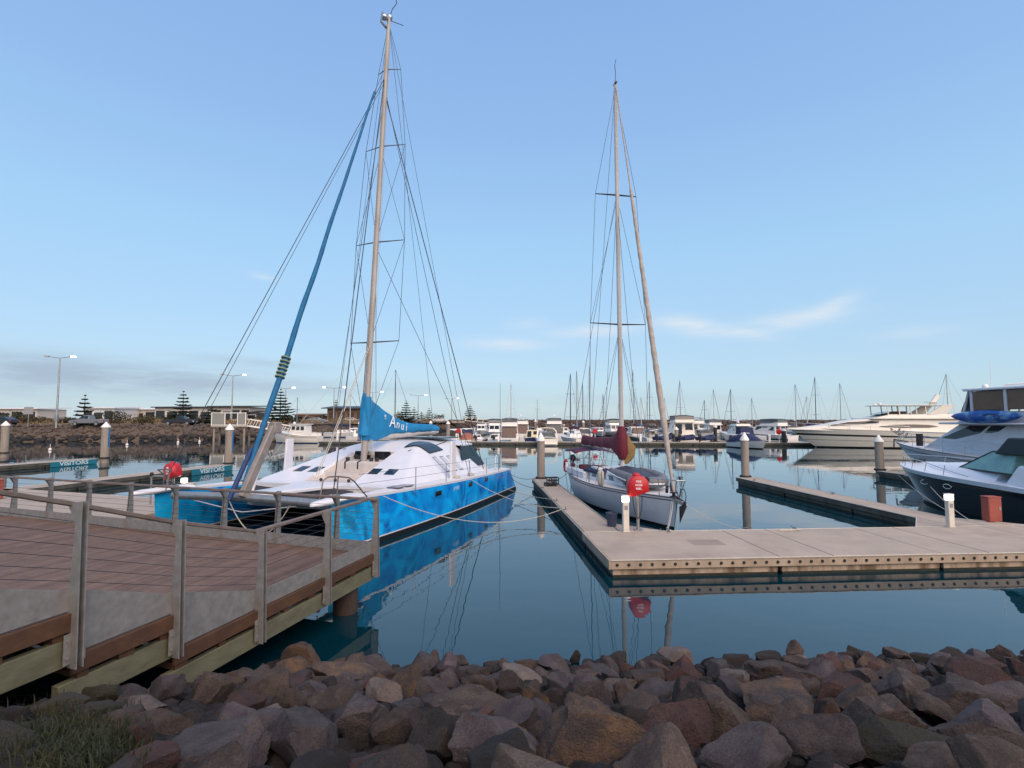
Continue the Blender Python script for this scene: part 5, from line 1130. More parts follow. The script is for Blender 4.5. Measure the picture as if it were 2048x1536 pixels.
def yacht_far(label, loc, rz, L=9.5, mast=13.0, hull=WARM, coverm=NAVY, mm=None, lean=0.0, spr=2, group='sailing yachts berthed across the marina'):
    t = thing('sailing_yacht', label, 'sailing yacht', loc, rz, group); B = L * .31
    H = Hull(L, B, .85, 1.15, rake=.1 * L, srake=.3, stern=.62, pw=2.0, flare=.3, low=.82, chine=.6)
    mb = MB(); H.build(mb, [(-.4, 0), (0, 0), (.12, 0), (0, .6), (-.08, 1), (0, 1)], [1, 1, 0, 0, 2], n=14, deckm=0, camber=.1); mb.build('hull', [hull, M('blue boot top', (.02, .05, .16), .5), M('rub rail', (.16, .15, .15), .5)], t, ang=45)
    F = frustum(.30 * L, .68 * L, B * .30, B * .18, .95, 1.45, .8, .1, .1); mb = MB(); fr_add(mb, F); cb = mb.build('cabin', WARM, t, bevel=.05)
    mb = MB()
    for sd in ('left', 'right'):
        for a in (.1, .4, .68): mb.panel(F[sd], a, a + .2, .4, .8, .012)
    mb.build('port_light', GLASS, cb)
    x = .56 * L; m = lambda z: V((x - lean * z, 0, z)); M_ = mm or MAST2
    mb = MB(); mb.tube([m(1.0), m(mast * .6), m(mast)], [.085, .08, .055], 8); ms = mb.build('mast', M_, t)
    mb = MB()
    for k in range(spr): z = mast * (k + 1) / (spr + 1) + .4; mb.tube([m(z) + V((0, -.75, 0)), m(z) + V((0, .75, 0))], .025, 6)
    if spr: mb.build('spreader', M_, ms)
    mb = MB()
    for sg in (1, -1): mb.tube([m(mast), m(mast * .55) + V((0, sg * .75, 0)), V((x - .2, sg * B * .45, 1.0))], .010, 4)
    mb.tube([m(mast), V((L - .1, 0, 1.2))], .028, 5); mb.tube([m(mast), V((.1, 0, 1.0))], .010, 4); mb.build('rigging_wire', WIRE, t)
    mb = MB(); mb.tube([m(2.2), V((x - .42 * L, 0, 2.15))], .06, 8); mb.tube([m(2.35) + V((-.05, 0, 0)), V((x - .40 * L, 0, 2.3))], [.22, .12], 8, flat=1.3); mb.build('boom_cover', coverm, t)
    mb = MB()
    for sg in (1, -1): mb.tube([V((.1, sg * B * .3, .85)), V((.05, sg * B * .3, 1.5)), V((.05, 0, 1.52))], .014, 5); mb.tube([V((L - .8, sg * .35, 1.1)), V((L - .7, sg * .3, 1.7)), V((L, 0, 1.72))], .014, 5)
    mb.build('rail', STEEL, t)
    return t
# --- the dark hulled cruiser at the right edge
dcs, dcb = W2(16.15, 2.95), W2(17.25, 12.0); dl = (dcb - dcs).length; drz = math.atan2(dcb.y - dcs.y, dcb.x - dcs.x)
t = thing('sports_cruiser', 'black hulled sports cruiser with white deck and teal windscreen cover', 'motor cruiser', dcs, drz)
H = Hull(dl, 3.3, 1.30, 1.52, rake=1.5, stern=.90, mid=.45, pw=2.3, flare=.26, low=.86, chine=.85, sp=1.0)
mb = MB(); H.build(mb, [(-.5, 0), (0, 0), (.10, 0), (0, .5), (-.30, 1), (-.16, 1), (-.11, 1), (0, 1)], [1, 1, 0, 0, 0, 2, 2], n=30, deckm=2, camber=.22)
mb.build('hull', [M('glossy black hull', (.006, .008, .012), .12), BLACK, M('cool white gelcoat', (.66, .68, .73), .3)], t, ang=50)
mb = MB(); secs = []
for x, w, z in ((.25, .86, .55), (.45, .84, .50), (.62, .72, .34), (.78, .48, .16), (.92, .16, .02)):
    b = H.sheer(x); secs.append([(x * dl, 1.65 * w * q * (H.half(x) / 1.65 * .92 + .08), b + .04 + z * r) for q, r in ((-1, 0), (-.8, .55), (-.4, .92), (0, 1), (.4, .92), (.8, .55), (1, 0))])
mb.loft(secs, cap0=True, cap1=True); mb.build('foredeck', MATS['cool white gelcoat'], t, ang=60)
F = frustum(.18 * dl, .47 * dl, 1.34, 1.0, 1.72, 2.42, 1.3, .0, .22)
mb = MB(); fr_add(mb, F); ws = mb.build('windscreen_cover', M('teal mesh cover', (.20, .38, .37), .5, rgb2=(.13, .29, .28), vs=3), t, bevel=.03)
mb = MB()
p = F['p']; mb.tube([p[2], p[6]], .03, 6); mb.tube([p[3], p[7]], .03, 6); mb.tube([p[6], p[7]], .03, 6); mb.tube([(p[2] + p[3]) / 2, (p[6] + p[7]) / 2], .03, 6); mb.tube([p[0], p[3]], .03, 6); mb.tube([p[4], p[7]], .03, 6)
mb.build('frame', BLACK, ws)
mb = MB(); fr_add(mb, frustum(.02 * dl, .21 * dl, 1.46, 1.40, 1.32, 2.05, .5, .0, .1)); mb.build('cockpit_side', MATS['cool white gelcoat'], t, bevel=.08)
mb = MB(); fr_add(mb, frustum(.02 * dl, .27 * dl, 1.30, 1.2, 2.36, 2.95, .3, .2, .25)); mb.build('cockpit_canopy', M('dark green canvas', (.008, .02, .025), .8), t, bevel=.06)
mb = MB()
for sg in (1, -1):
    ts = [.35, .48, .6, .72, .83, .93, .985]; q = [H.P(u, H.sheer(u), sg) + V((0, -sg * .10, 0)) for u in ts]
    mb.tube([a + V((0, 0, .10 + .34 * min(1, k / 2.2))) for k, a in enumerate(q)], .016, 6)
    for k, a in enumerate(q[1:-1]): mb.tube([a, a + V((-.12, 0, .40))], .013, 6)
mb.build('bow_rail', STEEL, t)
mb = MB()
for sg in (1, -1):
    for u in (.46, .62): c = H.P(u, 1.0, sg); mb.tube([c + V((.20 * math.cos(a), sg * .012, .085 * math.sin(a))) for a in [k * math.pi / 8 for k in range(17)]], .02, 6)
mb.build('port_light', STEEL, t)
mb = MB(); mb.tube([(dl * .86, -.25, 1.72), (dl * .90, 0, 1.72), (dl * .86, .25, 1.70)], .07, 8); mb.ball((dl * .84, .1, 1.72), .14, sz=(1.4, .8, .6)); mb.build('windlass', BLACK, t)
def f_(x, y, z): tt = .925; q = H.P(tt - x / dl, .96 + y, 1); return V((q.x, q.y + .006 + z, .96 + y))
mb = MB(); q = H.P(.90, 1.05, 1); mb.box(q + V((0, .01, 0)), (.34, .02, .09)); mb.build('name_plate', PCAP, t)
rope('pale mooring line from the black bow down to the walkway corner', t.matrix_basis @ V((dl * .90, .7, 1.0)), W2(12.6, 4.4, .46), .12, .012)
rope('second pale mooring line from the black hull to the lit bollard corner', t.matrix_basis @ V((dl * .55, 1.6, .9)), W2(12.3, 3.6, .46), .10, .012)

# --- the flybridge yacht behind it
fs, fb_ = W2(25.9, 7.0), W2(25.5, 22.0); fl = (fb_ - fs).length
t = thing('flybridge_yacht', 'white flybridge motor yacht with brown curtains on its upper deck', 'motor yacht', fs, math.atan2(fb_.y - fs.y, fb_.x - fs.x))
H = Hull(fl, 4.5, 1.35, 2.05, rake=2.2, stern=.92, mid=.45, pw=2.3, flare=.24, low=.86, chine=.85, sp=1.5)
mb = MB(); H.build(mb, [(-.6, 0), (0, 0), (.14, 0), (0, .45), (0, .62), (-.34, 1), (-.26, 1), (-.06, 1), (0, 1)], [1, 1, 0, 0, 0, 2, 0, 2], n=30, deckm=3, camber=.12)
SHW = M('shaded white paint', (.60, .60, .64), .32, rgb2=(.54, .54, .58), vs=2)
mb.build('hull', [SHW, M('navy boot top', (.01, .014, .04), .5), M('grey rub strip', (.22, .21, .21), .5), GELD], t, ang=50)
F = frustum(1.9, 12.0, 1.90, 1.25, 1.38, 3.30, 2.6, .3, .22, z0f=1.62)
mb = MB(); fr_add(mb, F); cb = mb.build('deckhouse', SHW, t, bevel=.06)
mb = MB()
pn = F['left']   # bl = front, so run from the bow aft
def slant(mb, q, a0, a1, b0, b1, t0, t1, off=.02):
    P = lambda a, b: (q[0] * (1 - a) + q[1] * a) * (1 - b) + (q[3] * (1 - a) + q[2] * a) * b
    n = (q[1] - q[0]).cross(q[3] - q[0]).normalized(); c = [P(a0, t0), P(a1, t0), P(b1, t1), P(b0, t1)]
    mb.hexa([p - n * .02 for p in c] + [p + n * off for p in c])
slant(mb, pn, .03, .27, .12, .27, .50, .96); slant(mb, pn, .295, .36, .295, .41, .50, .96); slant(mb, pn, .46, .97, .60, .97, .30, .92)
mb.panel(F['front'], .05, .48, .40, .88, .02); mb.panel(F['front'], .52, .95, .40, .88, .02)
pr_ = F['right']; slant(mb, pr_, .74, .98, .74, .84, .36, .84); slant(mb, pr_, .05, .54, .05, .40, .25, .82)
mb.build('window', GLASS, cb)
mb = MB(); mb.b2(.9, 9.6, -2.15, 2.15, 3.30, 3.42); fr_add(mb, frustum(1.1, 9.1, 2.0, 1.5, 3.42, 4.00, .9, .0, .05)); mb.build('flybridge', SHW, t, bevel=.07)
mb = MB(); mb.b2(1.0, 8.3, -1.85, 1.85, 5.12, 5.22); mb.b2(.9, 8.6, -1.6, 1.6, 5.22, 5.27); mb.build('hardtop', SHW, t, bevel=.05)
mb = MB()
for sg in (1, -1):
    for x0, x1 in ((6.2, 7.8), (4.4, 6.0), (2.6, 4.2), (1.2, 2.4)): mb.b2(x0, x1, sg * 1.74 - .015, sg * 1.74 + .015, 4.08, 5.08)
mb.b2(7.98, 8.01, -1.6, 1.6, 4.2, 5.08); mb.build('brown_curtain', BROWNC, t, bevel=.01)
for sg in (1, -1):
    for x in (7.9, 6.1, 4.3, 2.5, 1.15):
        mb = MB(); mb.b2(x - .07, x + .07, sg * 1.74 - .04, sg * 1.74 + .04, 3.95, 5.13); mb.build('hardtop_post', SHW, t)
    mb = MB(); mb.bar((8.45, sg * 1.7, 3.95), (8.05, sg * 1.74, 5.1), .10, .06); mb.build('hardtop_strut', SHW, t)
mb = MB(); mb.add([(8.1, -1.7, 5.1), (8.1, 1.7, 5.1), (8.8, 1.5, 4.0), (8.8, -1.5, 4.0)], [(0, 1, 2, 3)]); mb.build('clear_front', CLEAR, t)
mb = MB(); mb.ball((7.6, 1.2, 5.36), .14); mb.tube([(7.1, .6, 5.25), (7.1, .6, 5.42), (6.3, .2, 5.46)], .05, 6); mb.lathe([(.3, 5.27), (.32, 5.42), (.2, 5.52)], (5.3, 0, 0), 14); mb.tube([(7.0, 1.5, 5.2), (7.0, 1.5, 6.7)], .012, 5); mb.build('roof_aerial', PCAP, t)
mb = MB()
for sg in (1, -1):
    ts = [.30, .42, .54, .64, .74, .83, .91, .98]; q = [H.P(u, H.sheer(u), sg) + V((0, -sg * .12, 0)) for u in ts]
    for dz in (.42, .78): mb.tube([a + V((0, 0, dz)) for a in q], .017, 6)
    for a in q: mb.tube([a, a + V((.02, 0, .78))], .015, 6)
mb.build('bow_rail', STEEL, t)
mb = MB()
for k in range(3): mb.tube([(fl - .6 + .2 * math.cos(a) + .3 * k, .3 * math.sin(a), 2.55 + .14 * k + .15 * math.sin(2 * a)) for a in [j * .6 for j in range(11)]], .03, 5)
mb.tube([(fl - 1.0, 0, 2.1), (fl + .15, 0, 2.2), (fl + .2, 0, 1.7)], .06, 8); mb.build('anchor_gear', M('anchor gear grey', (.2, .18, .17), .6), t)
mb = MB(); mb.b2(11.5, 11.62, 1.3, 1.7, 1.95, 2.7); mb.build('fender_basket', BLACK, t, bevel=.03)
k_ = thing('kayak', 'blue and white kayak lying along the upper deck of the flybridge yacht', 'kayak', t.matrix_basis @ V((6.9, 2.12, 3.70)), t.rotation_euler.z)
mb = MB(); secs = []
for u in [k / 16 for k in range(17)]:
    w = .38 * math.sin(max(min(u, 1), 0) * math.pi) ** .6 + .012; secs.append([(-1.9 + 3.8 * u, w * .55 * math.cos(a), w * .9 * math.sin(a) + .18 * (2 * u - 1) ** 2 * .3) for a in [j * math.pi / 6 for j in range(12)]])
mb.loft(secs, closed=True, cap0=True, cap1=True); kh = mb.build('shell', M('marbled blue plastic', (.006, .07, .30), .35, rgb2=(.16, .33, .52), vs=2.0, lo=.5, hi=.68), k_)
mb = MB(); mb.tube([(-.5 + .42 * math.cos(a), .19 + .03 * math.sin(a), .16 * math.sin(a)) for a in [j * math.pi / 8 for j in range(17)]], .02, 6); mb.build('cockpit_rim', BLACK, k_)
# --- the long cream yacht behind
lb_, ls_ = at(1574, 880, 68.0), V((57.5, 66.0, 0)); lb_.z = 0; ll = (lb_ - ls_).length
t = thing('flybridge_yacht', 'long cream motor yacht with a black stripe and raked radar mast', 'motor yacht', ls_, math.atan2(lb_.y - ls_.y, lb_.x - ls_.x))
H = Hull(ll, 5.6, 1.9, 2.55, rake=3.6, stern=.9, mid=.42, pw=2.3, flare=.26, low=.88, chine=.9, sp=1.3)
mb = MB(); H.build(mb, [(-.5, 0), (0, 0), (.16, 0), (0, .38), (0, .42), (0, .62), (0, .72), (-.07, 1), (0, 1)], [1, 1, 0, 2, 0, 3, 0, 2], n=36, deckm=0, camber=.1)
mb.build('hull', [CREAM, M('black antifoul', (.008, .009, .012), .5), M('tan styling line', (.40, .33, .26), .5), BLACK], t, ang=50)
def low(mb):
    mb.v = [(x + .085 * ll, y, 2.0 + (z - 2.0) * .74 if z > 2.0 else z) for x, y, z in mb.v]; return mb
mb = MB(); secs = []
for u, w, z0, z1 in ((-.06, 2.2, 1.8, 4.15), (.03, 2.2, 1.8, 4.2), (.30, 2.25, 1.9, 4.25), (.45, 2.2, 2.0, 4.3), (.58, 2.05, 2.1, 3.9), (.70, 1.75, 2.2, 3.2), (.82, 1.2, 2.3, 2.75), (.92, .4, 2.4, 2.5)):
    secs.append([(u * ll, w * q, z0 + (z1 - z0) * r) for q, r in ((-1, 0), (-.96, .5), (-.86, 1), (0, 1.04), (.86, 1), (.96, .5), (1, 0))])
mb.loft(secs, cap0=True, cap1=True); sup = low(mb).build('superstructure', CREAM, t, ang=45)
def sw(pts, y0, name, mt, par):
    for sg in (1, -1):
        mb = MB(); mb.prism([(u * ll, z) for u, z in pts], lambda a, b, k, sg=sg: V((a, sg * (y0(a / ll) + .03 * k - .06 * (b - 2)), b))); low(mb).build(name, mt, par, smooth=False)
yy = lambda u: 2.22 if u < .5 else 2.22 - (u - .5) ** 1.5 * 5.6
sw([(.15, 2.95), (.20, 2.72), (.33, 2.68), (.44, 2.85), (.46, 2.98), (.38, 3.22), (.28, 3.28), (.2, 3.2)], yy, 'saloon_window', M('bronze glass', (.05, .032, .026), .08), sup)
sw([(.46, 3.56), (.55, 3.38), (.70, 3.02), (.71, 3.12), (.62, 3.62), (.5, 3.86), (.46, 3.84)], yy, 'wheelhouse_window', GLASS, sup)
mb = MB(); mb.b2(.01 * ll, .50 * ll, -2.35, 2.35, 4.14, 4.32); fr_add(mb, frustum(.03 * ll, .47 * ll, 2.25, 1.7, 4.32, 4.95, 1.9, .0, .1)); low(mb).build('flybridge', CREAM, t, bevel=.08)
mb = MB(); fr_add(mb, frustum(.30 * ll, .43 * ll, 1.7, 1.2, 4.95, 5.45, 1.6, .0, .1)); low(mb).build('windscreen', M('bronze glass', (.05, .032, .026), .08), t)
mb = MB(); mb.b2(.05 * ll, .43 * ll, -2.0, 2.0, 6.38, 6.50); low(mb).build('hardtop', CREAM, t, bevel=.04)
mb = MB()
for sg in (1, -1):
    for x in (.40, .34, .28, .25, .20):
        q = MB(); q.bar((x * ll, sg * 1.8, 4.9), (x * ll + .1, sg * 1.8, 6.4), .08, .10); low(q).build('hardtop_leg', CREAM, t)
    mb = MB(); mb.hexa([V((.10 * ll, sg * 1.9 - .08, 4.9)), V((.20 * ll, sg * 1.9 - .08, 4.9)), V((.20 * ll, sg * 1.9 + .08, 4.9)), V((.10 * ll, sg * 1.9 + .08, 4.9)), V((.06 * ll, sg * 1.9 - .08, 6.4)), V((.12 * ll, sg * 1.9 - .08, 6.4)), V((.12 * ll, sg * 1.9 + .08, 6.4)), V((.06 * ll, sg * 1.9 + .08, 6.4))]); low(mb).build('arch_wing', CREAM, t)
mb = MB(); mb.bar((.12 * ll, 0, 6.5), (.08 * ll, 0, 8.3), .25, .5); mb.b2(.095 * ll, .14 * ll, -.6, .6, 7.0, 7.1); mb.ball((.41 * ll, .5, 6.7), .22); mb.ball((.40 * ll, -.9, 6.62), .18); low(mb).build('radar_mast', CREAM, t)
mb = MB()
for sg in (1, -1):
    ts = [.40, .5, .6, .7, .8, .88, .95, .99]; q = [H.P(u, H.sheer(u), sg) + V((0, -sg * .15, 0)) for u in ts]
    mb.tube([a + V((0, 0, .6)) for a in q], .022, 5)
    for a in q: mb.tube([a, a + V((0, 0, .6))], .018, 5)
mb.build('bow_rail', STEEL, t)
mb = MB(); mb.ball((.07 * ll, .9, 4.0), .6, sz=(1.6, .7, .6)); mb.build('tender', GREYP, t)

# ------------------------------------------------------------------ far floating walkways, posts and piles
def far_pontoon(label, a, b, B):
    a, b = V(a), V(b); a.z = b.z = 0; d = b - a
    return pontoon(label, a, math.atan2(d.y, d.x), d.length, B, 'far_pontoon', seg=12, bolts=False, side=FSIDE)
far_pontoon('long far walkway across the marina in front of the berthed motor boats', (-27.5, 75.0, 0), (40.5, 70.3, 0), 2.4)
far_pontoon('second far walkway behind the first row of berthed boats', (-16, 134, 0), (40, 128, 0), 2.4)
for px, y1, lb in ((1176, 26, 'short far finger between the cream sports cruiser and the grey yacht'), (1330, 30, 'short far finger left of the cream trawler'), (1455, 28, 'short far finger left of the navy covered boat'), (1560, 22, 'short far finger by the black pile with the red ring'), (960, 30, 'short far finger by the blue and white runabout')):
    p = at(px, 884, 76.0); far_pontoon(lb, (p.x, 75.5, 0), (p.x + 1.6, 75.5 + y1, 0), 1.2)
for px, Y, h, lb in ((997, 76, 1.0, 'white post on the far walkway, left of the stacked cruiser'), (1034, 76, 1.0, 'white post on the far walkway, right of the stacked cruiser'), (1156, 75.5, 1.05, 'white post on the far walkway behind the yacht boom'), (1281, 75, 1.0, 'white post on the far walkway, right of the yacht mast'), (1539, 72.8, .95, 'white post on the far walkway beside the navy covered boat'), (675, 79, 1.0, 'white post on the far walkway near the catamaran mast'), (640, 79.5, .95, 'white post on the far walkway right of the red hose reel'), (913, 77, 1.0, 'white post on the far walkway left of the navy canopy boat'), (1172, 108, 1.2, 'white post on the second far walkway')):
    p = at(px, 880, Y); t = thing('pedestal_post', lb, 'post', (p.x, Y, .41), 0, 'white posts on the far walkways')
    mb = MB(); mb.b2(-.13, .13, -.13, .13, 0, h - .12); mb.build('post', PCAP, t, bevel=.02); mb = MB(); mb.lathe([(.19, h - .12), (.19, h), (.08, h + .08)], n=12); mb.build('cap', M('lit lamp lens', (1, .93, .8), .4, emit=2) if False else PCAP, t)
pile('grey pile with blue strip at the tip of the farther visitors finger', ong(209, 916, .41), 3.25, r=.30, strip=True)
pile('grey pile with blue strip at the tip of the visitors finger nearest the catamaran', ong(457, 927, .41), 3.15, r=.27, strip=True)
pile('grey pile with white cone at the left edge of the photo', ong(8, 906, .41), 3.3, r=.31)
pile('black pile with white cap beside the navy covered boat', V((29.0, 75.2, 0)), 2.7, r=.26, dark=True, cone=False)
pile('black pile with white cap at the bow of the long cream yacht', V((36.6, 71.0, 0)), 2.3, r=.30, dark=True, cone=False)
for px, Y, tp, lb in ((896, 78, 3.2, 'grey pile with white cone left of the navy canopy boat'), (719, 79, 3.2, 'grey pile with white cone behind the catamaran sail cover mast'), (861, 90, 3.2, 'grey pile with white cone just behind the sail cover end'), (1353, 75, 2.4, 'grey pile left of the cream trawler'), (1005, 110, 3.4, 'grey pile left of the stacked cruiser'), (1071, 112, 3.4, 'grey pile behind the navy striped launch'), (1167, 112, 3.2, 'grey pile behind the grey yacht'), (1545, 118, 3.2, 'grey pile behind the open speed boat'), (1477, 112, 3.2, 'grey pile behind the navy covered boat')):
    pile(lb, at(px, 880, Y), tp, r=.28)
# visitors fingers and walkway on the left
WL0, WL1 = V((-12.6, 17.0, 0)), V((-42, 26.8, 0)); d = (WL1 - WL0).normalized(); nrm = V((-d.y, d.x, 0))
pontoon('wide concrete walkway on the left beyond the boardwalk railing', WL0 + V((0, 0, 0)) - nrm * 3.7 * 1.0 if nrm.y < 0 else WL0, math.atan2(d.y, d.x), (WL1 - WL0).length, 3.7) if False else None
pontoon('wide concrete walkway on the left beyond the boardwalk railing', WL1, math.atan2(-d.y, -d.x), (WL1 - WL0).length, 3.7)
def vfinger(label, a, b, text):
    a, b = V(a), V(b); dd = b - a; rz = math.atan2(dd.y, dd.x); t = pontoon(label, a, rz, dd.length, 1.2, 'finger_pontoon', bolts=False, side=FSIDE, group='visitor fingers')
    mb = MB(); L_ = dd.length; mb.b2(L_ - 3.5, L_ - .05, -.05, -.022, .02, .395); mb.build('sign_board', M('teal sign board', (.012, .16, .23), .5), t)
    lettering('VISITORS', .42, lambda x, y, z: V((L_ - 1.8 + x * 1.25, -.055 - z, .21 + y)), t, M('pale sign lettering', (.62, .68, .70), .5), bold=.006)
    return t
vfinger('visitors finger pontoon with teal sign nearer the catamaran', (-22.5, 23.2, 0), (-19.6, 37.0, 0), 1)
vfinger('visitors finger pontoon with teal sign farther left', (-37.0, 28.0, 0), (-33.4, 42.6, 0), 1)
vfinger('visitors finger pontoon at the left edge of the photo', (-50.5, 33.0, 0), (-47.2, 48.0, 0), 1)
hose_reel('red covered fire hose reel standing by the lit lamp at the catamaran bow', at(343, 1010, 19.5).xy.to_3d() + V((0, 0, .41)), -.5, h=1.0)
dup(CAB, (-20.6, 21.2, .41), -.3, 'faded red cabinet cut by the left edge on the far left walkway')
bollard('cream service bollard with lit top beside the red hose reel at the catamaran bow', V((-12.3, 19.9, .41)), 1.0, -.4)
t = thing('boarding_rail', 'thin grey hoop rail on the left walkway beside the red hose reel', 'rail', (-13.6, 20.0, .41), -.3)
mb = MB(); mb.tube([(0, 0, 0), (0, 0, 1.0), (.1, 0, 1.05), (.7, 0, 1.05), (.85, 0, .8), (.9, 0, 0)], .03, 8); mb.build('hoop', ALU, t); mb = MB(); mb.ball((0, 0, 1.12), .07); mb.build('knob', BLACK, t)

# ------------------------------------------------------------------ land, breakwater, road
def px_at(px, Y): p = at(px, 860, Y); return V((p.x, Y, 0))
SHORE = [(-190, 70), (-110, 78), (-80, 82), (-62, 86), (-48, 92), (-40, 104), (-34, 120), (-27, 142), (-19, 166), (-14, 186)]
def shore_y(x):
    for (xa, ya_), (xb, yb_) in zip(SHORE[:-1], SHORE[1:]):
        if xa <= x <= xb: return ya_ + (yb_ - ya_) * (x - xa) / (xb - xa)
    return SHORE[0][1] if x < SHORE[0][0] else 186
mb = MB(); prof = [(-3, -1.6), (0, .0), (1.6, .7), (3.2, 1.5), (4.9, 2.2), (6.3, 2.42), (16, 2.40), (60, 2.45), (400, 2.5)]
secs = []; pts = []
for (xa, ya_), (xb, yb_) in zip(SHORE[:-1], SHORE[1:]):
    for k in range(8): pts.append(V((xa + (xb - xa) * k / 8, ya_ + (yb_ - ya_) * k / 8, 0)))
pts.append(V((-14, 186, 0)))
for i, p in enumerate(pts):
    dv = (pts[min(i + 1, len(pts) - 1)] - pts[max(i - 1, 0)]).normalized(); nn = V((-dv.y, dv.x, 0)); nn = (nn + V((0, .6, 0))).normalized()
    secs.append([p + nn * o + V((0, 0, z + (.1 * noise.noise(V((p.x * .3, o, 3))) if z < 2.3 else 0))) for o, z in prof])
mb.loft(secs); 
GND = M('dry foreshore soil', (.115, .080, .055), .9, rgb2=(.085, .062, .042), vs=.25, bump=.3, bs=2)
struct(mb.build('foreshore_land', GND))
BANKR = M('bank stones', (.066, .048, .037), .9, rgb2=(.115, .086, .068), vs=.9, bump=.5, bs=3)
WETR = M('wet bank stones', (.012, .010, .009), .8, rgb2=(.02, .017, .014), vs=1)
mb = MB(); rr = random.Random(8)
for (xa, ya_), (xb, yb_) in zip(SHORE[1:-1], SHORE[2:]):
    dl_ = math.hypot(xb - xa, yb_ - ya_); n = int(dl_ * (15 if ya_ < 110 else 7))
    dv = V((xb - xa, yb_ - ya_, 0)).normalized(); nn = (V((-dv.y, dv.x, 0)) + V((0, .6, 0))).normalized()
    for k in range(n):
        u = rr.random(); o = rr.uniform(-.4, 6.0); z = max(-.1, o * .45 if o < 5.2 else 2.36) + .12; p = V((xa + (xb - xa) * u, ya_ + (yb_ - ya_) * u, 0)) + nn * o
        add_stone(mb, p.x, p.y, z, rr.uniform(.26, .58), rr, 1 if z < .75 else 0)
tag(mb.build('bank_stones', [BANKR, WETR], ang=30), 'tumbled dark stones facing the far bank', 'stones', kind='stuff')
# breakwater
t = thing('breakwater', 'long dark rock breakwater closing the marina under the horizon', 'breakwater', (0, 0, 0))
mb = MB(); mb.loft([[(x, y - 6, -1), (x, y - 1.6, 2.7), (x, y + 1.6, 2.7), (x, y + 6, -1)] for x, y in ((-30, 205), (-10, 215), (40, 222), (110, 222), (190, 205), (260, 180))], cap0=True, cap1=True); mb.build('core', BANKR, t)
mb = MB()
for k in range(2600):
    u = rr.random(); x = -30 + 290 * u; y = 205 + (x + 30) * .5 if x < -10 else 215 + (x + 10) * .14 if x < 40 else 222 if x < 110 else 222 - (x - 110) * .2125 if x < 190 else 205 - (x - 190) * .357
    o = rr.uniform(-5.2, 2); z = 2.75 if o > -1.8 else 2.7 + (o + 1.8) * .8; add_stone(mb, x, y + o, z, rr.uniform(.45, .95), rr)
tag(mb.build('armour_rock', M('breakwater rock', (.055, .036, .030), .9, rgb2=(.10, .07, .058), vs=.4), t, ang=30), kind='stuff')
# road along the far bank, verge of dry grass
mb = MB()
mb.loft([[V((x, shore_y(x) + 8.5, 2.46)), V((x, shore_y(x) + 14.5, 2.47))] for x in [-190 + 4 * k for k in range(44)]]); struct(mb.build('road', M('pale asphalt', (.16, .135, .115), .9, rgb2=(.19, .16, .14), vs=.3)))
mb = MB(); VG = [(-190 + 3 * k) for k in range(56)]
mb.loft([[V((x, shore_y(x) + 16 + o, 2.4 + z * (.8 + .4 * noise.noise(V((x * .12, 5, 0)))))) for o, z in ((0, 0), (1.5, .55), (4, .85), (8, .9), (14, .3))] for x in VG]); struct(mb.build('verge', M('dry grass verge', (.22, .150, .075), .9, rgb2=(.14, .098, .052), vs=.6, bump=.4, bs=3)))
mb = MB()
for k in range(6000):
    x = rr.uniform(-150, -24); o = rr.uniform(.2, 9); b = V((x, shore_y(x) + 16 + o, 2.75 + .06 * o)); h = rr.uniform(.25, .8); w = rr.uniform(.05, .16); a = rr.uniform(0, 3.1); dx, dy = w * math.cos(a), w * math.sin(a)
    mb.add([b + V((-dx, -dy, 0)), b + V((dx, dy, 0)), b + V((rr.uniform(-.2, .2), 0, h))], [(0, 1, 2)], rr.randrange(3))
tag(mb.build('dry_grass', [M('straw grass', (.27, .185, .090), .9), M('brown grass', (.18, .112, .056), .9), M('olive grass', (.11, .095, .040), .9)], smooth=False), 'straw coloured tussock grass along the far road', 'grass', kind='stuff')

# ------------------------------------------------------------------ street lamps, trees, buildings, cars on the far bank
def lamp(label, px, Y, h, lit=(0, 1), w=1.6, zb=2.45):
    p = at(px, 840, Y); t = thing('street_lamp', label, 'street lamp', (p.x, Y, zb), 0, 'double armed street lamps along the far road')
    mb = MB(); mb.tube([(0, 0, -.3), (0, 0, h * .5), (0, 0, h)], [.17, .13, .09], 10); mb.build('pole', ALU, t)
    mb = MB(); mb.b2(-.22, .22, -.2, .2, .8, 1.9); mb.build('junction_box', ALU, t, bevel=.03) if Y < 95 else None
    for sg, on in zip((-1, 1), lit):
        mb = MB(); mb.tube([(0, 0, h - .05), (sg * w * .5, 0, h + .08), (sg * w, 0, h + .28)], [.05, .045, .04], 6); mb.build('arm', ALU, t)
        mb = MB(); mb.b2(sg * w - .38, sg * w + .38, -.16, .16, h + .26, h + .36); hd = mb.build('lamp_head', ALU, t, bevel=.03)
        mb = MB(); mb.b2(sg * w - .34, sg * w + .34, -.14, .14, h + .12, h + .255); mb.build('lens', LAMPW if on else CEDGE, hd, bevel=.02)
    return t
for a in (('tall street lamp farthest left, lit on one side', 113, 86, 11.2, (0, 1), 2.2), ('street lamp behind the white gangway, lit on one side', 463, 112, 10.4, (0, 1), 2.4), ('street lamp behind the furled blue sail', 570, 128, 8.6, (0, 1), 1.9), ('street lamp beside the brown building, both sides lit', 667, 140, 9.4, (1, 1), 2.7), ('street lamp just right of the catamaran mast', 745, 155, 9.0, (0, 1), 2.6), ('street lamp between the rigging over the sail cover', 836, 170, 8.7, (0, 1), 2.4), ('street lamp farthest right, over the end of the sail cover', 903, 190, 8.4, (0, 1), 2.3)): lamp(*a)
NEEDLE = M('norfolk pine needles', (.016, .030, .018), .85, rgb2=(.030, .045, .022), vs=1.2)
TRUNKM = M('pine bark', (.10, .07, .05), .9)
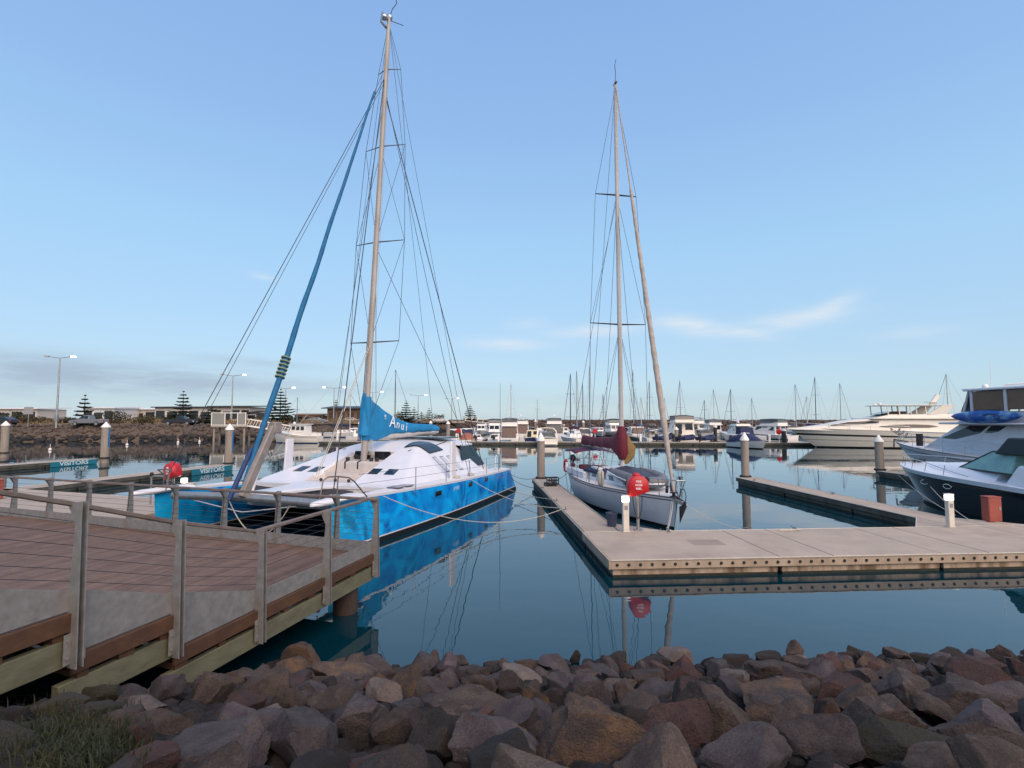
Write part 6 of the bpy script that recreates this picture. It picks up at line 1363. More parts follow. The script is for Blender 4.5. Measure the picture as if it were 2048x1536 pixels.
def pine(label, px, Y, h, seed, spread=.30, zb=2.4, full=1.0):
    """tiered pine: whorls of near level branches that thin towards the tip"""
    p = at(px, 840, Y); t = thing('pine_tree', label, 'pine tree', (p.x, Y, zb), 0, 'tiered pines along the far road'); r = random.Random(seed)
    mb = MB(); mb.tube([(0, 0, -.2), (0, 0, h * .6), (0, 0, h)], [.14, .08, .02], 8); mb.build('trunk', TRUNKM, t)
    mb = MB(); n = max(7, int(h / .62))
    for k in range(n):
        u = k / (n - 1); z = h * (.06 + .92 * u); ln = h * spread * 1.25 * (1 - u) ** .9 * r.uniform(.85, 1.1) + .16
        for b in range(9 if full > .5 else 7):
            a = 6.283 * (b + r.uniform(-.25, .25)) / 9 + k * .5; d = V((math.cos(a), math.sin(a), 0)); q = V((-d.y, d.x, 0)); l = ln * r.uniform(.8, 1.1); lift = r.uniform(.02, .20)
            for s in range(9):
                w = s / 9; c = V((0, 0, z)) + d * l * (.10 + .90 * w) + V((0, 0, l * lift * w * w * 1.4 - .06 * l * w)); wd = (.36 * l * (1 - w * .7) + .10) * r.uniform(.7, 1.2)
                for sg in (1, -1):
                    e = c + q * sg * wd * .8 + d * wd * .55 + V((0, 0, r.uniform(-.10, .16) * wd)); mb.add([c, c + d * .15 * l, e], [(0, 1, 2)]); mb.add([c + V((0, 0, -.08)), c + d * .08 * l + V((0, 0, .22 * wd + .12)), e + V((0, 0, .04))], [(0, 1, 2)])
    mb.build('crown', NEEDLE, t, smooth=False); return t
for a in (('tiered pine beside the silver pickup', 168, 92, 5.4, 1), ('tall tiered pine behind the dark pickup', 365, 98, 6.4, 2, .36), ('bushy pine right of the tall pine, before the long house', 424, 100, 3.4, 7, .75), ('tall tiered pine behind the furled blue sail', 560, 112, 7.6, 3, .38), ('slim pine beside the brown building', 671, 150, 6.6, 4), ('pine right of the mast, tallest above the sail cover', 812, 150, 6.4, 5, .34), ('second pine from the right, above the sail cover lettering', 828, 156, 4.6, 6, .36), ('short pine above the sail cover end', 858, 170, 4.6, 8, .4), ('lone pine at the end of the far bank', 940, 186, 6.2, 9, .42), ('short scrubby pine left of the lone one', 843, 168, 3.4, 10, .45)): pine(*a)
LEAF = M('dark shrub leaves', (.030, .028, .012), .85, rgb2=(.048, .040, .016), vs=1.5)
LEAF2 = M('olive shrub leaves', (.055, .050, .022), .85, rgb2=(.08, .062, .03), vs=1.5)
def bush(label, px, Y, w, h, seed, m=LEAF, zb=2.5):
    p = at(px, 840, Y); t = thing('shrub', label, 'shrub', (p.x, Y, zb), 0, 'shrubs along the far road'); r = random.Random(seed); mb = MB()
    bl = [(r.uniform(-.33, .33) * w, r.uniform(-.25, .25) * w, r.uniform(.25, .68) * h, r.uniform(.22, .36)) for _ in range(9)]
    for k in range(900):
        bx, by, bz, br = r.choice(bl); d = V((r.gauss(0, 1), r.gauss(0, 1), r.gauss(0, 1))).normalized() * r.uniform(.6, 1.05); c = V((bx + d.x * br * w, by + d.y * br * w, max(.03, bz + d.z * br * h * 1.1))); s = r.uniform(.07, .16) * (1 + w * .05)
        a = V((r.uniform(-1, 1), r.uniform(-1, 1), r.uniform(-1, 1))) * s; b = V((r.uniform(-1, 1), r.uniform(-1, 1), r.uniform(-1, 1))) * s; mb.add([c - a, c + b, c + a, c - b * .6], [(0, 1, 2, 3)])
    mb.build('foliage', m, t, smooth=False); mb = MB()
    for k in range(4): mb.tube([(0, 0, -.1), (r.uniform(-.25, .25) * w, r.uniform(-.2, .2) * w, h * .6)], [.06, .02], 5)
    mb.build('stem', TRUNKM, t); return t
for a in (('large dark shrub between the two pickups', 240, 95, 5.4, 2.9, 1), ('dark shrub clump at the left edge behind the pile', 24, 98, 6.5, 2.9, 2), ('low shrub left of the tall street lamp', 70, 100, 5.0, 1.8, 3, LEAF2), ('small shrub right of the tall street lamp', 136, 100, 2.8, 1.6, 4), ('low olive shrubs before the white house', 285, 99, 4.6, 2.0, 5, LEAF2), ('dark shrub under the tall pine', 352, 98, 5.2, 2.1, 6), ('low shrub right of the dark pickup', 405, 100, 4.2, 1.7, 7, LEAF2), ('round shrub at the foot of the pine behind the blue sail', 585, 112, 4.4, 2.2, 8), ('green shrub beside the dark shed', 520, 116, 3.4, 1.9, 9, LEAF2), ('round tree crown left of the lone pine', 876, 172, 3.8, 3.2, 10), ('brown shrub behind the sail cover letters', 800, 152, 4.0, 3.6, 11, LEAF2)): bush(*a)
WALLW = M('pale house render', (.58, .52, .46), .8, rgb2=(.52, .47, .42), vs=.6); WALLB = M('tan brick', (.22, .135, .085), .85, rgb2=(.16, .10, .065), vs=2); ROOFD = M('dark metal roof', (.035, .033, .036), .5); WALLD = M('dark cladding', (.05, .045, .045), .7); ROOFW = M('white roof sheet', (.7, .68, .68), .5)
def house(label, px, Y, w, dp, h, wall, roof, wins=4, over=.6, slope=.3, zb=2.45, rz=0.0, name='house', cat_='house', doors=False):
    p = at(px, 840, Y); h = h * 1.18; t = thing(name, label, cat_, (p.x, Y, zb), rz, 'houses beyond the far road' if name == 'house' else None)
    mb = MB(); mb.b2(-w / 2, w / 2, 0, dp, -.3, h); wl = mb.build('wall', wall, t)
    mb = MB(); mb.hexa([V(q) for q in ((-w / 2 - over, -over, h - .02), (w / 2 + over, -over, h - .02), (w / 2 + over, dp + over, h + slope), (-w / 2 - over, dp + over, h + slope), (-w / 2 - over, -over, h + .22), (w / 2 + over, -over, h + .22), (w / 2 + over, dp + over, h + slope + .22), (-w / 2 - over, dp + over, h + slope + .22))]); mb.build('roof', roof, t)
    for k in range(wins):
        x = -w / 2 + w * (k + .5) / wins; ww = w / wins * (.30 if doors else .36); z0, z1 = (0.05, h * .72) if doors or k % 3 == 1 else (h * .32, h * .8)
        mb = MB(); mb.b2(x - ww, x + ww, -.06, .05, z0, z1); wd = mb.build('door' if doors else 'window', M('brown door', (.07, .035, .025), .6) if doors else GLASS, t)
        mb = MB(); e = .07
        for a in ((x - ww - e, x - ww, z0, z1), (x + ww, x + ww + e, z0, z1), (x - ww - e, x + ww + e, z1, z1 + e), (x - ww - e, x + ww + e, z0 - e, z0)): mb.b2(a[0], a[1], -.08, .04, a[2], a[3])
        mb.build('frame', ROOFD if wall is not WALLD else PCAP, wd)
    return t
house('low white house left of the large dark shrub', 196, 118, 7, 8, 3.0, ROOFW, ROOFW, 3)
house('long pale house behind the pines with a thin white roof', 300, 126, 14, 8, 2.9, WALLW, ROOFW, 5)
house('pale house with a dark flat roof behind the tall pine', 365, 122, 13, 9, 3.2, WALLW, ROOFD, 5)
house('house with a dark flat roof and wide glass behind the gangway', 462, 120, 8.5, 8, 3.3, WALLW, ROOFD, 4, over=.9)
house('small dark shed right of the glass fronted house', 503, 120, 2.6, 4, 2.2, WALLD, ROOFD, 1, over=.1)
house('brown brick amenities block with a flat overhanging roof', 692, 146, 10.5, 7, 3.4, WALLB, ROOFD, 4, over=1.3, slope=.7, name='amenities_block', cat_='building', doors=True)
house('low brown shelter left of the brick amenities block', 617, 150, 8, 5, 1.9, WALLB, WALLB, 3, over=.3)
house('white roofed house at the left edge', 20, 120, 12, 8, 2.9, WALLW, ROOFW, 4)
TYRE = M('tyre', (.015, .015, .016), .8); RIM = M('alloy rim', (.30, .30, .31), .4, .6)
def car(label, loc, rz, paint, kind='ute', name='parked_car'):
    t = thing(name, label, 'car' if kind != 'ute' else 'pickup', loc, rz, 'vehicles parked along the far bank'); L = 5.2 if kind == 'ute' else 4.6
    low = [(-L / 2, .45), (-L / 2, .95), (-L / 2 + .1, 1.08), (L * .22, 1.08), (L * .47, .95), (L / 2, .72), (L / 2, .40)]
    def sec(pr, w): return [[(x, y, z) for x, z in pr] for y in (-w, -w + .1, w - .1, w)]
    mb = MB(); s = sec(low, .90); s[0] = [(x * .985, y, z) for x, y, z in s[0]]; s[3] = [(x * .985, y, z) for x, y, z in s[3]]; mb.loft(s, closed=True, cap0=True, cap1=True); body = mb.build('body', paint, t, bevel=.05)
    cabn = [(-L * .10, 1.06), (-L * .07, 1.72), (L * .10, 1.78), (L * .27, 1.06)] if kind == 'ute' else [(-L * .42, 1.06), (-L * .25, 1.46), (L * .06, 1.50), (L * .26, 1.05)]
    mb = MB(); mb.loft([[(x, y * (1 if z < 1.2 else .86), z) for x, z in cabn] for y in (-.84, .84)], closed=True, cap0=True, cap1=True); cb = mb.build('cabin', paint, t, bevel=.05)
    mb = MB()
    F = {}
    for sg in (1, -1):
        q = [V((cabn[0][0], sg * .84, 1.1)), V((cabn[3][0], sg * .84, 1.1)), V((cabn[2][0], sg * .73, cabn[2][1])), V((cabn[1][0], sg * .73, cabn[1][1]))]
        if sg > 0: q = [q[1], q[0], q[3], q[2]]
        mb.panel(q, .08, .48, .12, .86, .012); mb.panel(q, .53, .88, .12, .86, .012)
    q = [V((cabn[3][0], -.84, 1.08)), V((cabn[3][0], .84, 1.08)), V((cabn[2][0], .73, cabn[2][1])), V((cabn[2][0], -.73, cabn[2][1]))]; mb.panel(q, .06, .94, .1, .9, .012)
    mb.build('window', GLASS, cb)
    for x in (-L * .31, L * .31):
        for sg in (1, -1):
            mb = MB(); mb.tube([(x, sg * .70, .36), (x, sg * .93, .36)], .37, 18); wh = mb.build('wheel', TYRE, t); mb = MB(); mb.tube([(x, sg * .90, .36), (x, sg * .945, .36)], .23, 14); mb.build('rim', RIM, wh)
    mb = MB(); mb.b2(L / 2 - .12, L / 2 + .02, -.85, -.5, .66, .80); mb.b2(L / 2 - .12, L / 2 + .02, .5, .85, .66, .80); mb.build('headlight', PCAP, body); mb = MB(); mb.b2(-L / 2 - .02, -L / 2 + .08, -.86, -.68, .7, .98); mb.b2(-L / 2 - .02, -L / 2 + .08, .68, .86, .7, .98); mb.build('tail_light', RED, body)
    return t
def on_road(px, Y): p = at(px, 850, Y); return V((p.x, Y, 2.47))
car('silver grey pickup parked on the far road left of the large shrub', on_road(178, 88.5), math.pi + .12, M('silver grey car paint', (.20, .20, .21), .3, .3))
car('dark pickup parked on the far road before the tall pine', on_road(360, 95.0), .1, M('charcoal car paint', (.02, .02, .024), .25))
car('white sedan parked beside the brick amenities block', on_road(704, 134), .1, M('white car paint', (.55, .53, .52), .3), 'sedan')
car('grey sedan parked under the pines above the sail cover', on_road(825, 152), 0, M('grey car paint', (.17, .17, .18), .3), 'sedan')
car('white hatchback parked right of the pines above the sail cover', on_road(880, 158), 0, M('white car paint', (.55, .53, .52), .3), 'sedan')
car('silver sedan parked left of the red hose reel on the bank', on_road(633, 118), .2, M('silver grey car paint', (.20, .20, .21), .3, .3), 'sedan')
car('dark car cut by the left edge of the photo', on_road(2, 88), math.pi, M('charcoal car paint', (.02, .02, .024), .25), 'sedan')
t = thing('road_sign', 'pale sign board on a thin post at the left of the far bank', 'sign', on_road(56, 86)); mb = MB(); mb.tube([(0, 0, -.2), (0, 0, 3.0)], .05, 8); mb.build('post', ALU, t); mb = MB(); mb.b2(-.75, .75, -.06, -.02, 1.9, 3.1); mb.build('board', M('pale board back', (.30, .29, .29), .6), t, bevel=.01)
# gangway with its white gate
g0 = at(455, 850, 89); t = thing('gangway', 'white framed gangway with mesh gates leading down from the far bank', 'gangway', (g0.x - 1.2, 88, 0), .12)
mb = MB(); mb.b2(-1.0, 4.6, 0, 3.0, 2.25, 2.5); mb.build('landing', CONC, t); mb = MB()
for x in (-.9, 1.2, 3.2, 4.5):
    mb.b2(x - .06, x + .06, -.04, .08, 2.5, 4.7)
for z in (2.6, 4.62): mb.b2(-.9, 4.5, -.03, .07, z - .06, z + .06)
mb.build('gate_frame', PCAP, t); mb = MB(); mb.b2(-.8, 1.1, .0, .03, 2.7, 4.5); mb.build('mesh_panel', M('pale mesh panel', (.24, .24, .21), .6), t); mb = MB(); mb.b2(3.3, 4.4, .0, .03, 2.7, 4.5); mb.build('mesh_panel', MATS['pale mesh panel'], t)
mb = MB()
for y in (.3, 1.6):
    mb.bar((4.6, y, 2.45), (13.0, y, 1.0), .12, .16); mb.bar((4.6, y, 3.6), (13.0, y, 2.15), .09, .10)
    for k in range(10): u = k / 9; mb.bar((4.6 + 8.4 * u, y, 2.45 - 1.45 * u), (4.6 + 8.4 * min(1, u + .055), y, 3.6 - 1.45 * min(1, u + .055)), .06, .06)
mb.hexa([V(q) for q in ((4.6, .3, 2.36), (13, .3, .92), (13, 1.6, .92), (4.6, 1.6, 2.36), (4.6, .3, 2.44), (13, .3, 1.0), (13, 1.6, 1.0), (4.6, 1.6, 2.44))]); mb.build('ramp_truss', PCAP, t)
mb = MB()
for x, y in ((-.6, .4), (-.6, 2.6), (4.2, .4), (4.2, 2.6)): mb.tube([(x, y, -1), (x, y, 2.3)], .18, 10)
mb.build('leg', PILEC, t)
# a second gangway far off right of the lone pine
t = thing('gangway', 'long white truss gangway sloping down right of the lone pine', 'gangway', (-15.5, 172, 0), 0); mb = MB()
for y in (0, 1.5):
    mb.bar((0, y, 3.1), (17, y, 1.3), .14, .18); mb.bar((0, y, 4.3), (17, y, 2.5), .12, .14)
    for k in range(10): u = k / 9; mb.bar((17 * u, y, 3.1 - 1.8 * u), (17 * min(1, u + .05), y, 4.3 - 1.8 * min(1, u + .05)), .1, .1)
mb.hexa([V(q) for q in ((0, 0, 3.0), (17, 0, 1.2), (17, 1.5, 1.2), (0, 1.5, 3.0), (0, 0, 3.1), (17, 0, 1.3), (17, 1.5, 1.3), (0, 1.5, 3.1))]); mb.build('ramp_truss', CREAM, t); mb = MB(); mb.b2(-4, 0, -1, 2.5, 2.3, 3.0); mb.build('landing', CONC, t)
# floats on the water by the bank
for px, py, lb in ((100, 901, 'small white float on dark water, leftmost of four'), (254, 891, 'small white float on dark water right of the visitors pile'), (356, 886, 'small white float below the dark pickup'), (399, 884, 'small white float left of the second visitors pile')):
    p = ong(px, py, 0); t = thing('mooring_float', lb, 'float', (p.x, p.y, 0), 0, 'white floats off the far bank'); mb = MB(); mb.ball((0, 0, .10), .17, n=14); mb.build('ball', PCAP, t); mb = MB(); mb.tube([(0, 0, .2), (0, 0, .75)], .025, 6); mb.build('stick', PCAP, t)

# ------------------------------------------------------------------ boats berthed across the marina
def B_(px, Y): p = at(px, 870, Y); return V((p.x, Y, 0))
ST, BW = math.pi / 2, -math.pi / 2       # stern towards us, bow towards us
MAR = MATS['maroon canvas']; SGREY = M('faded grey canvas', (.20, .19, .19), .8); BROWNG = M('brown tinted curtain', (.10, .05, .035), .3); YEL = M('pale yellow gelcoat', (.66, .55, .36), .35); NAVYP = M('navy hull paint', (.012, .022, .10), .3); LBL = M('light blue hull', (.30, .42, .50), .4)
BO = [
 dict(label='dark curtained cabin boat just right of the catamaran', px=907, Y=79, rz=ST, L=8.5, B=3.0, cabin=(.2, .7, 1.5), aft=M('black curtain', (.02, .02, .022), .6)),
 dict(label='white stern with a navy canopy beside the lone pine', px=931, Y=92, rz=ST, L=9, B=3.3, cabin=(.3, .7, 1.3), aft=NAVY),
 dict(label='small orange hulled launch below the navy canopy boat', px=932, Y=77.5, rz=ST, L=5, B=1.9, cabin=None, cover=M('rust orange cover', (.28, .09, .05), .6), rail=False, fb=(.55, .7)),
 dict(label='small open white runabout right of the orange launch', px=952, Y=78, rz=ST, L=5.6, B=2.1, cabin=(.35, .62, .75), outboard=True, rail=False, fb=(.55, .8)),
 dict(label='low light blue dinghy on the far walkway edge', px=975, Y=77.5, rz=.1, L=3.6, B=1.4, cabin=None, hull=LBL, top=LBL, rail=False, fb=(.45, .55)),
 dict(label='white cruiser with clear grey bimini curtains, left of the stacked cruiser', px=991, Y=112, rz=BW, L=11, B=3.7, cabin=(.25, .72, 1.5), fly=.7, canopy=SGREY, bim=CLEAR),
 dict(label='stacked double decked cruiser with a row of square ports, bow on', px=1019, Y=80, rz=ST, L=10, B=3.4, cabin=(.22, .72, 1.6), fly=.75, canopy=SGREY, bim=CLEAR, aft=BROWNG),
 dict(label='white flybridge cruiser with brown tinted curtains and radar', px=1042, Y=103, rz=ST, L=12, B=4.0, cabin=(.25, .72, 1.7), fly=.8, canopy=WARM, aft=BROWNG, radar=True),
 dict(label='cream launch with a navy band along its hull', px=1066, Y=79, rz=ST, L=7.0, B=2.7, cabin=(.2, .68, 1.3), hull=NAVYP, top=YEL, wmat=GLASS),
 dict(label='cream sports cruiser with a wide radar arch, stern to us', px=1096, Y=71.0, rz=ST, L=9.5, B=3.2, cabin=None, arch=True, hull=CREAM, top=CREAM, fb=(.95, 1.25), rail=False),
 dict(label='tall flybridge cruiser behind the cream sports cruiser', px=1111, Y=105, rz=ST, L=12, B=4.0, cabin=(.25, .72, 1.7), fly=.8, canopy=WARM, aft=GLASS, radar=True, bim=CLEAR),
 dict(label='small white boat with a dark hull right of the tall flybridge cruiser', px=1130, Y=108, rz=ST, L=7.5, B=2.7, cabin=(.3, .66, 1.2), hull=NAVYP, radar=True),
 dict(label='white cabin cruiser with a pale windscreen, above the maroon boom', px=1190, Y=115, rz=BW, L=9, B=3.2, cabin=(.28, .7, 1.2), wmat=CLEAR),
 dict(label='flybridge cruiser with a grey canopy left of the yacht mast', px=1219, Y=118, rz=BW, L=11, B=3.6, cabin=(.25, .72, 1.5), fly=.7, canopy=DGREY, bim=CLEAR),
 dict(label='white cabin boat with brown windows right of the yacht mast', px=1280, Y=102, rz=ST, L=9.5, B=3.4, cabin=(.2, .68, 1.5), aft=BROWNG, wmat=BROWNG),
 dict(label='small white cruiser with a navy canopy left of the leaning sail', px=1309, Y=79, rz=ST, L=7.5, B=2.7, cabin=(.3, .7, 1.1), canopy=NAVY),
 dict(label='open grey tender hidden behind the furled yacht sail', px=1337, Y=88, rz=ST, L=8, B=2.8, cabin=(.35, .7, 1.0), canopy=SGREY, hull=GREYW),
 dict(label='cream trawler with three dark square windows and a frayed canopy', px=1377, Y=78, rz=ST, L=10.5, B=3.9, cabin=(.18, .66, 1.9), fly=.55, canopy=SGREY, bim=M('faded canvas curtain', (.26, .24, .22), .8), hull=CREAM, top=CREAM, fb=(1.1, 1.5)),
 dict(label='white flybridge cruiser behind the cream trawler', px=1408, Y=118, rz=ST, L=12, B=4, cabin=(.25, .72, 1.7), fly=.8, canopy=BROWNC),
 dict(label='white boat with a clear curved canopy left of the black pile', px=1417, Y=80, rz=ST, L=8.5, B=3.1, cabin=(.25, .7, 1.2), canopy=WARM, bim=CLEAR, aft=CLEAR),
 dict(label='white boat with a tan bimini behind the black pile', px=1440, Y=104, rz=ST, L=10, B=3.4, cabin=(.25, .7, 1.5), fly=.6, canopy=SGREY, bim=CLEAR),
 dict(label='white hulled boat under a navy cover floating before the far walkway', px=1465, Y=68.5, rz=BW + .25, L=6.2, B=2.4, cabin=None, cover=NAVY, outboard=True, fb=(.8, .95), rail=False),
 dict(label='white cruiser with a navy enclosure and rounded top', px=1498, Y=88, rz=ST, L=9.5, B=3.4, cabin=(.25, .7, 1.5), fly=.45, canopy=WARM, aft=NAVY),
 dict(label='open white speed boat with a low windscreen', px=1531, Y=86, rz=math.pi - .3, L=6.8, B=2.5, cabin=(.35, .6, .6), wmat=CLEAR, rail=False),
 dict(label='small white boat left of the black pile with white cap', px=1556, Y=100, rz=ST, L=6.5, B=2.4, cabin=(.3, .7, 1.0), radar=True),
 dict(label='broad cruiser with a long grey bimini behind the cream yacht bow', px=1586, Y=92, rz=ST + .5, L=11, B=3.8, cabin=(.2, .7, 1.5), fly=.7, canopy=DGREY, bim=CLEAR),
 dict(label='white houseboat like cruiser behind the catamaran ropes', px=694, Y=86, rz=.15, L=7.5, B=2.8, cabin=(.15, .7, 1.3), canopy=WARM),
 dict(label='white motor boat at the far end, just right of the far gangway', px=965, Y=125, rz=BW, L=9, B=3.2, cabin=(.28, .7, 1.2), fly=.5),
 dict(label='navy topped boat half hidden by the yacht mast', px=1252, Y=108, rz=ST, L=8.5, B=3.0, cabin=(.28, .7, 1.2), aft=NAVY, canopy=NAVY),
 dict(label='pale boat with dark curtain beyond the maroon boom end', px=1172, Y=100, rz=ST, L=8.5, B=3.0, cabin=(.28, .7, 1.2), aft=DGREY)]
BO += [
 dict(label='small low white boat far behind the navy canopy boat', px=948, Y=118, rz=ST, L=7, B=2.5, cabin=(.3, .68, .9)),
 dict(label='small low white boat far behind the light blue dinghy', px=974, Y=128, rz=BW, L=7.5, B=2.6, cabin=(.3, .68, .9), canopy=NAVY),
 dict(label='small white boat far between the stacked and the brown curtained cruisers', px=1030, Y=122, rz=ST, L=7, B=2.5, cabin=(.3, .7, .9)),
 dict(label='low white motor boat far behind the cream launch', px=1062, Y=120, rz=ST, L=8, B=2.8, cabin=(.3, .7, .9), canopy=SGREY),
 dict(label='low white motor boat far left of the maroon boom cover', px=1150, Y=126, rz=ST, L=7.5, B=2.6, cabin=(.3, .7, .9), radar=True),
 dict(label='low grey motor boat far behind the maroon boom cover', px=1201, Y=127, rz=BW, L=7.5, B=2.6, cabin=(.3, .7, .9), hull=GREYW),
 dict(label='low white boat just right of the yacht mast in the farthest row', px=1262, Y=126, rz=ST, L=7, B=2.6, cabin=(.3, .7, .9), aft=DGREY),
 dict(label='small white boat in the farthest row left of the leaning sail', px=1296, Y=125, rz=ST, L=7.5, B=2.6, cabin=(.3, .7, .9), canopy=MAR),
 dict(label='low white boat in the farthest row just right of the leaning sail', px=1346, Y=124, rz=BW, L=7.5, B=2.6, cabin=(.3, .7, .9)),
 dict(label='low white boat in the farthest row right of the cream trawler', px=1394, Y=96, rz=ST, L=7.5, B=2.7, cabin=(.3, .7, 1.0), canopy=NAVY),
 dict(label='white boat in the farthest row between the two navy covered boats', px=1478, Y=124, rz=BW, L=8, B=2.8, cabin=(.3, .7, 1.0), fly=.4),
 dict(label='low white boat in the farthest row above the open speed boat', px=1519, Y=122, rz=ST, L=7.5, B=2.7, cabin=(.3, .7, 1.0)),
 dict(label='small white boat tied at the far walkway right of the light blue dinghy', px=988, Y=79, rz=ST, L=5.5, B=2.1, cabin=(.35, .66, .8), outboard=True, rail=False, fb=(.55, .8)),
 dict(label='small white boat tied at the far walkway under the furled yacht sail', px=1345, Y=79, rz=ST, L=6, B=2.3, cabin=(.32, .68, .9), outboard=True)]
for b in BO:
    px, Y = b.pop('px'), b.pop('Y'); cruiser(loc=B_(px, Y), **b)
def black_rib(label, px, Y):
    t = thing('inflatable_tender', label, 'tender', B_(px, Y) + V((0, 0, .42)), .6, 'black inflatable tenders on the far walkway'); mb = MB()
    mb.tube([(-1.3, .6, .45), (.6, .65, .5), (1.3, .3, .7), (1.45, 0, .75), (1.3, -.3, .7), (.6, -.65, .5), (-1.3, -.6, .45)], .27, 10); mb.build('tube', NAVY, t)
    mb = MB(); mb.loft([[(-1.2, -.5, .4), (-1.2, 0, .15), (-1.2, .5, .4)], [(.6, -.5, .45), (.6, 0, .2), (.6, .5, .45)], [(1.35, -.1, .7), (1.35, 0, .6), (1.35, .1, .7)]]); mb.build('hull', BLACK, t)
    mb = MB(); mb.ball((-1.4, 0, .85), .26, sz=(1, .8, 1.2)); mb.bar((-1.4, 0, .6), (-1.4, 0, .0), .12, .16, up=(1, 0, 0)); mb.build('outboard', BLACK, t)
black_rib('black inflatable tender beside the furled yacht sail', 1326, 74.6); black_rib('black inflatable tender in front of the cream trawler', 1372, 74.4); black_rib('black inflatable tender left of the black pile', 1412, 73.8)
SA = [  # px of the mast, distance, mast height, heading, label
 (1022, 98, 10.2, ST, 'distant yacht with a pale mast above the stacked cruiser'), (1141, 80, 10.5, ST + .2, 'grey hulled yacht just left of the maroon boom'), (1154, 96, 12.4, BW, 'white yacht bow on with a tall thin mast left of the maroon boom'),
 (1180, 118, 15.6, ST, 'distant yacht with the tallest mast left of the yacht rigging'), (1207, 124, 9.5, BW, 'distant yacht with a short mast in the yacht rigging'), (1268, 112, 14.2, ST, 'distant yacht with a mast just right of the yacht mast'), (1283, 120, 8.6, BW, 'distant yacht with a short dark mast'), (1300, 116, 12.0, ST, 'distant yacht with a plain mast left of the furled sail'),
 (1362, 92, 10.4, ST, 'white ketch rigged mast over the cream trawler'), (1429, 110, 9.8, BW, 'distant yacht whose mast leans left above the black pile'), (1463, 100, 9.3, ST, 'distant yacht with a mast above the navy covered boat'),
 (1593, 112, 11.0, BW, 'distant yacht over the bow of the cream yacht'), (1616, 120, 8.8, ST, 'short masted yacht over the cream yacht foredeck'), (1633, 108, 12.2, ST, 'yacht with the tallest mast over the cream yacht'), (1683, 112, 11.2, BW, 'yacht mast standing over the cream yacht wheelhouse'), (1899, 88, 11.2, ST, 'yacht mast right of the raked radar mast'), (1166, 128, 12.6, BW, 'thin distant mast between the two masts left of the boom cover'), (1240, 130, 9.5, ST, 'short distant mast hidden beside the yacht mast'), (1330, 128, 8.8, BW, 'short distant mast right of the leaning sail foot'), (1410, 126, 8.2, ST, 'short distant mast above the clear canopy boat'), (1505, 126, 8.6, BW, 'short distant mast above the navy enclosure boat'), (1075, 128, 8.4, ST, 'short distant mast above the cream sports cruiser')]
for k, (px, Y, mh, rz, lb) in enumerate(SA):
    L = 9 + (k % 4) * .8; p = B_(px, Y); p -= V((math.cos(rz), math.sin(rz), 0)) * .56 * L
    yacht_far(lb, p, rz, L, mh, mm=[MAST2, M('dark mast', (.06, .055, .06), .5), ALU][k % 3], coverm=[NAVY, MAR, BLUEC, SGREY][k % 4], lean=[0, .012, -.01][k % 3], spr=1 + k % 2)
# a wooden masted boat and the old white fishing boat on the left
p = B_(786, 100); t = yacht_far('gaff yacht with a dark wooden mast behind the sail cover', p - V((5, 0, 0)), 0, 9.5, 13.0, mm=M('dark wooden mast', (.06, .035, .03), .6), coverm=DGREY, spr=1)
p = B_(699, 104); yacht_far('distant yacht whose pale mast shows beside the catamaran mast', p - V((5, 0, 0)), 0, 9, 8.6, spr=0)
fb0 = B_(527, 77.0); t = thing('fishing_boat', 'old white wooden fishing boat with a small wheelhouse on the left', 'fishing boat', (fb0.x + 7.6, 79.0, 0), math.pi - .16)
H = Hull(8.0, 2.9, 1.05, 2.25, rake=.9, stern=.62, mid=.45, pw=2.0, flare=.40, low=.8, chine=.6, sp=2.4)
mb = MB(); H.build(mb, [(-.4, 0), (0, 0), (.12, 0), (0, .5), (-.28, 1), (-.2, 1), (-.06, 1), (0, 1)], [1, 1, 0, 0, 2, 0, 2], n=20, deckm=0); mb.build('hull', [CREAM, MATS['blue boot top'], M('rub rail', (.16, .15, .15), .5)], t, ang=50)
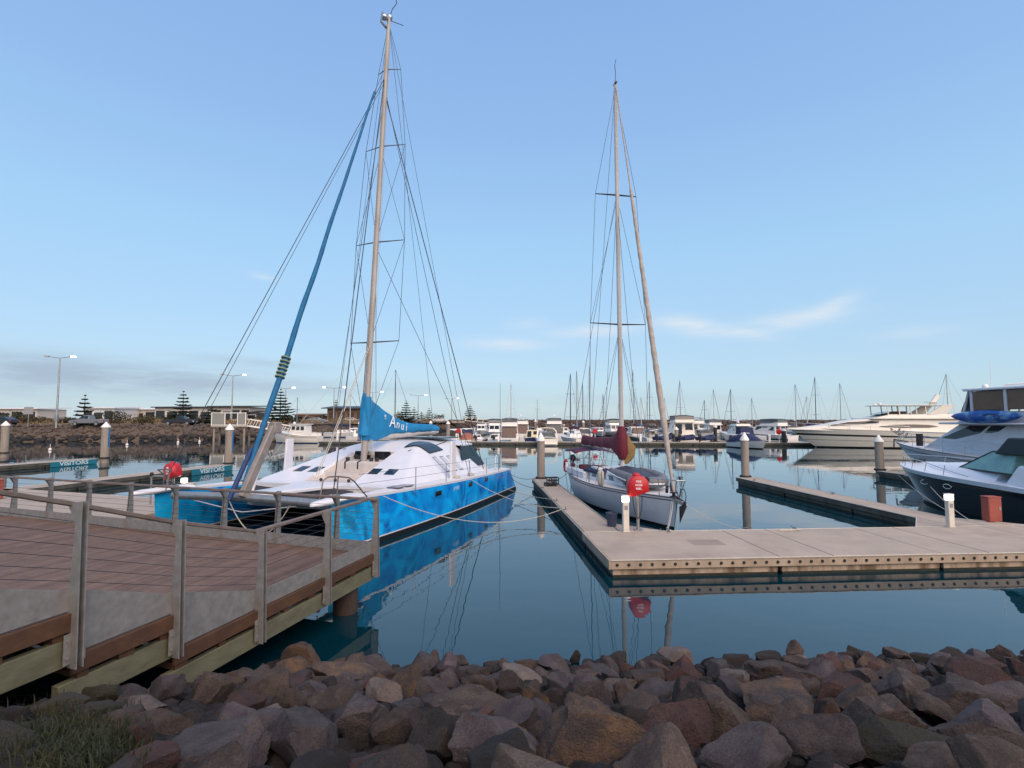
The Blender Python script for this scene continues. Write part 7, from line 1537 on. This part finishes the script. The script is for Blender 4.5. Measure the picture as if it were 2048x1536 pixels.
F = frustum(1.9, 4.5, .9, .85, 1.05, 2.75, .15, .1, .05, z0f=1.2); mb = MB(); fr_add(mb, F); mb.b2(1.75, 4.6, -1.0, 1.0, 2.75, 2.86); wh = mb.build('wheelhouse', WARM, t, bevel=.03); mb = MB()
for sd in ('left', 'right'):
    for a in (.08, .38, .68): mb.panel(F[sd], a, a + .22, .5, .85, .015)
mb.panel(F['front'], .1, .45, .5, .85, .015); mb.panel(F['front'], .55, .9, .5, .85, .015); mb.build('window', GLASS, wh)
mb = MB(); mb.tube([(3.9, 0, 2.8), (3.9, 0, 6.9)], [.07, .04], 8); mb.tube([(3.9, -.8, 5.0), (3.9, .8, 5.0)], .03, 6); mb.tube([(3.9, 0, 6.8), (7.7, 0, 2.4)], .012, 5); mb.tube([(3.9, 0, 6.8), (.2, 0, 1.4)], .012, 5); mb.build('mast', M('blue grey mast', (.10, .16, .22), .5), t)
mb = MB()
for sg in (1, -1):
    ts = (.05, .2, .6, .75, .88, .98); q = [H.P(u, H.sheer(u), sg) for u in ts]; mb.tube([a + V((0, 0, .5)) for a in q], .03, 6)
    for a in q: mb.tube([a, a + V((0, 0, .5))], .025, 6)
mb.build('rail', PCAP, t); mb = MB(); mb.ball((4.1, .3, 3.0), .2); mb.b2(.4, 1.2, -.5, .5, 1.0, 1.5); mb.build('deck_gear', WARM, t, bevel=.03)
for px, Y, lb in ((604, 79, 'small red hose reel on a post right of the old fishing boat'), (1190, 76, 'small red hose reel above the maroon boom'), (1558, 72, 'small red ring buoy on the black pile by the long cream yacht'), (917, 77.2, 'small red hose reel beside the dark curtained cabin boat')):
    p = at(px, 866, Y); t = thing('fire_hose_reel', lb, 'hose reel', (p.x, Y, .41), 0, 'small red hose reels on the far walkways'); mb = MB(); mb.tube([(0, 0, 0), (0, 0, 1.2)], .05, 8); mb.build('post', PCAP, t); mb = MB(); mb.tube([(0, -.16, 1.45), (0, .16, 1.45)], .36, 14); mb.ball((0, 0, 1.75), .14); mb.build('cover', RED, t, bevel=.05)
